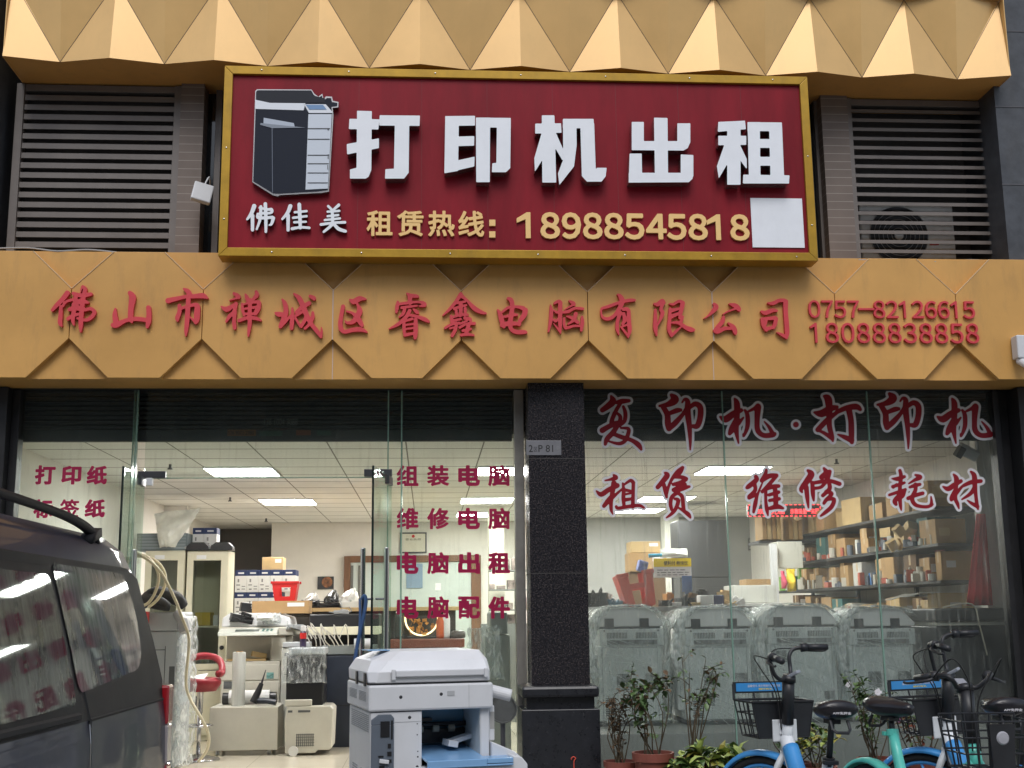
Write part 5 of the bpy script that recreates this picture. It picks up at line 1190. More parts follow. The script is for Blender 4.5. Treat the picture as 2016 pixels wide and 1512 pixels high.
b = MB(); b.prism([(xb0 - .02, zC_ + .088), (xe + .05, zC_ + .088), (xe + .03, zD + .03), (xe - .12, zD + .075), (xb0 + .06, zD + .075), (xb0 - .01, zD + .03)], Y0 + .04, Y0 + .58); b.build("document_feeder", offw_pl, t, bevel=.015)
b = MB()
for (q0, q1) in ((.36, .68), (.70, .85), (.86, .99)):
    b.box(xb0 + .012, xb1 - .012, Y0 - .008, Y0 - .0005, ZF + .05 + (zB - ZF - .1) * (q0 - .36) / .64, ZF + .05 + (zB - ZF - .1) * (q1 - .36) / .64)
b.build("front_cover", beige, t, bevel=.004)
b = MB(); b.box(xb0 + .03, xb0 + .16, Y0 - .012, Y0 - .0085, ZF + .54, ZF + .61).box(xb1 - .09, xb1 - .03, Y0 - .012, Y0 - .0085, ZF + .35, ZF + .38); b.build("vent", vent_d, t)
b = MB(); b.box(xb1 - .13, xb1 - .06, Y0 - .011, Y0 - .0085, ZF + .63, ZF + .69); b.build("colour_sticker", mat("sticker_mix", (.15, .32, .30), .5, var=.9, vscale=40), t)
b = MB(); b.box(xb0 + .05, xb1 - .14, Y0 + .02, Y0 + .15, zB - .026, zB - .006).obox((xb1 - .22, Y0 + .08, zB + .03), (.14, .09, .05), (0, .2, .3)); tag(b.build("cardboard_scraps", carton_l, bevel=.003), "bits of folded cardboard left in the cream copier's output tray", "cardboard")
# clutter on the copier: plastic, tools
zt_ = zD + .076
crumple(510, 1206, 560, 1228, Y0 + .05, .02, film, "plastic_wrap", "clear crumpled plastic lying over the cream copier's lid", "plastic wrap")
x0, x1, _, _ = px(470, 1190, 510, 1210, Y0 + .1)
t = thing("toner_unit", "black printer part resting on the left of the cream copier's lid", "printer part", ((x0 + x1) / 2, Y0 + .2, zt_))
b = MB(); b.obox(((x0 + x1) / 2, Y0 + .2, zt_ + .05), (.20, .12, .09), (0, .15, .3)).obox(((x0 + x1) / 2 + .1, Y0 + .22, zt_ + .08), (.12, .05, .05), (0, -.3, .2)); b.build("housing", dark_pl, t, bevel=.01)
b = MB(); b.cyl(((x0 + x1) / 2 + .02, Y0 + .12, zt_ + .06), ((x0 + x1) / 2 + .17, Y0 + .12, zt_ + .08), .02, 12); b.build("roller", steel, t)
crumple(500, 1208, 545, 1222, Y0 - .02, .018, mat("paper_sheets", (.70, .70, .68), .6, bump=.3), "paper_sheets", "loose white papers slumped over the cream copier's lid", "paper")
# trolley in front
Y1 = 3.05
x0, x1, z0, z1 = px(412, 1392, 547, 1457, Y1)
t = thing("low_trolley", "low cream metal trolley box holding a roll of film and a heat gun", "trolley", ((x0 + x1) / 2, Y1 + .25, ZF))
b = MB(); b.box(x0, x1, Y1, Y1 + .50, ZF + .045, z1); b.build("box", beige, t, bevel=.006)
for xx in (x0 + .07, x1 - .08):
    for yy in (Y1 + .06, Y1 + .42):
        b = MB(); b.cyl((xx - .012, yy, ZF + .022), (xx + .012, yy, ZF + .022), .021, 14).box(xx - .008, xx + .008, yy - .01, yy + .01, ZF + .024, ZF + .044); b.build("castor", grey_pl, t)
zt1 = z1 + .001
xr0 = at(467, 1400, Y1 + .1).x; zr = at(467, 1284, Y1 + .1).z
t = thing("film_roll", "standing roll of clear stretch film on the low trolley", "film roll", (xr0, Y1 + .13, zt1))
b = MB(); b.lathe([(.060, 0), (.060, zr - zt1), (.034, zr - zt1), (.034, 0)], (xr0, Y1 + .13, zt1), 28); b.build("wound_film", mat("wound_film", (.56, .57, .54), .16, var=.10, vscale=7, stretch=(4, 4, .4), spec=.9), t, smooth=False, bevel=.003)
b = MB(); b.lathe([(.0335, -.0), (.0335, zr - zt1 + .006), (.028, zr - zt1 + .006), (.028, 0)], (xr0, Y1 + .13, zt1 + .001), 22); b.build("cardboard_core", carton, t)
xg = at(500, 1395, Y1 + .1).x
t = thing("heat_gun", "dark heat gun lying on the low trolley with its nozzle up", "heat gun", (xg, Y1 + .12, zt1))
b = MB(); b.tube([(xg - .01, Y1 + .10, zt1 + .03), (xg + .03, Y1 + .11, zt1 + .12), (xg + .06, Y1 + .12, zt1 + .20)], [.035, .030, .020], 12); b.build("barrel", dark_pl, t)
b = MB(); b.tube([(xg + .06, Y1 + .12, zt1 + .20), (xg + .095, Y1 + .13, zt1 + .32)], [.010, .004], 8); b.build("nozzle", steel_dk, t)
b = MB(); b.tube([(xg + .01, Y1 + .11, zt1 + .05), (xg + .12, Y1 + .09, zt1 + .045), (xg + .20, Y1 + .08, zt1 + .03)], [.026, .024, .028], 10); b.build("grip", navy_pl, t)
x0, x1, _, _ = px(437, 1370, 530, 1400, Y1 + .3)
t = thing("toner_cartridge", "white and black toner drum lying behind the film roll on the trolley", "toner cartridge", ((x0 + x1) / 2, Y1 + .34, zt1))
b = MB(); b.cyl((x0 + .06, Y1 + .34, zt1 + .065), (x1, Y1 + .34, zt1 + .065), .064, 20); b.build("drum", paper_w, t)
b = MB(); b.cyl((x0, Y1 + .34, zt1 + .055), (x0 + .059, Y1 + .34, zt1 + .055), .054, 18).cyl((x1 + .001, Y1 + .34, zt1 + .06), (x1 + .06, Y1 + .34, zt1 + .06), .05, 18); b.build("end_cap", dark_pl, t)
# beige laser printer on the floor, black printer on it
Y2 = 2.95
x0, x1, z0, z1 = px(562, 1390, 660, 1457, Y2); xm = at(648, 1420, Y2).x
t = thing("laser_printer", "beige laser printer on the floor under the black one, with a grid vent", "printer", ((x0 + x1) / 2, Y2 + .2, ZF))
b = MB(); b.prism([(x0, ZF + .02), (xm - .12, ZF + .02), (xm - .10, ZF + .045), (xm, ZF + .045), (x1 - .03, ZF + .06), (x1 - .02, z1 - .03), (x1 - .05, z1), (x0 + .01, z1), (x0 - .01, z1 - .12)], Y2, Y2 + .42); b.build("body", beige, t, bevel=.010)
b = MB()
for k in range(9): b.box(x0 + .10 + k * .018, x0 + .108 + k * .018, Y2 - .002, Y2 - .0003, ZF + .08, ZF + .19)
for k in range(5): b.box(x0 + .095, x0 + .26, Y2 - .0035, Y2 - .0022, ZF + .085 + k * .024, ZF + .089 + k * .024)
b.build("vent", vent_d, t)
b = MB(); b.box(x0 + .02, x0 + .06, Y2 - .002, Y2 - .0003, z1 - .055, z1 - .035).box(x0 + .11, x0 + .22, Y2 - .002, Y2 - .0003, z1 - .055, z1 - .035); b.build("slot", vent_d, t)
b = MB(); b.lathe([(.032, 0), (.044, 0), (.044, .018), (.032, .018), (.032, 0)], (x0 + .08, Y2 - .06, ZF + .045), 26, 'y'); tag(b.build("tape_roll", white_tape), "roll of tape standing on the floor against the beige laser printer", "tape roll")
x0b, x1b, _, z1b = px(563, 1278, 637, 1390, Y2 + .05); zb0 = z1 + .001
t = thing("laser_printer", "black laser printer wrapped in clear film on top of the beige one", "printer", ((x0b + x1b) / 2, Y2 + .25, zb0))
b = MB(); b.box(x0b, x1b, Y2 + .06, Y2 + .46, zb0, z1b - .05); b.build("body", black_pl, t, bevel=.015)
b = MB(); b.box(x0b + .02, x1b + .01, Y2 + .05, Y2 + .44, z1b - .049, z1b + .01); b.build("paper_tray", grey_pl, t, bevel=.01)
b = MB(); b.lathe([(.014, 0), (.001, -.002)], (x0b + .055, Y2 + .0595, zb0 + .24), 14, 'y'); b.build("badge", chrome, t)
b = MB(); b.box(x0b, x0b + .24, Y2 + .0, Y2 + .058, zb0, zb0 + .055); b.build("front_tray", beige, t, bevel=.006)
b = MB(); rnd = random.Random(4)
def wr(a, c_):
    k = math.sin(math.pi * a)
    return (x0b - .03 + (x1b - x0b + .06) * (.08 + .84 * a if c_ > .8 else a) + rnd.uniform(-.012, .012), Y2 + .04 - .04 * (1 - c_) + rnd.uniform(-.014, .014), zb0 + .20 + (z1b + .02 - zb0 - .20) * c_ + rnd.uniform(-.012, .012))
b.sheet(wr, 14, 9); b.build("film_wrap", film_lt, t, smooth=True, subsurf=1, solid=.002)
# black copier with cream band, spray can
Y3 = 3.6
x0, x1, z0, z1 = px(612, 1206, 742, 1445, Y3)
t = thing("wide_format_printer", "big dark blue black wide printer with a cream band, behind the door handles", "printer", ((x0 + x1) / 2, Y3 + .3, ZF))
zz = lambda v: at(660, v, Y3).z
b = MB(); b.box(x0, x1, Y3, Y3 + .62, ZF, zz(1291)); b.build("cabinet", navy_pl, t, bevel=.008)
b = MB(); b.box(x0 - .03, x1 + .02, Y3 - .03, Y3 + .62, zz(1250), zz(1234)); b.build("cream_band", cream_steel, t, bevel=.006)
b = MB(); b.box(x0, x1, Y3 + .10, Y3 + .62, zz(1290.5), zz(1250.5)); b.build("recess", black_pl, t)
b = MB(); b.box(x0 - .02, x1 + .02, Y3 - .02, Y3 + .58, zz(1233.5), zz(1209)); b.build("hood", dark_pl, t, bevel=.012)
b = MB(); b.box(x0 + .10, x1, Y3 + .02, Y3 + .099, zz(1289), zz(1270)); b.build("lower_roller_cover", mat("slate_plastic", (.20, .22, .22), .5), t, bevel=.006)
b = MB(); b.cyl((x1 - .22, Y3 + .0, zz(1268)), (x1 - .05, Y3 + .0, zz(1268)), .05, 18); b.build("paper_roll", grey_pl, t)
b = MB(); b.box(x0 + .03, x0 + .034, Y3 - .003, Y3 - .0003, zz(1440), zz(1300)).box(x0 + .034, x1, Y3 - .003, Y3 - .0003, zz(1390), zz(1388)); b.build("seam", black_pl, t)
xs_ = at(595, 1265, Y2 + .12).x; zs_ = z1b + .012
t = thing("spray_can", "dark red capped spray can standing on the wrapped black printer", "spray can", (xs_, Y2 + .2, zs_))
b = MB(); b.lathe([(.030, 0), (.030, .135), (.020, .15)], (xs_, Y2 + .2, zs_), 20); b.build("can", mat("can_navy", (.04, .03, .07), .3, var=.4, vscale=20), t)
b = MB(); b.lathe([(.024, .1505), (.024, .19), (.018, .20)], (xs_, Y2 + .2, zs_), 18); b.build("cap", mat("can_cap", (.60, .58, .58), .4), t)
b = MB(); b.lathe([(.0305, .08), (.0305, .132)], (xs_, Y2 + .2, zs_), 20); b.build("band", red_pl, t)
# bar stool
Y4 = 2.75
xs_ = at(395, 1340, Y4).x; zs_ = at(395, 1340, Y4).z; rr = at(437, 1320, Y4).x - xs_
t = thing("bar_stool", "red bar stool with a looped backrest on a chrome stem", "bar stool", (xs_, Y4, ZF))
b = MB(); b.lathe([(.001, -.10), (rr * .75, -.09), (rr * .98, -.03), (rr * .98, .0), (rr * .9, .025), (.001, .015)], (xs_, Y4, zs_), 30); b.build("seat", mat("stool_red", (.26, .012, .022), .4), t, smooth=True)
b = MB(); pts = []
for k in range(25):
    a = -.5 + (math.pi + 1.0) * k / 24; pts.append((xs_ + rr * math.cos(a), Y4 + rr * .8 * math.sin(a), zs_ + .06 + .15 * max(0, math.sin(a)) ** .7))
b.tube(pts, .031, 10); b.build("backrest", mat("stool_red", (.26, .012, .022), .4), t, smooth=True)
b = MB(); b.lathe([(.028, .40), (.028, zs_ - ZF - .06), (.05, zs_ - ZF - .046)], (xs_, Y4, ZF), 18).lathe([(.020, .05), (.020, .40)], (xs_, Y4, ZF), 16); b.build("stem", steel, t, smooth=True)
b = MB(); b.lathe([(.19, 0), (.185, .012), (.05, .045), (.022, .06)], (xs_, Y4, ZF), 30); b.build("base", steel, t, smooth=True)
b = MB(); b.torus((xs_ + .02, Y4 - .09, ZF + .30), .11, .010, 'z', 24, 8); b.build("footrest", steel, t, smooth=True)
b = MB(); b.sheet(lambda a, c_: (xs_ - rr + a * rr * 1.3, Y4 - .14 + c_ * .2, zs_ + .029 + .01 * math.sin(5 * a + 3 * c_) + .02 * c_), 6, 4); tag(b.build("paper_sheet", paper_w, smooth=True, solid=.001), "white paper sheet lying on the red bar stool", "paper")
# film-wrapped copier beside the van
Y5 = 2.0
x0, x1, z0, z1 = px(280, 1208, 350, 1490, Y5)
t = thing("office_copier", "grey office copier half wrapped in shiny film, just behind the van", "copier", ((x0 + x1) / 2, Y5 + .3, ZF))
zz = lambda v: at(330, v, Y5).z
b = MB(); b.box(x0 - .1, x1, Y5, Y5 + .55, ZF + .03, zz(1243)); b.build("body", grey_pl, t, bevel=.010)
b = MB(); b.box(x0 - .1, x1, Y5 - .005, Y5 + .55, zz(1242), zz(1205)); b.build("scanner_bed", grey_pl, t, bevel=.012)
b = MB(); b.box(x1 - .115, x1 - .11, Y5 - .002, Y5 - .0003, zz(1430), zz(1272)).box(x0 - .1, x1 - .11, Y5 - .002, Y5 - .0003, zz(1280), zz(1278.5)); b.build("seam", dark_pl, t)
b = MB(); b.box(x1 - .075, x1 - .03, Y5 - .003, Y5 - .0003, zz(1356), zz(1312)); b.build("vent", vent_d, t)
b = MB(); rnd = random.Random(9)
zt5, zb5 = zz(1215), ZF + .03
b.sheet(lambda a, c_: (x1 - .02 + .13 * a + rnd.uniform(-.02, .02) * (1 if 0 < a else .2), Y5 - .03 + .25 * a * a + rnd.uniform(-.02, .02), zb5 + (zt5 - zb5) * c_ + rnd.uniform(-.015, .015)), 6, 26)
b.build("film_wrap", film, t, smooth=True, subsurf=1, solid=.002)
b = MB(); b.tube([(x1 - .03, Y5 - .02, zz(1206)), (x1 + .03, Y5 - .05, zz(1222)), (x1 + .06, Y5 - .07, zz(1245))], [.035, .045, .05], 12); tag(b.build("rolled_sheet", mat("rolled_grey", (.32, .32, .34), .5)), "rolled grey sheet leaning on the film wrapped copier", "roll")
b = MB(); b.tube([(x1 - .35, Y5 + .1, zz(1204) + .06), (x1 - .22, Y5 + .05, zz(1170)), (x1 - .06, Y5 + .08, zz(1178)), (x1 + .0, Y5 + .12, zz(1204) + .04)], [.05, .07, .06, .04], 10, smooth=5)
b.tube([(x1 - .25, Y5 + .0, zz(1190)), (x1 - .10, Y5 - .02, zz(1196)), (x1 - .16, Y5 - .03, zz(1182)), (x1 - .26, Y5 - .02, zz(1176))], .03, 8, smooth=4)
tag(b.build("dark_jacket", mat("jacket", (.035, .035, .038), .8, bump=.5, bscale=30, var=.4), smooth=True), "dark jacket heaped on top of the film wrapped copier", "jacket")
x0c, x1c, z0c, z1c = px(270, 1204, 290, 1228, Y5 - .1); b = MB(); b.box(x0c, x1c, Y5 - .1, Y5 - .02, z0c, z1c); tag(b.build("red_box", red_pl, bevel=.004), "small red box at the van's rear edge, on the wrapped copier", "box")
# cream hose
b = MB(); Yh = 1.75
hp = [(262, 1090), (292, 1098), (312, 1130), (306, 1165), (288, 1190), (270, 1185), (262, 1150)]
b.tube([at(u, v, Yh) for u, v in hp], .012, 8, smooth=5)
hp = [(262, 1094), (300, 1100), (322, 1122), (325, 1150), (312, 1178), (292, 1196)]
b.tube([at(u, v, Yh + .05) for u, v in hp], .012, 8, smooth=5)
hp = [(268, 1088), (310, 1118), (340, 1170), (358, 1215), (372, 1260), (366, 1340), (374, 1375), (394, 1410), (410, 1445), (408, 1475), (390, 1500)]
b.tube([at(u, v, Yh - .02 - .15 * (k > 6)) for k, (u, v) in enumerate(hp)], .012, 8, smooth=5)
tag(b.build("cream_hose", hose_m, smooth=True), "cream hose coiled by the left glass door and trailing to the floor", "hose")

# ---------------- things seen through the right pane of the door side
Y6 = 4.6
x0, x1, z0, z1 = px(768, 1258, 915, 1290, Y6)
t = thing("tea_table", "red brown wooden tea table with glass globes, behind the right glass door", "table", ((x0 + x1) / 2, Y6 + .3, ZF))
zt6 = at(840, 1258, Y6).z
b = MB(); b.box(x0, x1, Y6, Y6 + .7, zt6 - .09, zt6); b.build("top", mat("red_wood", (.17, .055, .035), .35, var=.2, vscale=8), t, bevel=.008)
for xx in (x0 + .03, x1 - .10):
    for yy in (Y6 + .03, Y6 + .6): b = MB(); b.box(xx, xx + .07, yy, yy + .06, ZF, zt6 - .0905); b.build("leg", mat("red_wood", (.17, .055, .035), .35), t)
xg, zg = at(830, 1218, Y6 + .3).x, at(830, 1218, Y6 + .3).z
t = thing("ring_lamp", "glowing ring lamp standing on the tea table behind the lowest row of characters", "lamp", (xg, Y6 + .3, zt6))
b = MB(); b.torus((xg, Y6 + .3, zt6 + .21), .175, .009, 'y', 40, 8, R_(150), R_(405)); b.build("ring", mat("ring_glow", (1.0, .78, .42), .5, emit=1.8), t, smooth=True)
b = MB(); b.box(xg - .16, xg + .16, Y6 + .25, Y6 + .36, zt6 + .001, zt6 + .02); b.build("foot", dark_pl, t, bevel=.005)
b = MB(); rnd = random.Random(5)
for k in range(26):
    c = Vector((xg + rnd.uniform(-.13, .13), Y6 + .31 + rnd.uniform(-.04, .04), zt6 + .05 + rnd.uniform(0, .18))); r_ = .03
    b.obox(c, (r_, .004, r_ * 1.6), (rnd.uniform(-1, 1), rnd.uniform(-3, 3), rnd.uniform(-1, 1)))
tag(b.build("dried_bouquet", mat("dried_orange", (.55, .26, .06), .7, var=.7, vscale=18)), "orange dried bouquet inside the ring lamp on the tea table", "bouquet")
for k, (u, w_, h_, m_, l) in enumerate(((868, .10, .22, mat("caddy_orange", (.60, .12, .03), .5), "orange red tea tin beside the ring lamp"), (878, .09, .26, paper_w, "white tall canister right of the orange tea tin"), (902, .16, .08, mat("teapot_grey", (.10, .09, .085), .3), "dark squat teapot at the right end of the tea table"), (785, .10, .30, mat("jar_dark", (.06, .065, .06), .2), "dark glass jar at the left end of the tea table"))):
    c = at(u, 1230, Y6 + .25); b = MB(); b.lathe([(w_ * .45, 0), (w_ * .5, h_ * .15), (w_ * .5, h_ * .8), (w_ * .32, h_), (.001, h_)], (c.x, Y6 + .25, zt6 + .001), 18); tag(b.build("tea_canister" if k != 2 else "teapot", m_, smooth=True), l, "canister" if k != 2 else "teapot")
# plant pot / armchair silhouettes and a wrapped printer by the post
x0, x1, z0, z1 = px(940, 1238, 1005, 1400, 1.2)
t = thing("office_copier", "grey copier under crumpled clear film beside the right door post", "copier", ((x0 + x1) / 2, 1.5, ZF))
b = MB(); b.box(x0 + .06, x1, 1.2, 1.75, ZF, at(975, 1250, 1.2).z); b.build("body", mat("copier_dim", (.34, .35, .33), .5, dirt=.1), t, bevel=.01)
b = MB(); b.box(x0 + .10, x1 - .02, 1.18, 1.7, at(975, 1249, 1.2).z, at(975, 1205, 1.2).z); b.build("lid", mat("copier_lid_dim", (.28, .29, .28), .5), t, bevel=.015)
b = MB(); rnd = random.Random(19); xa_, xb_ = x0 - .10, at(992, 1300, 1.2).x; zl_, zh_ = at(960, 1340, 1.15).z, at(960, 1232, 1.15).z
b.sheet(lambda a, c_: (xa_ + (xb_ - xa_) * (a * .8 + .2 * (1 - c_) * a + .1 * c_) + rnd.uniform(-.02, .02), 1.13 + rnd.uniform(-.025, .025), zl_ + (zh_ - zl_) * c_ + rnd.uniform(-.02, .02)), 12, 14)
b.build("film_wrap", film, t, smooth=True, subsurf=1, solid=.002)
x0, x1, z0, z1 = px(948, 1165, 1008, 1200, 6.0)
t = thing("open_shelf", "cluttered dark shelf rack with small items behind the right magenta characters", "shelf", ((x0 + x1) / 2, 6.1, ZF))
b = MB(); b.box(x0, x1 + .2, 6.0, 6.3, ZF, at(975, 1228, 6.0).z)
for v in (1200, 1160, 1122): zq = at(975, v, 6.0).z; b.box(x0 + .1, x1 + .2, 6.0, 6.3, zq - .015, zq)
b.box(x1 + .05, x1 + .08, 6.27, 6.3, at(975, 1228, 6.0).z, at(975, 1110, 6.0).z); b.build("rack", mat("rack_grey", (.22, .23, .22), .6), t)
b = MB(); rnd = random.Random(31)
for v in (1228, 1200, 1160, 1122):
    zq = at(975, v, 6.0).z + .001; xx = x0 + .1
    while xx < x1 + .12:
        w_ = rnd.uniform(.04, .10); h_ = rnd.uniform(.04, .14); b.box(xx, xx + w_, 6.04, 6.2, zq, zq + h_); xx += w_ + rnd.uniform(.005, .03)
o = b.build("shelf_items", mat("mixed_small_items", (.30, .24, .22), .5, var=.9, vscale=9), bevel=.004); tag(o, "jumble of small tins and tools packed on the cluttered dark rack", "supplies", kind="stuff")

# ---------------- right window: raised ledge with four wrapped copiers
ZL = .575
b = MB(); b.box(1.10, 4.08, .14, 1.35, .171, ZL); tag(b.build("display_ledge", mat("ledge_grey", (.33, .34, .33), .6, var=.08, dirt=.15), bevel=.006), "low grey display ledge carrying the wrapped copiers inside the right window", "ledge")
def rear_copier(u0, u1, vt, label, wide=False):
    Yr = .42
    x0, x1 = at(u0, 1320, Yr).x, at(u1, 1320, Yr).x; zt = at((u0 + u1) / 2, vt, Yr).z; xc = (x0 + x1) / 2; w = x1 - x0; h = zt - ZL
    t = thing("wrapped_copier", label, "copier", (xc, Yr + .3, ZL), rz=0, group="copiers wrapped in film inside the right window")
    hw = w / 2; q = lambda f: h * f
    f = dict(b0=.001, b1=.045, s=.675, u=.815, l=.83)
    b = MB(); b.box(-hw, hw, 0, .55, .001, q(.04)); b.build("plinth", vent_d, t)
    b = MB(); b.box(-hw, hw, 0, .56, q(.041), q(.67)).box(-hw - .055, -hw - .0005, .05, .5, q(.12), q(.60)); b.build("body", rear_pl, t, bevel=.008)
    b = MB(); b.box(-hw + .01, hw + .02, -.012, .56, q(.672), q(.815)); b.build("upper_unit", rear_pl, t, bevel=.006)
    b = MB(); b.prism([(-hw + .0, q(.835)), (hw + .02, q(.835)), (hw + .03, q(.86)), (hw - .07, q(.985)), (hw - .12, q(1)), (-hw + .10, q(1)), (-hw + .04, q(.985)), (-hw - .02, q(.87))], -.005, .50); b.build("document_feeder", rear_pl, t, bevel=.008)
    b = MB(); b.box(-hw + .01, hw, .0, .5, q(.816), q(.834))
    for s in (-.32, .24): b.box(s * w - .035, s * w + .035, -.014, .012, q(.815), q(.905))
    b.build("hinge", mat("hinge_grey", (.07, .075, .085), .5), t)
    b = MB()
    for (a0, a1, c0, c1) in ((-.36, -.03, .735, .785), (.10, .44, .735, .785)):
        n = 14
        for k in range(n):
            xx = w * (a0 + (a1 - a0) * k / n); b.box(xx, xx + w * (a1 - a0) / n * .6, -.0145, -.0125, q(c0), q(c1))
    b.box(w * -.36, w * .44, -.0142, -.0123, q(.682), q(.722))
    for (a0, a1, c0, c1) in (((-.22, -.02, .30, .44), (.24, .44, .30, .44), (-.40, -.24, .06, .24)) if not wide else ((-.42, -.22, .52, .62), (.30, .44, .20, .27))):
        n = 12
        for k in range(n): zq = q(c0 + (c1 - c0) * k / n); b.box(w * a0, w * a1, -.003, -.0006, zq, zq + q(c1 - c0) / n * .62)
    b.box(w * -.17, w * -.07, -.003, -.0006, q(.16), q(.23))
    for k in range(9): zq = q(.46 + .012 * k); b.box(-hw - .048, -hw - .008, .047, .0496, zq, zq + .006)
    b.build("vent", vent_d, t)
    b = MB(); b.box(-hw + .028, -hw + .031, -.002, -.0004, q(.05), q(.66)).box(hw - .031, hw - .028, -.002, -.0004, q(.05), q(.66)).box(-hw + .031, hw - .031, -.002, -.0004, q(.655), q(.659)); b.build("seam", mat("seam_grey", (.22, .23, .24), .6), t)
    b = MB()
    for sx in (-.40, .46): b.lathe([(.008, 0), (.001, -.002)], (sx * w, -.0126, q(.80)), 10, 'y')
    b.build("screw", dark_pl, t)
    rnd = random.Random(u0)
    def env(a, c_):
        # loose film: up the left side, over the top, down the right
        prof = [(-hw - .10, .02), (-hw - .085, .30), (-hw - .12, .62), (-hw - .12, .80), (-hw - .03, .98), (-hw * .4, 1.02), (hw * .4, 1.02), (hw - .02, 1.0), (hw + .07, .86), (hw + .06, .6), (hw + .04, .3), (hw + .04, .02)]
        k = a * (len(prof) - 1); i = min(int(k), len(prof) - 2); fr = k - i
        x = prof[i][0] * (1 - fr) + prof[i + 1][0] * fr; z = prof[i][1] * (1 - fr) + prof[i + 1][1] * fr
        am = .018
        return (x + rnd.uniform(-am, am), -.05 + .56 * c_ + rnd.uniform(-am, am), q(z) + rnd.uniform(-am, am) * .8)
    b = MB(); b.sheet(env, 44, 6); b.build("film_wrap", film, t, smooth=True, subsurf=1, solid=.0015)
    b = MB(); rnd2 = random.Random(u1)
    def fr_(a, c_):
        return (-hw - .06 + (w + .12) * a, -.055 - .02 * math.sin(math.pi * a) + rnd2.uniform(-.004, .004), q(.03 + .80 * c_))
    b.sheet(fr_, 10, 12); b.build("film_front", film_lt, t, smooth=True, subsurf=1, solid=.001)
    def rope(pts, wd, nm, n=26):
        q = MB(); P = [Vector(p) for p in pts]
        def f(a, c_):
            k = a * (len(P) - 1); i_ = min(int(k), len(P) - 2); p = P[i_].lerp(P[i_ + 1], k - i_)
            return p + Vector(((c_ - .5) * wd + rnd2.uniform(-.014, .014), -.02 * math.sin(math.pi * c_) + rnd2.uniform(-.016, .016), rnd2.uniform(-.014, .014)))
        q.sheet(f, n, 5); q.build(nm, film_dense, t, smooth=True, subsurf=1, solid=.002)
    rope([(-hw - .035, -.045, q(.40)), (-hw - .075, -.05, q(.55)), (-hw - .07, -.05, q(.72)), (-hw - .02, -.05, q(.90)), (-hw + .06, -.04, q(1.0))], .085, "bunched_film")
    rope([(-hw + .06, -.02, q(1.0)), (0, -.02, q(1.012)), (hw - .10, -.02, q(1.005)), (hw, -.02, q(.95))], .03, "bunched_film")
    b = MB()
    for k in range(22):
        za_ = q(rnd2.uniform(.15, .75)); zb_ = za_ - q(rnd2.uniform(.05, .22)); xa_ = -hw + rnd2.uniform(0, .25) * w; xb_ = xa_ + rnd2.uniform(.3, .8) * w
        b.tube([(xa_, -.078, za_), ((xa_ + xb_) / 2, -.081, (za_ + zb_) / 2 + .01), (min(xb_, hw + .05), -.078, zb_)], rnd2.uniform(.0008, .0020), 4, smooth=4)
    b.build("film_crease", mat("crease_white", (.66, .69, .69), .25), t)
    return t
rear_copier(1190, 1318, 1195, "film wrapped copier seen from behind, nearest the granite pillar")
rear_copier(1366, 1500, 1196, "film wrapped copier seen from behind, second from the granite pillar")
rear_copier(1534, 1674, 1192, "film wrapped copier seen from behind, directly behind the first bicycle's handlebar", True)
rear_copier(1700, 1832, 1196, "film wrapped copier seen from behind, next to the black plotter")
x0, x1, z0, z1 = px(1850, 1196, 1985, 1440, .40)
t = thing("black_plotter", "big black plotter with a pale strip at the right end of the window", "plotter", ((x0 + x1) / 2, .7, ZL))
b = MB(); b.box(x0, x1 + .02, .40, 1.0, ZL + .001, at(1915, 1232, .4).z); b.build("body", mat("plotter_black", (.018, .020, .026), .30, var=.2, vscale=3), t, bevel=.01)
b = MB(); b.box(x0, x1 + .02, .385, .99, at(1915, 1231, .4).z, at(1915, 1224, .4).z); b.build("pale_strip", mat("strip_pale", (.50, .48, .42), .5), t, bevel=.002)
b = MB(); b.box(x0 - .02, x1 + .02, .36, 1.0, at(1915, 1223, .4).z, at(1915, 1197, .4).z); b.build("hood", mat("plotter_hood", (.025, .026, .030), .4, var=.2), t, bevel=.012)
b = MB(); b.tube([(x0 + .05, .38, at(1860, 1204, .4).z + .03), ((x0 + x1) / 2, .35, at(1900, 1195, .4).z + .02), ((x0 + x1) / 2 + .04, .34, at(1900, 1230, .4).z), ((x0 + x1) / 2 + .08, .34, at(1905, 1290, .4).z)], .006, 6, smooth=5); tag(b.build("cable", mat("cable_beige", (.45, .40, .32), .6)), "beige cable hanging down the front of the black plotter", "cable")
b = MB(); rnd = random.Random(2); zq = at(1880, 1190, 1.1).z
b.sheet(lambda a, c_: (at(1760, 1195, 1.1).x + a * .62, 1.05 + .3 * c_, ZL + .93 - .03 + .05 * math.sin(math.pi * a) + rnd.uniform(-.01, .01)), 14, 5); tag(b.build("dust_sheet", mat("sheet_grey", (.30, .30, .28), .6, bump=.4), smooth=True, solid=.004, subsurf=1), "pale grey sheet lying over machines behind the copier by the plotter", "sheet")

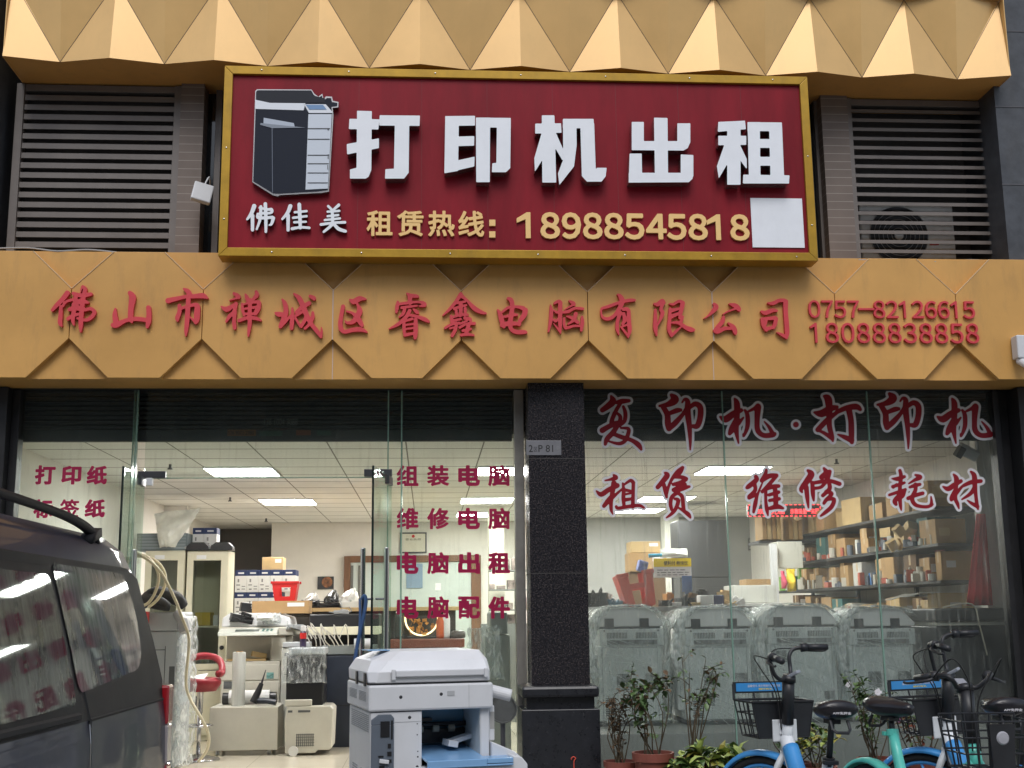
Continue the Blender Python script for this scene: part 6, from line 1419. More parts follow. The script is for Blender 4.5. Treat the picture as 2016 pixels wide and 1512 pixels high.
# ---------------- right wall shelving with boxes
XS = 4.02
t = thing("wall_shelving", "dark shelving along the right wall loaded with boxes", "shelving", (4.25, 4, ZF))
LV = [1.30, 1.62, 1.91, 2.20]
for z in LV:
    b = MB(); b.box(XS, 4.48, .95, 5.6, z - .025, z); b.build("shelf", mat("shelf_dark", (.035, .036, .038), .5, var=.2), t, bevel=.003)
for y in (.95, 2.5, 4.05, 5.56):
    b = MB(); b.box(4.44, 4.475, y, y + .035, .171, 2.55).box(XS + .005, XS + .035, y, y + .035, .171, LV[0] - .026); b.build("upright", steel_dk, t)
rnd = random.Random(12)
names = {0: "lowest", 1: "second", 2: "third", 3: "top"}
BT = [carton, carton_d, carton_l, carton]
blues = [mat("box_teal", (.04, .15, .15), .6), mat("box_blue", (.05, .16, .38), .6), mat("box_green", (.16, .34, .06), .6), mat("box_white", (.55, .55, .52), .6)]
tins = [mat("tin_a", (.55, .52, .46), .4), mat("tin_b", (.12, .14, .18), .4), mat("tin_c", (.45, .10, .06), .5), mat("tin_d", (.62, .60, .55), .5)]
for li, z in enumerate(LV):
    y = 1.05; n = 0
    maxh = (LV[li + 1] - .035 - z) if li < 3 else .30
    while y < 5.4 and n < 18:
        w_ = rnd.uniform(.09, .30) if li != 3 else rnd.uniform(.20, .42)
        h_ = maxh * rnd.uniform(.40, .98); d_ = rnd.uniform(.20, .36); xo = rnd.uniform(-.01, .09)
        m_ = rnd.choice(BT) if (rnd.random() < .74 or li == 3) else rnd.choice(blues)
        col = {carton.name: "brown", carton_d.name: "dark brown", carton_l.name: "tan", blues[0].name: "teal", blues[1].name: "blue", blues[2].name: "green", blues[3].name: "white"}[m_.name]
        cx_, cy_ = XS + xo + d_ / 2, y + w_ / 2
        tt = thing("storage_box", f"{col} box on the {names[li]} shelf of the right wall, {ORD[n]} counted from the window", "box", (cx_, cy_, z + .001), rz=R_(rnd.uniform(-7, 7)), group="boxes on the right wall shelving")
        b = MB(); b.box(-d_ / 2, d_ / 2, -w_ / 2, w_ / 2, 0, h_); b.build("box", m_, tt, bevel=.003)
        b = MB(); f0 = rnd.uniform(.05, .5); f1 = f0 + rnd.uniform(.2, .4); b.box(-d_ / 2 + d_ * f0, -d_ / 2 + d_ * f1, -w_ / 2 - .0015, -w_ / 2 - .0003, h_ * rnd.uniform(.3, .5), h_ * rnd.uniform(.6, .85)); b.build("label_sticker", paper_w if rnd.random() < .6 else carton_l, tt)
        if rnd.random() < .7:
            b = MB(); b.box(-d_ / 2 + .002, d_ / 2 - .002, -.02, .02, h_ + .0003, h_ + .0012).box(-d_ / 2 - .0012, -d_ / 2 - .0003, -.02, .02, h_ * .62, h_ - .002); b.build("packing_tape", mat("tape_tan", (.50, .36, .20), .3), tt)
        y += w_ + rnd.uniform(.015, .09); n += 1
b = MB(); kk = 0
for li, z in enumerate(LV[:3]):
    for q in range(58):
        y = rnd.uniform(1.05, 5.3); x = XS + rnd.uniform(-.015, .05); h_ = rnd.uniform(.03, .13); r_ = rnd.uniform(.012, .035); b.mi = rnd.randrange(4)
        if rnd.random() < .4: b.cyl((x, y, z + .0015), (x, y, z + .0015 + h_), r_, 9)
        else: b.obox((x, y, z + .002 + h_ / 2), (r_ * 2, r_ * 2.4, h_), (0, 0, rnd.uniform(-.6, .6)))
o = b.build("small_stock", tins, bevel=.002); tag(o, "loose small cartons, tins and bottles crowding the front of the right wall shelves", "supplies", kind="stuff")
# open cartons tipped out of the third shelf
for k, (u, v, a, b_) in enumerate(((1770, 1045, .3, .2), (1793, 1038, -.5, .1), (1800, 1058, .2, -.2), (1757, 1073, .5, .3), (1775, 1072, -.8, .2), (1822, 1050, .1, .1))):
    p = at(u, v, 1.5 + .05 * k)
    bb = MB(); bb.obox(p, (.085, .07, .075), (a, a * .7 + .6, b_)); tag(bb.build("small_box", carton_l, bevel=.002), f"small tan box spilling from the third shelf, {ORD[k]} of the tumbled ones", "box", "small boxes tumbling from the third shelf")
b = MB(); x0, x1, z0, z1 = px(1896, 1012, 1947, 1192, .40)
b.sheet(lambda a, c_: (x1 - (x1 - x0) * (.30 + .70 * (1 - c_)) * (1 - a) , .40 + .025 * math.sin(a * 22), z0 + (z1 - z0) * c_), 40, 8)
tag(b.build("red_curtain", red_cloth, smooth=True, solid=.004), "dark red curtain gathered beside the white wall at the right end of the window", "curtain")
x0, x1, _, _ = px(1935, 1100, 1975, 1150, .5)
b = MB(); b.box(x0 + .02, x1 + .12, .5, .60, .171, ZC - .002); b.box(x0 + .018, x1 + .122, .498, .602, .171, at(1950, 1088, .5).z); 
tag(b.build("window_pier", [wall_w]), "white pier with a greyer lower half at the right end of the window", "pier")
t = thing("security_camera", "small white security camera on a bracket near the ceiling at the right window", "camera", (at(1920, 890, .32).x, .32, at(1920, 900, .32).z))
p = at(1905, 890, .32)
b = MB(); b.obox(p, (.15, .09, .085), (R_(20), R_(28), 0)); b.build("camera_body", white_pl, t, bevel=.012)
b = MB(); b.obox(p + Vector((-.070, -.02, .0)), (.045, .092, .088), (R_(20), R_(28), 0)); b.build("hood", dark_pl, t, bevel=.006)
b = MB(); b.tube([p + Vector((.05, .02, -.02)), p + Vector((.10, .04, .02)), p + Vector((.10, .05, .12))], .010, 8); b.build("bracket", white_pl, t)
# LED strip sign
x0, x1, z0, z1 = px(1472, 993, 1616, 1017, 4.0)
t = thing("led_sign", "hanging red LED text strip behind the brush characters for repair", "sign", ((x0 + x1) / 2, 4.0, z0))
b = MB(); b.box(x0, x1, 4.0, 4.05, z0, z1); b.build("housing", mat("led_case", (.05, .035, .035), .4), t)
b = MB(); n = 16
for k in range(n):
    xx = x0 + (x1 - x0) * (k + .2) / n
    b.box(xx, xx + (x1 - x0) / n * .55, 3.997, 3.9995, z1 - .008, z1 - .002).box(xx, xx + (x1 - x0) / n * .55, 3.997, 3.9995, z0 + .002, z0 + .008)
for xx in (x0 + .002, x1 - .008): b.box(xx, xx + .006, 3.997, 3.9995, z0 + .02, z0 + .05).box(xx, xx + .006, 3.997, 3.9995, z1 - .05, z1 - .02)
b.build("light_border", led_red, t)
text_rect("lettering", "示教吸墨一末服", x0 + (x1 - x0) * .58, x1 - .02, z0 + .025, z1 - .045, 3.999, .002, led_red, t)
text_rect("lettering", "欢迎光临", x0 + .10, x0 + (x1 - x0) * .50, z0 + .025, z1 - .045, 3.999, .002, led_red, t)
b = MB(); b.cyl((x0 + .1, 4.02, z1), (x0 + .1, 4.02, ZC), .003, 6).cyl((x1 - .1, 4.02, z1), (x1 - .1, 4.02, ZC), .003, 6); b.build("hanger", steel_dk, t)
# partition lettering
text_px("wall_lettering", "团", 1473, 1060, 1487, 1084, 8.397, .002, blackprint, B, 0)
text_px("wall_lettering", "队", 1490, 1056, 1502, 1080, 8.397, .002, blackprint, B, 0)
text_px("wall_lettering", "精", 1503, 1060, 1517, 1082, 8.397, .002, blackprint, B, 0)
# dark cupboard, counter and clutter behind the copiers
x0, x1, z0, z1 = px(1338, 1024, 1436, 1200, 6.0)
t = thing("dark_cupboard", "tall charcoal cupboard behind the yellow notice in the right window", "cupboard", ((x0 + x1) / 2, 6.2, ZF))
b = MB(); b.box(x0, x1, 6.02, 6.5, ZF, z1); b.build("carcass", mat("charcoal", (.042, .043, .045), .4, var=.15), t, bevel=.004)
for k in range(3): zq = at(1390, 1137 + k * 19, 6.0).z; b = MB(); b.box(x0 + .01, x1 - .01, 6.0, 6.018, zq - .115, zq - .005); b.build("drawer", mat("charcoal_b", (.05, .05, .052), .4), t, bevel=.003)
b = MB(); b.box(x0 + .01, x1 - .01, 6.0, 6.018, at(1390, 1136, 6).z, z1 - .01); b.build("door", mat("charcoal_b", (.05, .05, .052), .4), t, bevel=.003)
x0, x1, z0, z1 = px(1160, 1194, 1500, 1230, 1.9)
t = thing("service_counter", "long counter heaped with papers and baskets behind the wrapped copiers", "counter", ((x0 + x1) / 2, 2.2, ZF))
ztc = at(1330, 1194, 1.9).z
b = MB(); b.box(1.12, x1 + .2, 1.9, 2.5, ztc - .04, ztc); b.build("top", mat("counter_grey", (.20, .20, .20), .4), t, bevel=.004)
b = MB(); b.box(1.15, x1 + .15, 1.95, 2.45, ZF, ztc - .041); b.build("body", mat("counter_body_grey", (.36, .35, .33), .6), t)
b = MB(); b.prism([(1.12, .171), (2.0, .171), (2.0, 1.30), (1.12, 1.72)], 5.0, 5.05); tag(b.build("low_partition", mat("partition_slate", (.09, .085, .08), .6)), "dark grey sloping partition at the left of the right window", "partition")
def tilt_basket():
    Yq = 1.95; p = at(1264, 1188, Yq)
    t = thing("plastic_basket", "pale red plastic basket tipped on its end on the service counter", "basket", (p.x, Yq, ztc), rz=R_(8), tilt=(R_(-8), R_(-9)))
    w0, w1, h, d = .125, .165, .30, .13
    b = MB()
    for y0 in (0, d):
        for (f0, f1) in ((0, .30), (.70, 1)):
            b.prism([(-w0 + 2 * w0 * f0, .002), (-w0 + 2 * w0 * f1, .002), (-w1 + 2 * w1 * f1, h), (-w1 + 2 * w1 * f0, h)], y0, y0 + .006)
        for (z0, z1) in ((.002, .030), (.16, .205)):
            k0, k1 = w0 + (w1 - w0) * z0 / h, w0 + (w1 - w0) * z1 / h; b.prism([(-k0, z0), (k0, z0), (k1, z1), (-k1, z1)], y0 - .0007, y0 + .0067)
    for s in (-1, 1): b.prism([(s * w0, .002), (s * (w0 - .006), .002), (s * (w1 - .006), h), (s * w1, h)], .0072, d - .0012)
    b.build("shell", salmon, t, bevel=.002)
    b = MB()
    for (f0, f1) in ((0, .30), (.70, 1)): b.box(-w1 + 2 * w1 * f0 - .006, -w1 + 2 * w1 * f1 + .006, -.015, -.001, h - .03, h + .004)
    b.build("rim", salmon, t, bevel=.003)
tilt_basket()
cbox("cardboard_box", 1240, 1088, 1312, 1125, 3.2, .3, carton, "upper cardboard box in the stack left of the yellow notice", "box", "stacked boxes left of the yellow notice")
cbox("cardboard_box", 1242, 1066, 1300, 1087.5, 3.22, .28, carton_l, "flattened tan box on top of the stack left of the yellow notice", "box", "stacked boxes left of the yellow notice")
x0, x1, z0, z1 = px(1240, 1126, 1312, 1210, 3.2)
b = MB(); b.box(x0, x1, 3.22, 3.5, ZF, z1); tag(b.build("box_stand", carton_d, bevel=.004), "dark brown tall carton carrying the box stack behind the pale red basket", "box")
x0, x1, z0, z1 = px(1287, 1099, 1361, 1137, 2.6)
t = thing("price_notice", "yellow and white notice board above the service counter", "notice", ((x0 + x1) / 2, 2.6, z0))
b = MB(); b.box(x0, x1, 2.60, 2.612, z0, z1); b.build("board", paper_w, t)
b = MB(); b.box(x0, x1, 2.5985, 2.5997, (z0 + z1) / 2 + .01, z1); b.build("yellow_field", yellow, t)
text_rect("lettering", "便利付 畅快饮", x0 + (x1 - x0) * .27, x1 - .03, (z0 + z1) / 2 + .022, (z0 + z1) / 2 + .062, 2.598, .0006, blackprint, t, .012)
b = MB(); rnd = random.Random(3)
for r in range(3):
    xx = x0 + .03
    while xx < x1 - .06: w_ = rnd.uniform(.02, .06); b.box(xx, xx + w_, 2.5985, 2.5997, z0 + .02 + r * .022, z0 + .028 + r * .022); xx += w_ + .012
b.build("small_print", greyprint, t)
b = MB(); b.cyl(((x0 + x1) / 2, 2.62, ztc), ((x0 + x1) / 2, 2.62, z1 - .02), .008, 8); b.build("stand", steel_dk, t)
crumple(1290, 1080, 1362, 1098, 2.7, .012, mat("bag_pale", (.62, .62, .58), .4, bump=.8, bscale=18), "folded_plastic", "folded pale plastic lying over the top of the yellow notice", "plastic sheet", nu=12, nv=6)
b = MB(); p = at(1288, 1094, 2.55); b.tube([p + Vector((-.05, 0, 0)), p + Vector((.07, 0, .005))], [.018, .014], 10); tag(b.build("blue_clip", mat("clip_blue", (.08, .42, .62), .4)), "light blue clip at the corner of the yellow notice", "clip")
x0, x1, z0, z1 = px(1255, 1103, 1277, 1126, 2.5)
b = MB(); b.obox(((x0 + x1) / 2, 2.55, (z0 + z1) / 2), (.09, .06, .10), (0, .3, .2)); tag(b.build("blue_white_pack", mat("pack_blue", (.16, .20, .45), .5, var=.6, vscale=18), bevel=.01), "blue and white pack above the pale red basket", "pack")
rnd = random.Random(44)
CL = [(1312, .10, .05, dark_pl, "black gadget on the service counter right of the pale red basket", "gadget"), (1330, .14, .035, paper_w, "white paper stack on the service counter under the yellow notice", "paper stack"), (1352, .13, .07, dark_pl, "tangle of black cables on the service counter", "cables"),
      (1372, .16, .03, carton_l, "flat yellowish pack on the service counter", "pack"), (1395, .15, .09, paper_w, "white box with small print on the service counter, by the charcoal drawers", "box"), (1415, .09, .09, mat("box_navy", (.03, .035, .12), .5), "navy box beside the white one on the service counter", "box"),
      (1210, .16, .05, mat("tool_blue", (.12, .28, .40), .5), "blue folded cloth at the foot of the pale red basket", "cloth"), (1180, .16, .12, dark_pl, "dark device at the left end of the service counter", "device")]
for u, w_, h_, m_, l, c_ in CL:
    p = at(u, 1194, 2.0); b = MB()
    b.obox((p.x, 2.05, ztc + h_ / 2 + .003), (w_, .12, h_), (0, 0, rnd.uniform(-.3, .3)))
    if c_ in ("cables", "gadget", "cloth", "device"):
        for k in range(5): b.tube([(p.x + rnd.uniform(-.06, .06), 1.98, ztc + .01), (p.x + rnd.uniform(-.06, .06), 1.99, ztc + h_ * rnd.uniform(.8, 1.5)), (p.x + rnd.uniform(-.08, .08), 2.0, ztc + .01)], .008, 6, smooth=4)
    tag(b.build(c_.replace(" ", "_"), m_, bevel=.005), l, c_)
p = at(1353, 1165, 2.4); b = MB(); b.box(p.x - .02, p.x + .02, 2.40, 2.41, ztc, p.z + .10).box(p.x - .045, p.x + .045, 2.396, 2.399, p.z, p.z + .14); tag(b.build("payment_stand", mat("stand_blue", (.16, .26, .55), .4), bevel=.003), "small blue payment stand on the service counter below the yellow notice", "stand")
# paper stack and machines between the cupboard and shelves
cbox("machine_cover", 1445, 1152, 1530, 1186, 3.0, .4, mat("cover_pale", (.62, .62, .58), .5), "pale flat machine on the counter between cupboard and shelves", "machine", tape=False)
x0, x1, z0, z1 = px(1440, 1187, 1545, 1240, 2.9); b = MB(); b.box(x0, x1, 2.95, 3.5, ZF, z1); tag(b.build("machine_table", mat("table_pale", (.45, .45, .43), .5), bevel=.004), "pale table under the flat machine beside the shelves", "table")
cbox("cardboard_box", 1470, 1140, 1520, 1152, 3.9, .3, carton, "orange brown box on the wall side of the flat machine", "box", tape=False)
cbox("white_files", 1531, 1066, 1580, 1118, 3.6, .25, mat("files_white", (.66, .66, .60), .6), "stack of white file boxes at the far end of the shelves", "file boxes", tape=False)
b = MB(); p0 = at(1520, 1070, 3.55); b.box(p0.x - .03, p0.x + .03, 3.5, 3.56, ZF, at(1520, 1070, 3.5).z); tag(b.build("white_post", white_pl), "thin white post left of the white file boxes", "post")
for k in range(7):
    u0 = 1501 + k * 9.5 + (14 if k > 3 else 0); cbox("upright_carton", u0, 1014 + (10 if k > 4 else 0), u0 + 8, 1062, 4.3, .3, carton_l if k % 2 else carton, f"tall narrow carton under the LED strip, {ORD[k]} from the left", "carton", "tall cartons under the LED strip", tape=False)
b = MB(); p0, p1 = at(1495, 1064, 4.25), at(1640, 1063, 4.25); b.box(p0.x, p1.x, 4.25, 4.7, p0.z - .03, p0.z - .002); tag(b.build("wall_shelf", steel_dk), "dark wall shelf carrying the tall cartons under the LED strip", "shelf")
crumple(1546, 1120, 1568, 1165, 3.3, .015, mat("bag_yellow", (.72, .52, .04), .45, bump=.8, bscale=18), "plastic_bag", "yellow plastic bag hanging at the far end of the shelves", "bag", nu=8, nv=10)
crumple(1536, 1124, 1547, 1160, 3.3, .012, mat("bag_pink", (.45, .05, .10), .45), "plastic_bag", "pink plastic bag beside the yellow one on the shelves", "bag", nu=6, nv=10)
crumple(1836, 1070, 1860, 1094, 1.6, .02, mat("bag_rose", (.42, .12, .12), .35, bump=.8, bscale=20), "plastic_bag", "rosy net bag on the third shelf near the window", "bag", nu=8, nv=8)

# extra clutter along the service counter and behind the black printer
CL2 = [(1172, .12, .07, carton, "small brown carton at the left end of the service counter", "box"), (1196, .10, .10, mat("can_white", (.6, .6, .58), .4), "white canister on the service counter left of the pale red basket", "canister"),
       (1318, .07, .11, mat("jar_amber", (.45, .20, .05), .3), "amber jar on the service counter under the yellow notice", "jar"), (1342, .11, .06, mat("box_grey2", (.30, .31, .33), .5), "grey case on the service counter under the yellow notice", "case"),
       (1364, .10, .10, carton_d, "dark brown carton on the service counter beside the cable tangle", "box"), (1385, .09, .13, mat("lamp_black", (.02, .02, .02), .4), "black tilted gadget on the service counter near the white box", "gadget"),
       (1428, .12, .12, carton_l, "tan carton at the right end of the service counter", "box"), (1450, .16, .06, paper_w, "white paper pile at the right end of the service counter", "paper stack")]
rnd = random.Random(91)
for u, w_, h_, m_, l, c_ in CL2:
    p = at(u, 1194, 2.3); b = MB(); b.obox((p.x, 2.34, ztc + h_ / 2 + .004), (w_, .10, h_), (0, 0, rnd.uniform(-.5, .5))); b.obox((p.x + .01, 2.33, ztc + h_ * 1.08), (w_ * .6, .06, h_ * .14), (0, .1, rnd.uniform(-.5, .5)))
    for k in range(3): b.tube([(p.x + rnd.uniform(-.1, .1), 2.24, ztc + .006), (p.x + rnd.uniform(-.1, .1), 2.25, ztc + rnd.uniform(.02, .10)), (p.x + rnd.uniform(-.12, .12), 2.26, ztc + .006)], .005, 5, smooth=4)
    tag(b.build(c_.replace(" ", "_"), m_, bevel=.004), l, c_)
x0, x1, z0, z1 = px(553, 1264, 612, 1400, 3.45)
t = thing("laser_printer", "pale grey printer squeezed between the cream copier and the wrapped black one", "printer", ((x0 + x1) / 2, 3.6, ZF))
b = MB(); b.box(x0, x1, 3.45, 3.58, ZF + .03, z1 - .05); b.build("body", mat("printer_pale", (.52, .52, .48), .5, dirt=.1), t, bevel=.012)
b = MB(); b.box(x0 + .01, x1 - .01, 3.44, 3.58, z1 - .049, z1); b.build("paper_tray", grey_pl, t, bevel=.006)
b = MB(); b.box(x0 + .03, x1 - .03, 3.447, 3.4497, z1 - .13, z1 - .10).box(x0 + .03, x1 - .03, 3.447, 3.4497, z1 - .30, z1 - .295); b.build("slot", vent_d, t)

# ================================================================ on the pavement
# ---------------- white copier in front of the door
cx0, cD = -.262, 5.9
t = thing("office_copier", "big white second hand copier with a blue tray standing on the pavement before the door", "copier", (cx0, cD - 8.5, 0), rz=R_(12.8))
W_, DP = .58, .62
b = MB()
b.box(0, .245, .012, DP, .05, .952).box(.245, .535, .36, DP, .62, 1.0).box(.535, W_, .03, DP, .05, .995).box(.2455, .5345, .02, DP, .05, .70); b.build("body", white_pl, t, bevel=.006)
b = MB(); b.box(-.012, W_ + .012, 0, DP + .01, .956, 1.076); up = b.build("scanner_unit", white_pl, t, bevel=.010)
b = MB(); b.prism([(.0, .952), (.0, 1.0), (.235, 1.0), (.245, .99), (.245, .952)], .0, .011)
b = MB()
for (x, z, r_) in ((.14, 1.02, .008), (.335, 1.028, .008), (.185, .925, .008), (.222, .895, .003), (.222, .845, .003), (.225, .77, .003), (.225, .745, .004), (.222, .70, .007)):
    yy = .0 if z > .96 else .012
    b.lathe([(r_, -.0004), (r_ * .7, -.002), (.0005, -.0022)], (x, yy, z), 12, 'y')
b.build("screws", dark_pl, t)
b = MB(); b.box(.365, .40, -.0022, -.0004, 1.02, 1.042).box(.4705, .472, -.0015, -.0004, .962, 1.07).box(.002, .24, .0106, .0116, .905, .907); b.build("seam", mat("seam_pale", (.40, .41, .42), .6), t)
b = MB(); b.box(.002, .11, .004, .0115, .05, .895); b.prism([(.002, .8955), (.11, .8955), (.11, .925), (.095, .943), (.035, .943), (.002, .92)], .004, .0115); pn = b.build("connector_panel", mat("connector_grey", (.105, .125, .155), .5, var=.1), t, bevel=.003)
for q in ((.045, .088, .84, .912), (.095, .103, .83, .915), (.08, .095, .79, .81), (.078, .098, .755, .775), (.078, .098, .725, .74), (.035, .06, .75, .758), (.04, .065, .70, .712)):
    b = MB(); b.box(q[0], q[1], .001, .0036, q[2], q[3]); b.build("socket", black_pl, pn)
b = MB(); b.lathe([(.014, .0036), (.013, .001), (.001, .001)], (.055, 0, .635), 10, 'y'); b.build("socket", black_pl, pn)
b = MB(); b.obox((.062, -.004, .732), (.045, .014, .018), (0, .15, 0)); b.build("plug", white_pl, pn, bevel=.003)
# the lid
def lid(z, dx0, dx1, dy0, dy1, c): x0, x1, y0, y1 = -.012 + dx0, .585 - dx1, .005 + dy0, .62 - dy1; return [(x0 + c, y0, z), (x1 - c * .3, y0, z), (x1, y0 + c * .3, z), (x1, y1 - c * .5, z), (x1 - c * .5, y1, z), (x0 + c * .5, y1, z), (x0, y1 - c * .5, z), (x0, y0 + c, z)]
b = MB(); L1, L2, L3, L4 = lid(1.084, .004, .004, .003, 0, .03), lid(1.135, 0, .003, 0, 0, .05), lid(1.185, .03, .008, .03, .02, .07), lid(1.228, .14, .03, .10, .06, .03)
vs = L1 + L2 + L3 + L4; fs = [list(range(8))[::-1], list(range(24, 32))]
for k in range(3):
    for i in range(8): fs.append((k * 8 + i, k * 8 + (i + 1) % 8, (k + 1) * 8 + (i + 1) % 8, (k + 1) * 8 + i))
b.add(vs, fs); ld = b.build("document_feeder", offw_pl, t, bevel=.006)
b = MB(); b.box(.115, .545, -.012, .004, 1.112, 1.142).box(.095, .114, -.010, .004, 1.098, 1.148).box(.546, .566, -.010, .004, 1.100, 1.146); b.build("hinge_rail", white_pl, ld, bevel=.004)
b = MB(); b.box(.092, .0935, -.0005, .0048, 1.086, 1.134); b.build("seam", mat("seam_pale", (.40, .41, .42), .6), ld)
b = MB(); b.box(.02, .13, .22, .40, 1.2285, 1.233); b.build("blue_film", blue_tr, ld)
b = MB()
for y in (.07, .30): b.box(-.020, -.0125, y, y + .035, 1.07, 1.13)
b.box(-.006, .57, .01, .6, 1.0765, 1.0835); b.build("hinge", dark_pl, t)
# left flank: vents and grips
b = MB()
for (y0, y1, z0, z1) in ((.07, .26, 1.00, 1.045), (.33, .54, 1.00, 1.045)):
    for k in range(7): zz = z0 + (z1 - z0) * k / 7; b.box(-.0145, -.0125, y0, y1, zz, zz + .0035)
for k in range(9): zz = .86 + .009 * k; b.box(-.0025, -.0005, .06, .55, zz, zz + .004)
for (y0, y1) in ((.08, .26), (.36, .50)):
    for k in range(14): zz = .52 + .012 * k; b.box(-.0025, -.0005, y0, y1, zz, zz + .005)
b.build("vent", mat("vent_soft", (.33, .34, .35), .6), t)
# opening with rollers and the blue tray
b = MB(); b.box(.2455, .5345, .345, .359, .70, .999); b.build("blue_back_plate", blue_dk, t)
b = MB(); b.box(.2455, .5345, .06, .344, .985, .999); b.box(.2453, .2475, .03, .344, .70, .984).box(.5325, .5347, .03, .344, .70, .984); b.build("tray_recess", cop_side, t)
b = MB(); b.cyl((.25, .30, .865), (.53, .30, .865), .012, 12); b.box(.29, .36, .30, .335, .880, .895).box(.25, .53, .31, .3445, .775, .84); b.build("roller_bar", black_pl, t)
b = MB()
for x in (.28, .36, .44): b.cyl((x, .285, .845), (x + .03, .285, .845), .017, 14)
b.build("roller", mat("roller_tan", (.42, .38, .30), .6), t)
b = MB(); b.obox((.47, .20, .80), (.14, .06, .022), (0, R_(-12), .3)).obox((.42, .17, .785), (.05, .10, .03), (0, .2, .1)); b.build("paper_guide", white_pl, t, bevel=.003)
b = MB(); b.prism([(.3445, .755), (.3445, .765), (-.10, .735), (-.10, .70), (-.085, .70), (-.085, .724)], .247, .5325, 'x'); b.box(.533, .66, -.10, .02, .712, .735).box(.247, .66, -.1005, -.094, .7005, .7095); b.build("blue_tray", blue_tr, t, bevel=.005)
# lower unit that sticks out to the right
b = MB(); b.prism([(.205, .02), (.70, .02), (.735, .06), (.735, .70), (.705, .735), (.661, .742), (.661, .699), (.205, .699)], -.085, .010); b.box(.585, .735, .011, .45, .02, .70); b.prism([(.585, .7005), (.735, .7005), (.735, .72), (.70, .75), (.585, .80)], .0115, .40); b.build("lower_unit", white_pl, t, bevel=.006)
b = MB(); b.box(.7352, .7375, -.03, .05, .55, .62); b.build("grip", vent_d, t)
b = MB()
for (x, z, r_) in ((.655, .665, .004), (.672, .63, .008), (.665, .585, .003)): b.lathe([(r_, -.0854), (r_ * .7, -.087), (.0005, -.0872)], (x, 0, z), 12, 'y')
b.box(.672, .678, -.0872, -.0852, .575, .60).box(.222, .228, -.0872, -.0852, .665, .69); b.build("screws", dark_pl, t)
b = MB(); b.box(.581, .612, .05, .11, .80, .965); b.build("side_bracket", white_pl, t, bevel=.006)
b = MB(); b.box(.5885, .610, .048, .0497, .855, .935); b.build("grey_pad", mat("pad_grey", (.36, .35, .33), .6), t)
b = MB(); b.tube([(.60, .20, 1.035), (.73, .16, 1.0)], .030, 18); b.box(.585, .60, .17, .23, 1.0, 1.06); b.build("output_arm", white_pl, t, bevel=.005)
for x in (.05, .52):
    for y in (.08, .54): b = MB(); b.cyl((x - .012, y, .0245), (x + .012, y, .0245), .024, 14).box(x - .008, x + .008, y - .01, y + .01, .025, .0495); b.build("castor", dark_pl, t)
b = MB(); p = at(990, 1395, -1.35); r_ = at(1018, 1395, -1.35).x - p.x
t = thing("round_steel_lid", "round grey steel disc with a raised rim between the copier's arm and the pillar", "steel disc", (p.x, -1.3, 0))
b.lathe([(r_, 0), (r_, -.022), (r_ - .007, -.022), (r_ - .008, -.006), (.001, -.004)], (p.x, -1.35, p.z), 36, 'y'); b.build("disc", mat("disc_steel", (.17, .175, .17), .38, .75, var=.25, vscale=5), t)
b = MB(); b.cyl((p.x, -1.33, 0), (p.x, -1.33, p.z - r_ * .9), .014, 10).lathe([(.12, 0), (.11, .015), (.015, .02)], (p.x, -1.33, .0), 20); b.build("stand", steel_dk, t)

# ---------------- van parked with its tail towards the shop
V = thing("parked_van", "dark blue grey van with black roof rails parked nose to the street at the left", "van", (-2.02, -5.2, 0))
XS_, HW, YR = -1.955, .865, -2.98
def vprof(k, top):
    """half section, k = half-width factor, top = roof drop"""
    h = HW * k
    return [(h - .06, .34), (h - .005, .50), (h, .80), (h - .005, .98), (h - .02, 1.075), (h - .065, 1.30), (h - .125, 1.56), (h - .165, 1.665), (h - .24, 1.725), (h - .40, 1.755), (0, 1.775)]
ST = [  # s from the tail, width factor, (height limit: z above is pulled down to lim)
 (0.00, .955, 1.79), (.03, .985, 1.79), (.10, 1.0, 1.79), (.30, 1.0, 1.79), (.8, 1.0, 1.80), (1.6, 1.0, 1.81), (2.4, 1.0, 1.80), (2.95, 1.0, 1.74), (3.3, .995, 1.40), (3.55, .99, 1.12), (3.9, .97, 1.06), (4.25, .93, .96), (4.42, .86, .84)]
rings = []
for s, k, lim in ST:
    ring = []
    for (x, z) in vprof(k, 0):
        zz = min(z, lim) if z > 1.0 else min(z, lim - .02 * (1.1 - z))
        rake = max(0, (z - 1.05)) * .42 if s < .31 else 0
        if s < .05 and z > 1.6: zz -= .05
        ring.append((x, YR - s - rake, zz))
    rings.append(ring)
b = MB(); n = len(rings[0]); vs = []
for rg in rings:
    vs += [(XS_ + x, y, z) for x, y, z in rg] + [(XS_ - x, y, z) for x, y, z in rg[:-1][::-1]]
m_ = 2 * n - 1; fs = []
for i in range(len(rings) - 1):
    for j in range(m_ - 1): fs.append((i * m_ + j, i * m_ + j + 1, (i + 1) * m_ + j + 1, (i + 1) * m_ + j))
    fs.append((i * m_ + m_ - 1, i * m_, (i + 1) * m_, (i + 1) * m_ + m_ - 1))
fs.append(list(range(m_))); fs.append(list(range((len(rings) - 1) * m_, len(rings) * m_))[::-1])
b.add(vs, fs); body = b.build("body", car_paint, V, smooth=True)
md = body.modifiers.new("edge", 'EDGE_SPLIT'); md.split_angle = R_(38)
def vs_pt(s, z, off=.004):
    """point on the flank facing the camera side (+X)"""
    P = vprof(1.0, 0)
    for (x0, z0), (x1, z1) in zip(P[:-1], P[1:]):
        if z0 <= z <= z1 + 1e-6:
            f = (z - z0) / max(1e-6, z1 - z0); return Vector((XS_ + x0 + (x1 - x0) * f + off, YR - s, z))
    return Vector((XS_ + .3, YR - s, 1.8))
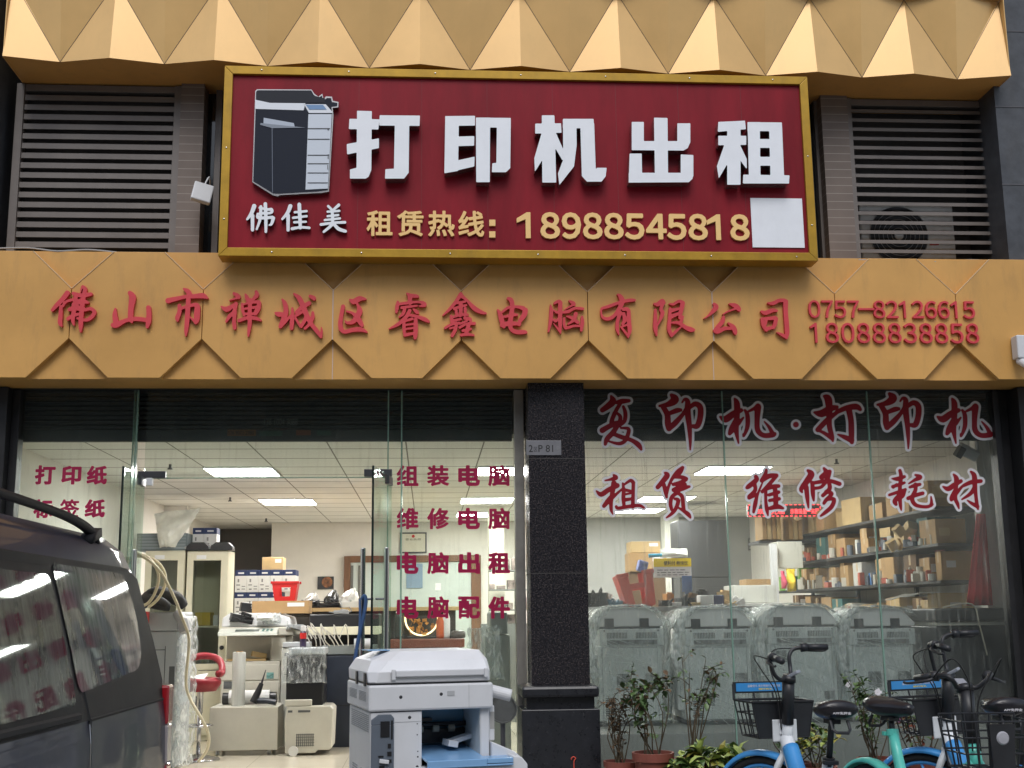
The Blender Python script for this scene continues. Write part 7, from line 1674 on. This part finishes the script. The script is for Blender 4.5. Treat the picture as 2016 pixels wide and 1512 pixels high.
def flank_px(u, v):
    """flank point seen at a photo pixel"""
    w = RW @ Vector((u - CX, v - CY, F)); X = XS_ + HW
    for _ in range(12):
        tt = (X - CAM.x) / w.x; p = CAM + w * tt; X = vs_pt(0, min(1.66, max(.35, p.z)), 0).x
    return YR - p.y, p.z
def flank_patch(name, poly, m, off, par, sub=6, rnd=0.):
    """patch laid on the flank; poly in (s, z)"""
    b = MB(); P = []
    N = len(poly)
    for i in range(N):
        a, c_ = poly[i], poly[(i + 1) % N]
        if rnd:
            q = poly[i - 1]; va = Vector((q[0] - a[0], q[1] - a[1])); vb = Vector((c_[0] - a[0], c_[1] - a[1]))
            ra = min(rnd, va.length * .45); rb = min(rnd, vb.length * .45); A = Vector(a) + va.normalized() * ra; Bq = Vector(a) + vb.normalized() * rb
            for k in range(5): tq = k / 4; P.append(tuple((1 - tq) ** 2 * A + 2 * tq * (1 - tq) * Vector(a) + tq ** 2 * Bq))
        else:
            P.append(a)
    # triangulate in z bands so the patch follows the curve
    zs = sorted({round(p[1], 4) for p in P} | {z for _, z in vprof(1, 0) if min(p[1] for p in P) < z < max(p[1] for p in P)})
    def span(z):
        xs = []
        for i in range(len(P)):
            (s0, z0), (s1, z1) = P[i], P[(i + 1) % len(P)]
            if abs(z1 - z0) < 1e-9:
                if abs(z - z0) < 1e-6: xs += [s0, s1]
            elif min(z0, z1) - 1e-6 <= z <= max(z0, z1) + 1e-6: xs.append(s0 + (s1 - s0) * (z - z0) / (z1 - z0))
        if not xs: q = min(P, key=lambda p: abs(p[1] - z)); xs = [q[0]]
        return min(xs), max(xs)
    vs, fs = [], []
    for z in zs:
        a, c_ = span(z)
        for k in range(sub + 1): vs.append(vs_pt(a + (c_ - a) * k / sub, z, off))
    for j in range(len(zs) - 1):
        for k in range(sub): fs.append((j * (sub + 1) + k, j * (sub + 1) + k + 1, (j + 1) * (sub + 1) + k + 1, (j + 1) * (sub + 1) + k))
    b.add(vs, fs); return b.build(name, m, par, smooth=True)
band = flank_patch("window_band", [(.13, 1.14), (.20, 1.06), (3.0, 1.09), (2.75, 1.60), (.40, 1.60), (.27, 1.56)], car_black, .004, V, 10)
qp = [flank_px(u, v) for u, v in ((95, 1108), (238, 1130), (262, 1200), (276, 1290), (268, 1318), (152, 1366))]
qw = flank_patch("quarter_window", qp, van_glass, .008, V, 8, .05)
sw = flank_patch("side_window", [(2.62, 1.54), (1.50, 1.54), (1.43, 1.13), (2.72, 1.13)], van_glass_front, .008, V, 8, .04)
b = MB(); b.add([vs_pt(2.78, 1.54, .006), vs_pt(2.80, 1.12, .006), vs_pt(3.1, 1.12, .006)], [(0, 1, 2)])
for s0, s1, z0, z1 in ((1.33, 1.30, .45, 1.07), (1.30, 1.42, 1.07, 1.60), (2.75, 2.75, .45, 1.07)):
    b = MB(); b.tube([vs_pt(s0, z0, .002), vs_pt((s0 + s1) / 2, (z0 + z1) / 2, .003), vs_pt(s1, z1, .004)], .006, 5); b.build("door_seam", car_rubber, V)
b = MB(); b.tube([vs_pt(1.3, 1.072, .004), vs_pt(.5, 1.068, .004), vs_pt(.18, 1.065, .004)], .006, 5); b.build("door_seam", car_rubber, V)
b = MB(); b.tube([vs_pt(1.318, 1.06, .0065), vs_pt(1.33, 1.0, .0065), vs_pt(1.332, .7, .0065)], .0022, 5); b.build("seam_glint", chrome, V)
b = MB(); b.tube([vs_pt(1.45, 1.095, .012), vs_pt(2.9, 1.115, .012)], .013, 6); b.build("window_seal", car_rubber, V)
b = MB(); b.box(vs_pt(1, 1.59, 0).x - .0, vs_pt(1, 1.59, 0).x + .012, YR - 2.7, YR - 1.40, 1.555, 1.60); b.build("rain_visor", car_black, V, bevel=.004)
# tail lamp wrapping the rear corner
b = MB()
def lamp_col(z0, z1, m_, nm):
    b = MB(); xo = XS_ + HW
    b.prism([(xo - .16, YR + .018 - max(0, z0 - 1.05) * .42), (xo - .030, YR + .008 - max(0, z0 - 1.05) * .42), (xo + .006, YR - .07), (xo + .006, YR - .16), (xo - .16, YR - .16)], z0, z1, 'z'); return b.build(nm, m_, V, bevel=.010)
lamp_col(.96, 1.12, car_red, "tail_lamp"); lamp_col(.80, .958, car_clear, "tail_lamp"); lamp_col(.58, .798, car_red, "tail_lamp")
# roof rails
for s in (1, -1):
    xr = XS_ + s * (HW - .20); b = MB()
    b.tube([(xr, YR - .64, 1.69), (xr, YR - .72, 1.725), (xr, YR - .92, 1.752), (xr, YR - 1.3, 1.768), (xr, YR - 2.2, 1.78), (xr, YR - 2.65, 1.77), (xr, YR - 2.8, 1.72)], [.016, .020, .018, .016, .016, .016, .014], 10, smooth=6)
    b.obox((xr, YR - .72, 1.708), (.040, .18, .035), (.25, 0, 0)); b.build("roof_rail", car_black, V, smooth=True)
b = MB(); yy = YR - .02
b.box(XS_ - .70, XS_ + .70, YR + .0, YR + .03, .36, .62); b.build("rear_bumper", car_black, V, bevel=.02)
b = MB(); b.add([(XS_ - .60, YR - .018, 1.10), (XS_ + .60, YR - .018, 1.10), (XS_ + .52, YR - .205, 1.55), (XS_ - .52, YR - .205, 1.55)], [(0, 1, 2, 3)]); b.build("rear_window", van_glass, V, solid=.01)
b = MB(); b.box(XS_ - .23, XS_ + .23, YR + .002, YR + .014, .72, .84); b.build("rear_plate_recess", car_black, V)
b = MB(); b.add([(XS_ - .66, YR - 2.99, 1.66), (XS_ + .66, YR - 2.99, 1.66), (XS_ + .74, YR - 3.52, 1.14), (XS_ - .74, YR - 3.52, 1.14)], [(0, 1, 2, 3)]); b.build("windscreen", van_glass, V, solid=.02)
for s in (1, -1):
    for sy in (.78, 3.45):
        xw = XS_ + s * (HW - .09)
        b = MB(); b.torus((xw, YR - sy, .32), .245, .075, 'x', 36, 12); w = b.build("wheel", tyre, V, smooth=True)
        b = MB(); b.lathe([(.19, -.05), (.19, .05), (.05, .07 * s), (.001, .07 * s)], (xw, YR - sy, .32), 26, 'x'); b.build("rim", steel, w)
        b = MB(); b.box(xw - .08, xw + .0905 if s > 0 else xw + .08, YR - sy - .38, YR - sy + .38, .345, .70)
    b = MB(); b.obox((XS_ + s * .70, YR - 4.34, .78), (.22, .12, .14), (0, 0, -.3 * s)); b.build("headlight", car_clear, V, bevel=.02)
    b = MB(); b.ball((XS_ + s * (HW + .09), YR - 3.0, 1.12), (.09, .05, .07)); b.build("wing_mirror", car_paint, V, smooth=True)

# ---------------- concrete ledge and potted plants under the right window
b = MB(); b.box(1.14, 4.05, -.92, -.08, 0, .30); tag(b.build("concrete_ledge", mat("ledge_concrete", (.20, .20, .19), .85, var=.15, dirt=.2), bevel=.01), "low concrete ledge under the right window holding the flower pots", "ledge")
def potted(u, v, D, r, ph, label, stems, leafs, spread, hgt, ls, lm, bend=.5, droop=.2, seed=1, pot_label=None, flowers=None, base=.301, leaf_from=.25):
    rnd = random.Random(seed); Y = D - 8.5; p = at(u, v, Y); x = p.x
    t = thing("potted_plant", label, "potted plant", (x, Y, base))
    b = MB(); b.lathe([(r * .72, 0), (r * .95, ph * .82), (r * 1.06, ph * .82), (r * 1.08, ph), (r * .97, ph), (r * .93, ph * .88), (.001, ph * .88)], (x, Y, base), 28); b.build("pot", terra, t)
    b = MB(); b.lathe([(.001, ph * .885), (r * .92, ph * .885)], (x, Y, base), 20); b.build("soil", soil, t)
    st, lf = MB(), MB(); tips = []
    def leaf(c, d, up, L, mi):
        d = d.normalized(); sd = d.cross(up); sd = sd.normalized() if sd.length > 1e-5 else Vector((1, 0, 0)); nrm = sd.cross(d)
        w = L * rnd.uniform(.26, .36); c = Vector(c); lf.mi = mi
        q = [c, c + d * L * .3 + sd * w * .85 + nrm * L * .05, c + d * L * .65 + sd * w * .7 + nrm * L * .02, c + d * L - nrm * L * droop, c + d * L * .65 - sd * w * .7 + nrm * L * .02, c + d * L * .3 - sd * w * .85 + nrm * L * .05, c + d * L * .35 - nrm * L * .03, c + d * L * .68 - nrm * L * .08]
        lf.add(q, [(0, 1, 6), (1, 2, 7, 6), (2, 3, 7), (3, 4, 7), (4, 5, 6, 7), (5, 0, 6)])
    for k in range(stems):
        a = rnd.uniform(0, 2 * math.pi); sp = spread * rnd.uniform(.2, 1) ; h = hgt * rnd.uniform(.55, 1)
        p0 = Vector((x + rnd.uniform(-.4, .4) * r, Y + rnd.uniform(-.4, .4) * r, base + ph * .88)); tip = p0 + Vector((math.cos(a) * sp, math.sin(a) * sp * .7, h))
        mid = (p0 + tip) / 2 + Vector((rnd.uniform(-.04, .04), rnd.uniform(-.04, .04), h * .06)) * (1 + bend)
        st.tube([p0, mid, tip], [.0045, .0035, .0018], 5, smooth=3); tips.append(tip)
        nb = rnd.randint(1, 3)
        segs = [(p0, mid, tip)]
        for _ in range(nb):
            f = rnd.uniform(.4, .85); c = (mid * (1 - f) + tip * f); e = c + Vector((rnd.uniform(-1, 1), rnd.uniform(-.7, .7), rnd.uniform(.2, .9))) * h * .22
            st.tube([c, (c + e) / 2 + Vector((0, 0, .01)), e], [.003, .0022, .0014], 4); segs.append((c, (c + e) / 2, e)); tips.append(e)
        for q0, q1, q2 in segs:
            for _ in range(leafs):
                f = rnd.uniform(leaf_from, 1.0); c = q0 * (1 - f) ** 2 + q1 * 2 * f * (1 - f) + q2 * f * f
                d = Vector((rnd.uniform(-1, 1), rnd.uniform(-1, 1), rnd.uniform(-.5, .7)))
                leaf(c, d, Vector((rnd.uniform(-.3, .3), rnd.uniform(-.3, .3), 1)), ls * rnd.uniform(.6, 1.2), rnd.randrange(len(lm)))
    st.build("stems", stem_m, t); o = lf.build("leaves", lm, t, normals=False)
    if flowers:
        for c in rnd.sample(tips, min(len(tips), flowers[1])):
            b = MB()
            for k in range(5):
                a = k * 2 * math.pi / 5; b.obox(c + Vector((math.cos(a) * .012, -.01 - .0003 * k, math.sin(a) * .012)), (.022, .004, .016), (0, a, 0))
            b.build("flower", flowers[0], t)
    return t
leaf_a2 = mat("leaf_mid", (.085, .145, .040), .42, var=.4, vscale=14)
leaf_y = mat("leaf_yellow", (.30, .27, .05), .5, var=.3, vscale=12)
potted(1222, 1500, 7.75, .10, .20, "withered brown shrub in a clay pot right beside the pillar", 12, 7, .13, .42, .035, [leaf_d, leaf_d, mat("leaf_brown", (.085, .055, .03), .7, var=.4)], seed=3)
potted(1286, 1500, 7.55, .118, .27, "dark green leafy shrub in the big terracotta pot near the pillar", 9, 9, .13, .50, .058, [leaf_a, leaf_a, leaf_a2, leaf_d], seed=5, droop=.25)
potted(1365, 1500, 7.62, .11, .22, "tall sparse shrub with upright bare twigs, third pot from the pillar", 10, 5, .24, .68, .05, [leaf_a2, leaf_a, leaf_a2, leaf_d], seed=8, leaf_from=.5)
potted(1424, 1505, 7.45, .12, .16, "light green heart leaved creeper spilling over its pot beside the first bicycle", 10, 6, .19, .17, .10, [leaf_b, leaf_b, leaf_a2, leaf_y], seed=12, droop=.3, leaf_from=.3)
potted(1355, 1510, 7.40, .10, .15, "small light green creeper in front of the tall sparse shrub", 6, 4, .10, .15, .09, [leaf_b, leaf_a2], seed=14, droop=.3)
potted(1605, 1500, 7.50, .12, .18, "yellowish green low plant between the first bicycle's front wheel and saddle", 8, 4, .19, .26, .06, [leaf_y, leaf_a2, leaf_b], seed=21)
potted(1725, 1500, 7.65, .11, .20, "bushy green periwinkle with white flowers behind the teal bicycle's saddle", 10, 9, .14, .50, .048, [leaf_a, leaf_a2, leaf_a2], seed=25, flowers=(petal_w, 4))
potted(1815, 1500, 7.65, .13, .18, "thin reddish plant with pink flowers under the third bicycle's basket", 12, 5, .20, .36, .04, [leaf_d, leaf_a2, mat("leaf_red", (.22, .06, .03), .6, var=.3)], seed=29, flowers=(petal_p, 6))
potted(1560, 1505, 7.70, .11, .18, "low dark green plant behind the blue front mudguard", 12, 8, .16, .25, .05, [leaf_a, leaf_a2], seed=33)

# ---------------- share bicycles
def bicycle(name, label, loc, rz, steer, fm, am, basket, lean=0., bar='swept', tag_txt=None, fender=None, bsteer=None, seat_top=.66, rise=0.):
    t = thing(name, label, "bicycle", loc, rz=R_(rz), tilt=(0, R_(lean)), group="share bicycles parked under the right window")
    R0, WB = .30, 1.03
    fender = fender or am
    def wheel(y, par, nm, M=None):
        b = MB(M); b.torus((0, y, R0), R0 - .022, .022, 'x', 44, 10); w = b.build(nm, tyre, par, smooth=True)
        b = MB(M); b.torus((0, y, R0), R0 - .052, .013, 'x', 44, 8)
        for k in range(5):
            a = 2 * math.pi * k / 5 + .3
            b.tube([(0, y + .035 * math.cos(a), R0 + .035 * math.sin(a)), (0, y + .15 * math.cos(a + .12), R0 + .15 * math.sin(a + .12)), (0, y + .25 * math.cos(a), R0 + .25 * math.sin(a))], [.012, .009, .008], 6)
        b.build("rim", am, w, smooth=True)
        b = MB(M); b.cyl((-.05, y, R0), (.05, y, R0), .030, 16); b.build("hub", bike_black, w)
        return w
    def guard(y, a0, a1, par, M=None, rr=.035):
        b = MB(M); n = 18; vs, fs = [], []
        for i in range(n + 1):
            a = a0 + (a1 - a0) * i / n
            for (dx, dr) in ((-.036, -.014), (-.028, .006), (0, .012), (.028, .006), (.036, -.014)):
                r_ = R0 + rr * .6 + dr; vs.append((dx, y + r_ * math.cos(a), R0 + r_ * math.sin(a)))
        for i in range(n):
            for j in range(4): fs.append((i * 5 + j, i * 5 + j + 1, (i + 1) * 5 + j + 1, (i + 1) * 5 + j))
        b.add(vs, fs); return b.build("mudguard", fender, par, smooth=True, solid=.004)
    wheel(0, t, "rear_wheel"); guard(0, R_(10), R_(175), t)
    # frame
    b = MB()
    b.tube([(0, .86, .70), (0, .74, .56), (0, .58, .42), (0, .42, .33), (0, .36, .31)], [.040, .045, .045, .042, .038], 14, smooth=5)
    b.tube([(0, .42, .30), (0, .33, .45), (0, .25, .66), (0, .25 - .30 * (seat_top - .66), seat_top)], [.032, .029, .027, .026], 12)
    for s in (-1, 1): b.tube([(s * .03, .38, .31), (s * .065, .18, .305), (s * .07, 0, .30)], [.016, .013, .012], 8); b.tube([(s * .02, .27, .58), (s * .06, .12, .45), (s * .07, 0, .31)], [.013, .011, .011], 8)
    b.tube([(0, .868, .63), (0, .835, .80)], .030, 14)
    b.build("frame", fm, t, smooth=True)
    b = MB(); b.tube([(0, .80, .655), (0, .70, .545), (0, .60, .455)], [.0455, .0478, .0475], 14, smooth=4); b.build("frame_wrap", am, t, smooth=True)
    b = MB(); b.cyl((-.06, .40, .31), (.06, .40, .31), .036, 16); b.lathe([(.085, .055), (.085, .060), (.001, .062)], (0, .40, .31), 26, 'x'); cr = b.build("crank", bike_black, t)
    b = MB(); b.tube([(.07, .40, .31), (.075, .47, .18)], .011, 8).obox((.12, .475, .175), (.09, .07, .022)).tube([(-.07, .40, .31), (-.075, .33, .44)], .011, 8).obox((-.12, .325, .445), (.09, .07, .022)); b.build("pedals", bike_black, cr)
    b = MB(); b.tube([(0, .25, .62), (0, .205, .80), (0, .195, .86)], .016, 12); b.build("seat_post", bike_black, t, smooth=True)
    b = MB(); b.tube([(0, .252 - .30 * (seat_top - .66), seat_top - .03), (0, .247 - .30 * (seat_top - .66), seat_top + .004)], .031, 14).box(-.04, .04, .21 - .30 * (seat_top - .66), .235 - .30 * (seat_top - .66), seat_top - .03, seat_top - .01); b.build("seat_clamp", am if seat_top > .7 else bike_black, t, bevel=.003)
    # saddle: wide tail, narrow nose
    b = MB(); SEC = [(-.02, .085, .045), (.02, .112, .06), (.08, .118, .06), (.14, .095, .055), (.20, .055, .048), (.26, .036, .042), (.30, .025, .03)]
    vs, fs = [], []; N_ = 14
    for (y, w_, h_) in SEC:
        for k in range(N_):
            a = 2 * math.pi * k / N_; vs.append((w_ * math.cos(a), y + .08, .905 + (h_ * .75 if math.sin(a) > 0 else h_ * .95) * math.sin(a) + (.012 if y < .03 else 0)))
    for i in range(len(SEC) - 1):
        for k in range(N_): fs.append((i * N_ + k, i * N_ + (k + 1) % N_, (i + 1) * N_ + (k + 1) % N_, (i + 1) * N_ + k))
    fs += [list(range(N_))[::-1], list(range((len(SEC) - 1) * N_, len(SEC) * N_))]
    b.add(vs, fs); sd = b.build("saddle", saddle_m, t, smooth=True, subsurf=1)
    b = MB()
    b.tube([(-.045, .10, .855), (-.045, .07, .815), (-.03, .055, .80), (.03, .055, .80), (.045, .07, .815), (.045, .10, .855)], .008, 7).tube([(-.02, .12, .86), (0, .19, .845), (0, .32, .875)], .007, 6).box(-.03, .03, .15, .23, .835, .865)
    b.build("saddle_rails", bike_black, sd)
    if tag_txt:
        text_rect("lettering", tag_txt, -.048, .048, .888, .902, .0565, .001, white_vinyl, sd, .012)
    # steering assembly turns about the head tube
    piv = Vector((0, .852, .70)); ax = Vector((0, -.19, .98)).normalized()
    M = Matrix.Translation(piv) @ Matrix.Rotation(R_(steer), 4, ax) @ Matrix.Translation(-piv)
    wheel(WB, t, "front_wheel", M); guard(WB, R_(25), R_(165), t, M)
    b = MB(M)
    b.tube([(0, .87, .625), (0, .885, .585)], .030, 12)
    for s in (-1, 1): b.tube([(s * .015, .875, .615), (s * .055, .90, .56), (s * .06, .96, .44), (s * .058, WB, R0)], [.020, .020, .016, .013], 9, smooth=4)
    b.build("fork", fm, t, smooth=True)
    b = MB(M); b.tube([(0, .838, .78), (0, .815, .92), (0, .80, 1.02)], [.034, .034, .036], 14); b.tube([(0, .80, 1.015), (0, .79, 1.045)], [.042, .036], 14); b.build("stem", bike_black, t, smooth=True)
    b = MB(M); b.obox((0, .765, 1.05), (.05, .075, .018), (R_(-25), 0, 0)); b.build("display", mat("display_grey", (.28, .30, .34), .2), t, bevel=.004)
    for s in (-1, 1):
        b = MB(M)
        if bar == 'swept': P = [(s * .005, .80, 1.035), (s * .06, .815, 1.03), (s * .10, .83, 1.07), (s * .115, .835, 1.135 + rise), (s * .15, .82, 1.17 + rise), (s * .20, .77, 1.172 + rise)]; Q = [(s * .20, .77, 1.172 + rise), (s * .285, .675, 1.160 + rise)]
        else: P = [(s * .005, .80, 1.035), (s * .05, .82, 1.035), (s * .085, .85, 1.07), (s * .11, .83, 1.09), (s * .14, .76, 1.085)]; Q = [(s * .14, .76, 1.085), (s * .175, .65, 1.07)]
        b.tube(P, .0115, 10, smooth=5); hb = b.build("handlebar", bike_black, t, smooth=True)
        b = MB(M); b.tube(Q, [.0175, .0165], 12); b.build("grip", bike_black, hb, smooth=True)
        b = MB(M); q = Vector(Q[0]); b.tube([q - Vector((s * .02, -.02, 0)), q + Vector((s * .005, -.005, 0))], .024, 12); b.tube([q + Vector((-s * .01, .01, -.005)), q + Vector((s * .035, .02, -.02)), q + Vector((s * .10, -.05, -.035)), q + Vector((s * .115, -.07, -.03))], [.009, .008, .006, .006], 7, smooth=3); b.build("brake_lever", bike_black, hb, smooth=True)
        b = MB(M); b.tube([q + Vector((s * .01, .02, -.01)), Vector((s * .12, .93, 1.17)), Vector((s * .05, .93, 1.08)), Vector((s * .015, .88, .95)), Vector((s * .02, .87, .75))], .0035, 5, smooth=6); b.build("brake_cable", car_rubber, hb, smooth=True)
    if bsteer is not None: M = Matrix.Translation(piv) @ Matrix.Rotation(R_(bsteer), 4, ax) @ Matrix.Translation(-piv)
    if basket == 'panel':
        k = MB(M); wb, wt = .155, .19; y0, y1 = .885, 1.115; z0, z1 = .70, .895
        # solid rear wall, gridded sides and front, raised front lip with a blue plate
        k.prism([(-wb, z0), (wb, z0), (wt, z1), (-wt, z1)], y0, y0 + .006)
        def bars(pa, pb, pc, pd, nu, nv, r_):
            pa, pb, pc, pd = map(Vector, (pa, pb, pc, pd))
            for i in range(nu + 1): f = i / nu; k.tube([pa.lerp(pb, f), pd.lerp(pc, f)], r_, 5)
            for j in range(nv + 1): f = j / nv; k.tube([pa.lerp(pd, f), pb.lerp(pc, f)], r_, 5)
        for s in (-1, 1): bars((s * wb, y0, z0), (s * wb, y1 - .02, z0), (s * wt, y1, z1), (s * wt, y0, z1), 4, 3, .004)
        bars((-wb, y1 - .02, z0), (wb, y1 - .02, z0), (wt, y1, z1), (-wt, y1, z1), 5, 3, .004)
        bars((-wb, y0, z0), (wb, y0, z0), (wb, y1 - .02, z0), (-wb, y1 - .02, z0), 5, 4, .004)
        for pa, pb in (((-wt, y0, z1), (wt, y0, z1)), ((-wt, y1, z1), (wt, y1, z1)), ((-wt, y0, z1), (-wt, y1, z1)), ((wt, y0, z1), (wt, y1, z1))): k.tube([pa, pb], .007, 6)
        for s in (-1, 1): k.tube([(s * wt, y1, z1), (s * (wt - .005), y1 + .015, z1 + .085)], .009, 6)
        for xx in (-.06, .06): k.tube([(xx, y1, z1), (xx, y1 + .012, z1 + .04)], .006, 6)
        k.box(-wt + .002, wt - .002, y1 + .008, y1 + .02, z1 + .035, z1 + .10)
        bk = k.build("basket", bike_black, t)
        k = MB(M); k.box(-wt + .018, wt - .018, y1 + .0055, y1 + .0078, z1 + .045, z1 + .092); k.build("blue_plate", bike_blue, bk)
        text_rect("lettering", "温馨提示 请文明骑行规范停放", -.10, .11, z1 + .068, z1 + .082, y1 + .0052, .0006, white_vinyl, bk, .01, M=M)
        text_rect("lettering", "骑行有礼", -.03, .06, z1 + .052, z1 + .062, y1 + .0052, .0006, yellow, bk, .01, M=M)
        k = MB(M); k.box(-.075, .075, y0 - .014, y0 - .0005, z0 - .02, z0 + .10); k.box(-.04, .04, .86, y0 - .0145, z0 + .02, z0 + .08); k.build("basket_bracket", bike_white, bk, bevel=.008)
    else:
        k = MB(M); wb, wt = .15, .185; y0, y1 = .89, 1.12; z0, z1 = .69, .90
        def bars(pa, pb, pc, pd, nu, nv, r_):
            pa, pb, pc, pd = map(Vector, (pa, pb, pc, pd))
            for i in range(nu + 1): f = i / nu; k.tube([pa.lerp(pb, f), pd.lerp(pc, f)], r_, 5)
            for j in range(nv + 1): f = j / nv; k.tube([pa.lerp(pd, f), pb.lerp(pc, f)], r_, 5)
        for s in (-1, 1): bars((s * wb, y0, z0), (s * wb, y1 - .03, z0), (s * wt, y1, z1), (s * wt, y0, z1), 3, 3, .0045)
        for y, z_ in ((y0, z1 + .02), (y1, z1)): 
            yb = y if y == y0 else y - .03
            bars((-wb, yb, z0), (wb, yb, z0), (wt, y, z_), (-wt, y, z_), 6, 3, .0045)
        bars((-wb, y0, z0), (wb, y0, z0), (wb, y1 - .03, z0), (-wb, y1 - .03, z0), 5, 3, .0045)
        k.prism([(-.05, z0), (.05, z0), (.06, z1 - .01), (-.06, z1 - .01)], y1 - .022, y1 + .004)
        bk = k.build("basket", bike_black, t)
        k = MB(M); k.lathe([(.030, 0), (.024, .006), (.001, .008)], (0, y1 + .0045, z1 - .07), 18, 'y'); k.build("lamp", mat("lamp_grey", (.35, .35, .38), .2), bk)
    k = MB(); k.tube([(-.05, .05, .27), (-.13, .02, .02)], .009, 7); k.build("kickstand", bike_black, t)
    return t
bicycle("share_bicycle", "blue and white share bicycle with a black front basket, nearest the door side", (2.03, -2.42, 0), 3.5, 44, bike_white, bike_blue, 'panel', lean=2, tag_txt="APP免押金", bsteer=8)
bicycle("share_bicycle", "teal share bicycle facing the street with a black wire basket", (2.30, -1.95, 0), -166, -12, bike_teal, bike_teal, 'wire', bar='low', lean=-3, seat_top=.79)
bicycle("share_bicycle", "blue and white share bicycle with a black basket at the right picture edge", (2.93, -2.40, 0), 0.5, 50, bike_white, bike_blue, 'panel', lean=1, tag_txt="APP免押金", bsteer=10, rise=.06)

# next shop glimpsed at the right edge
b = MB(); x0, x1, z0, z1 = px(2003, 920, 2040, 931, 1.2); b.box(x0, x1 + .4, 1.2, 1.8, z1 - .02, z1); tag(b.build("neighbour_lamp", next_lamp), "lit lamp in the neighbouring shop at the right picture edge", "lamp")
b = MB(); b.box(4.42, 5.6, .02, .03, .17, 2.955); tag(b.build("neighbour_window", glass_dk), "dark window of the neighbouring shop at the right picture edge", "window")
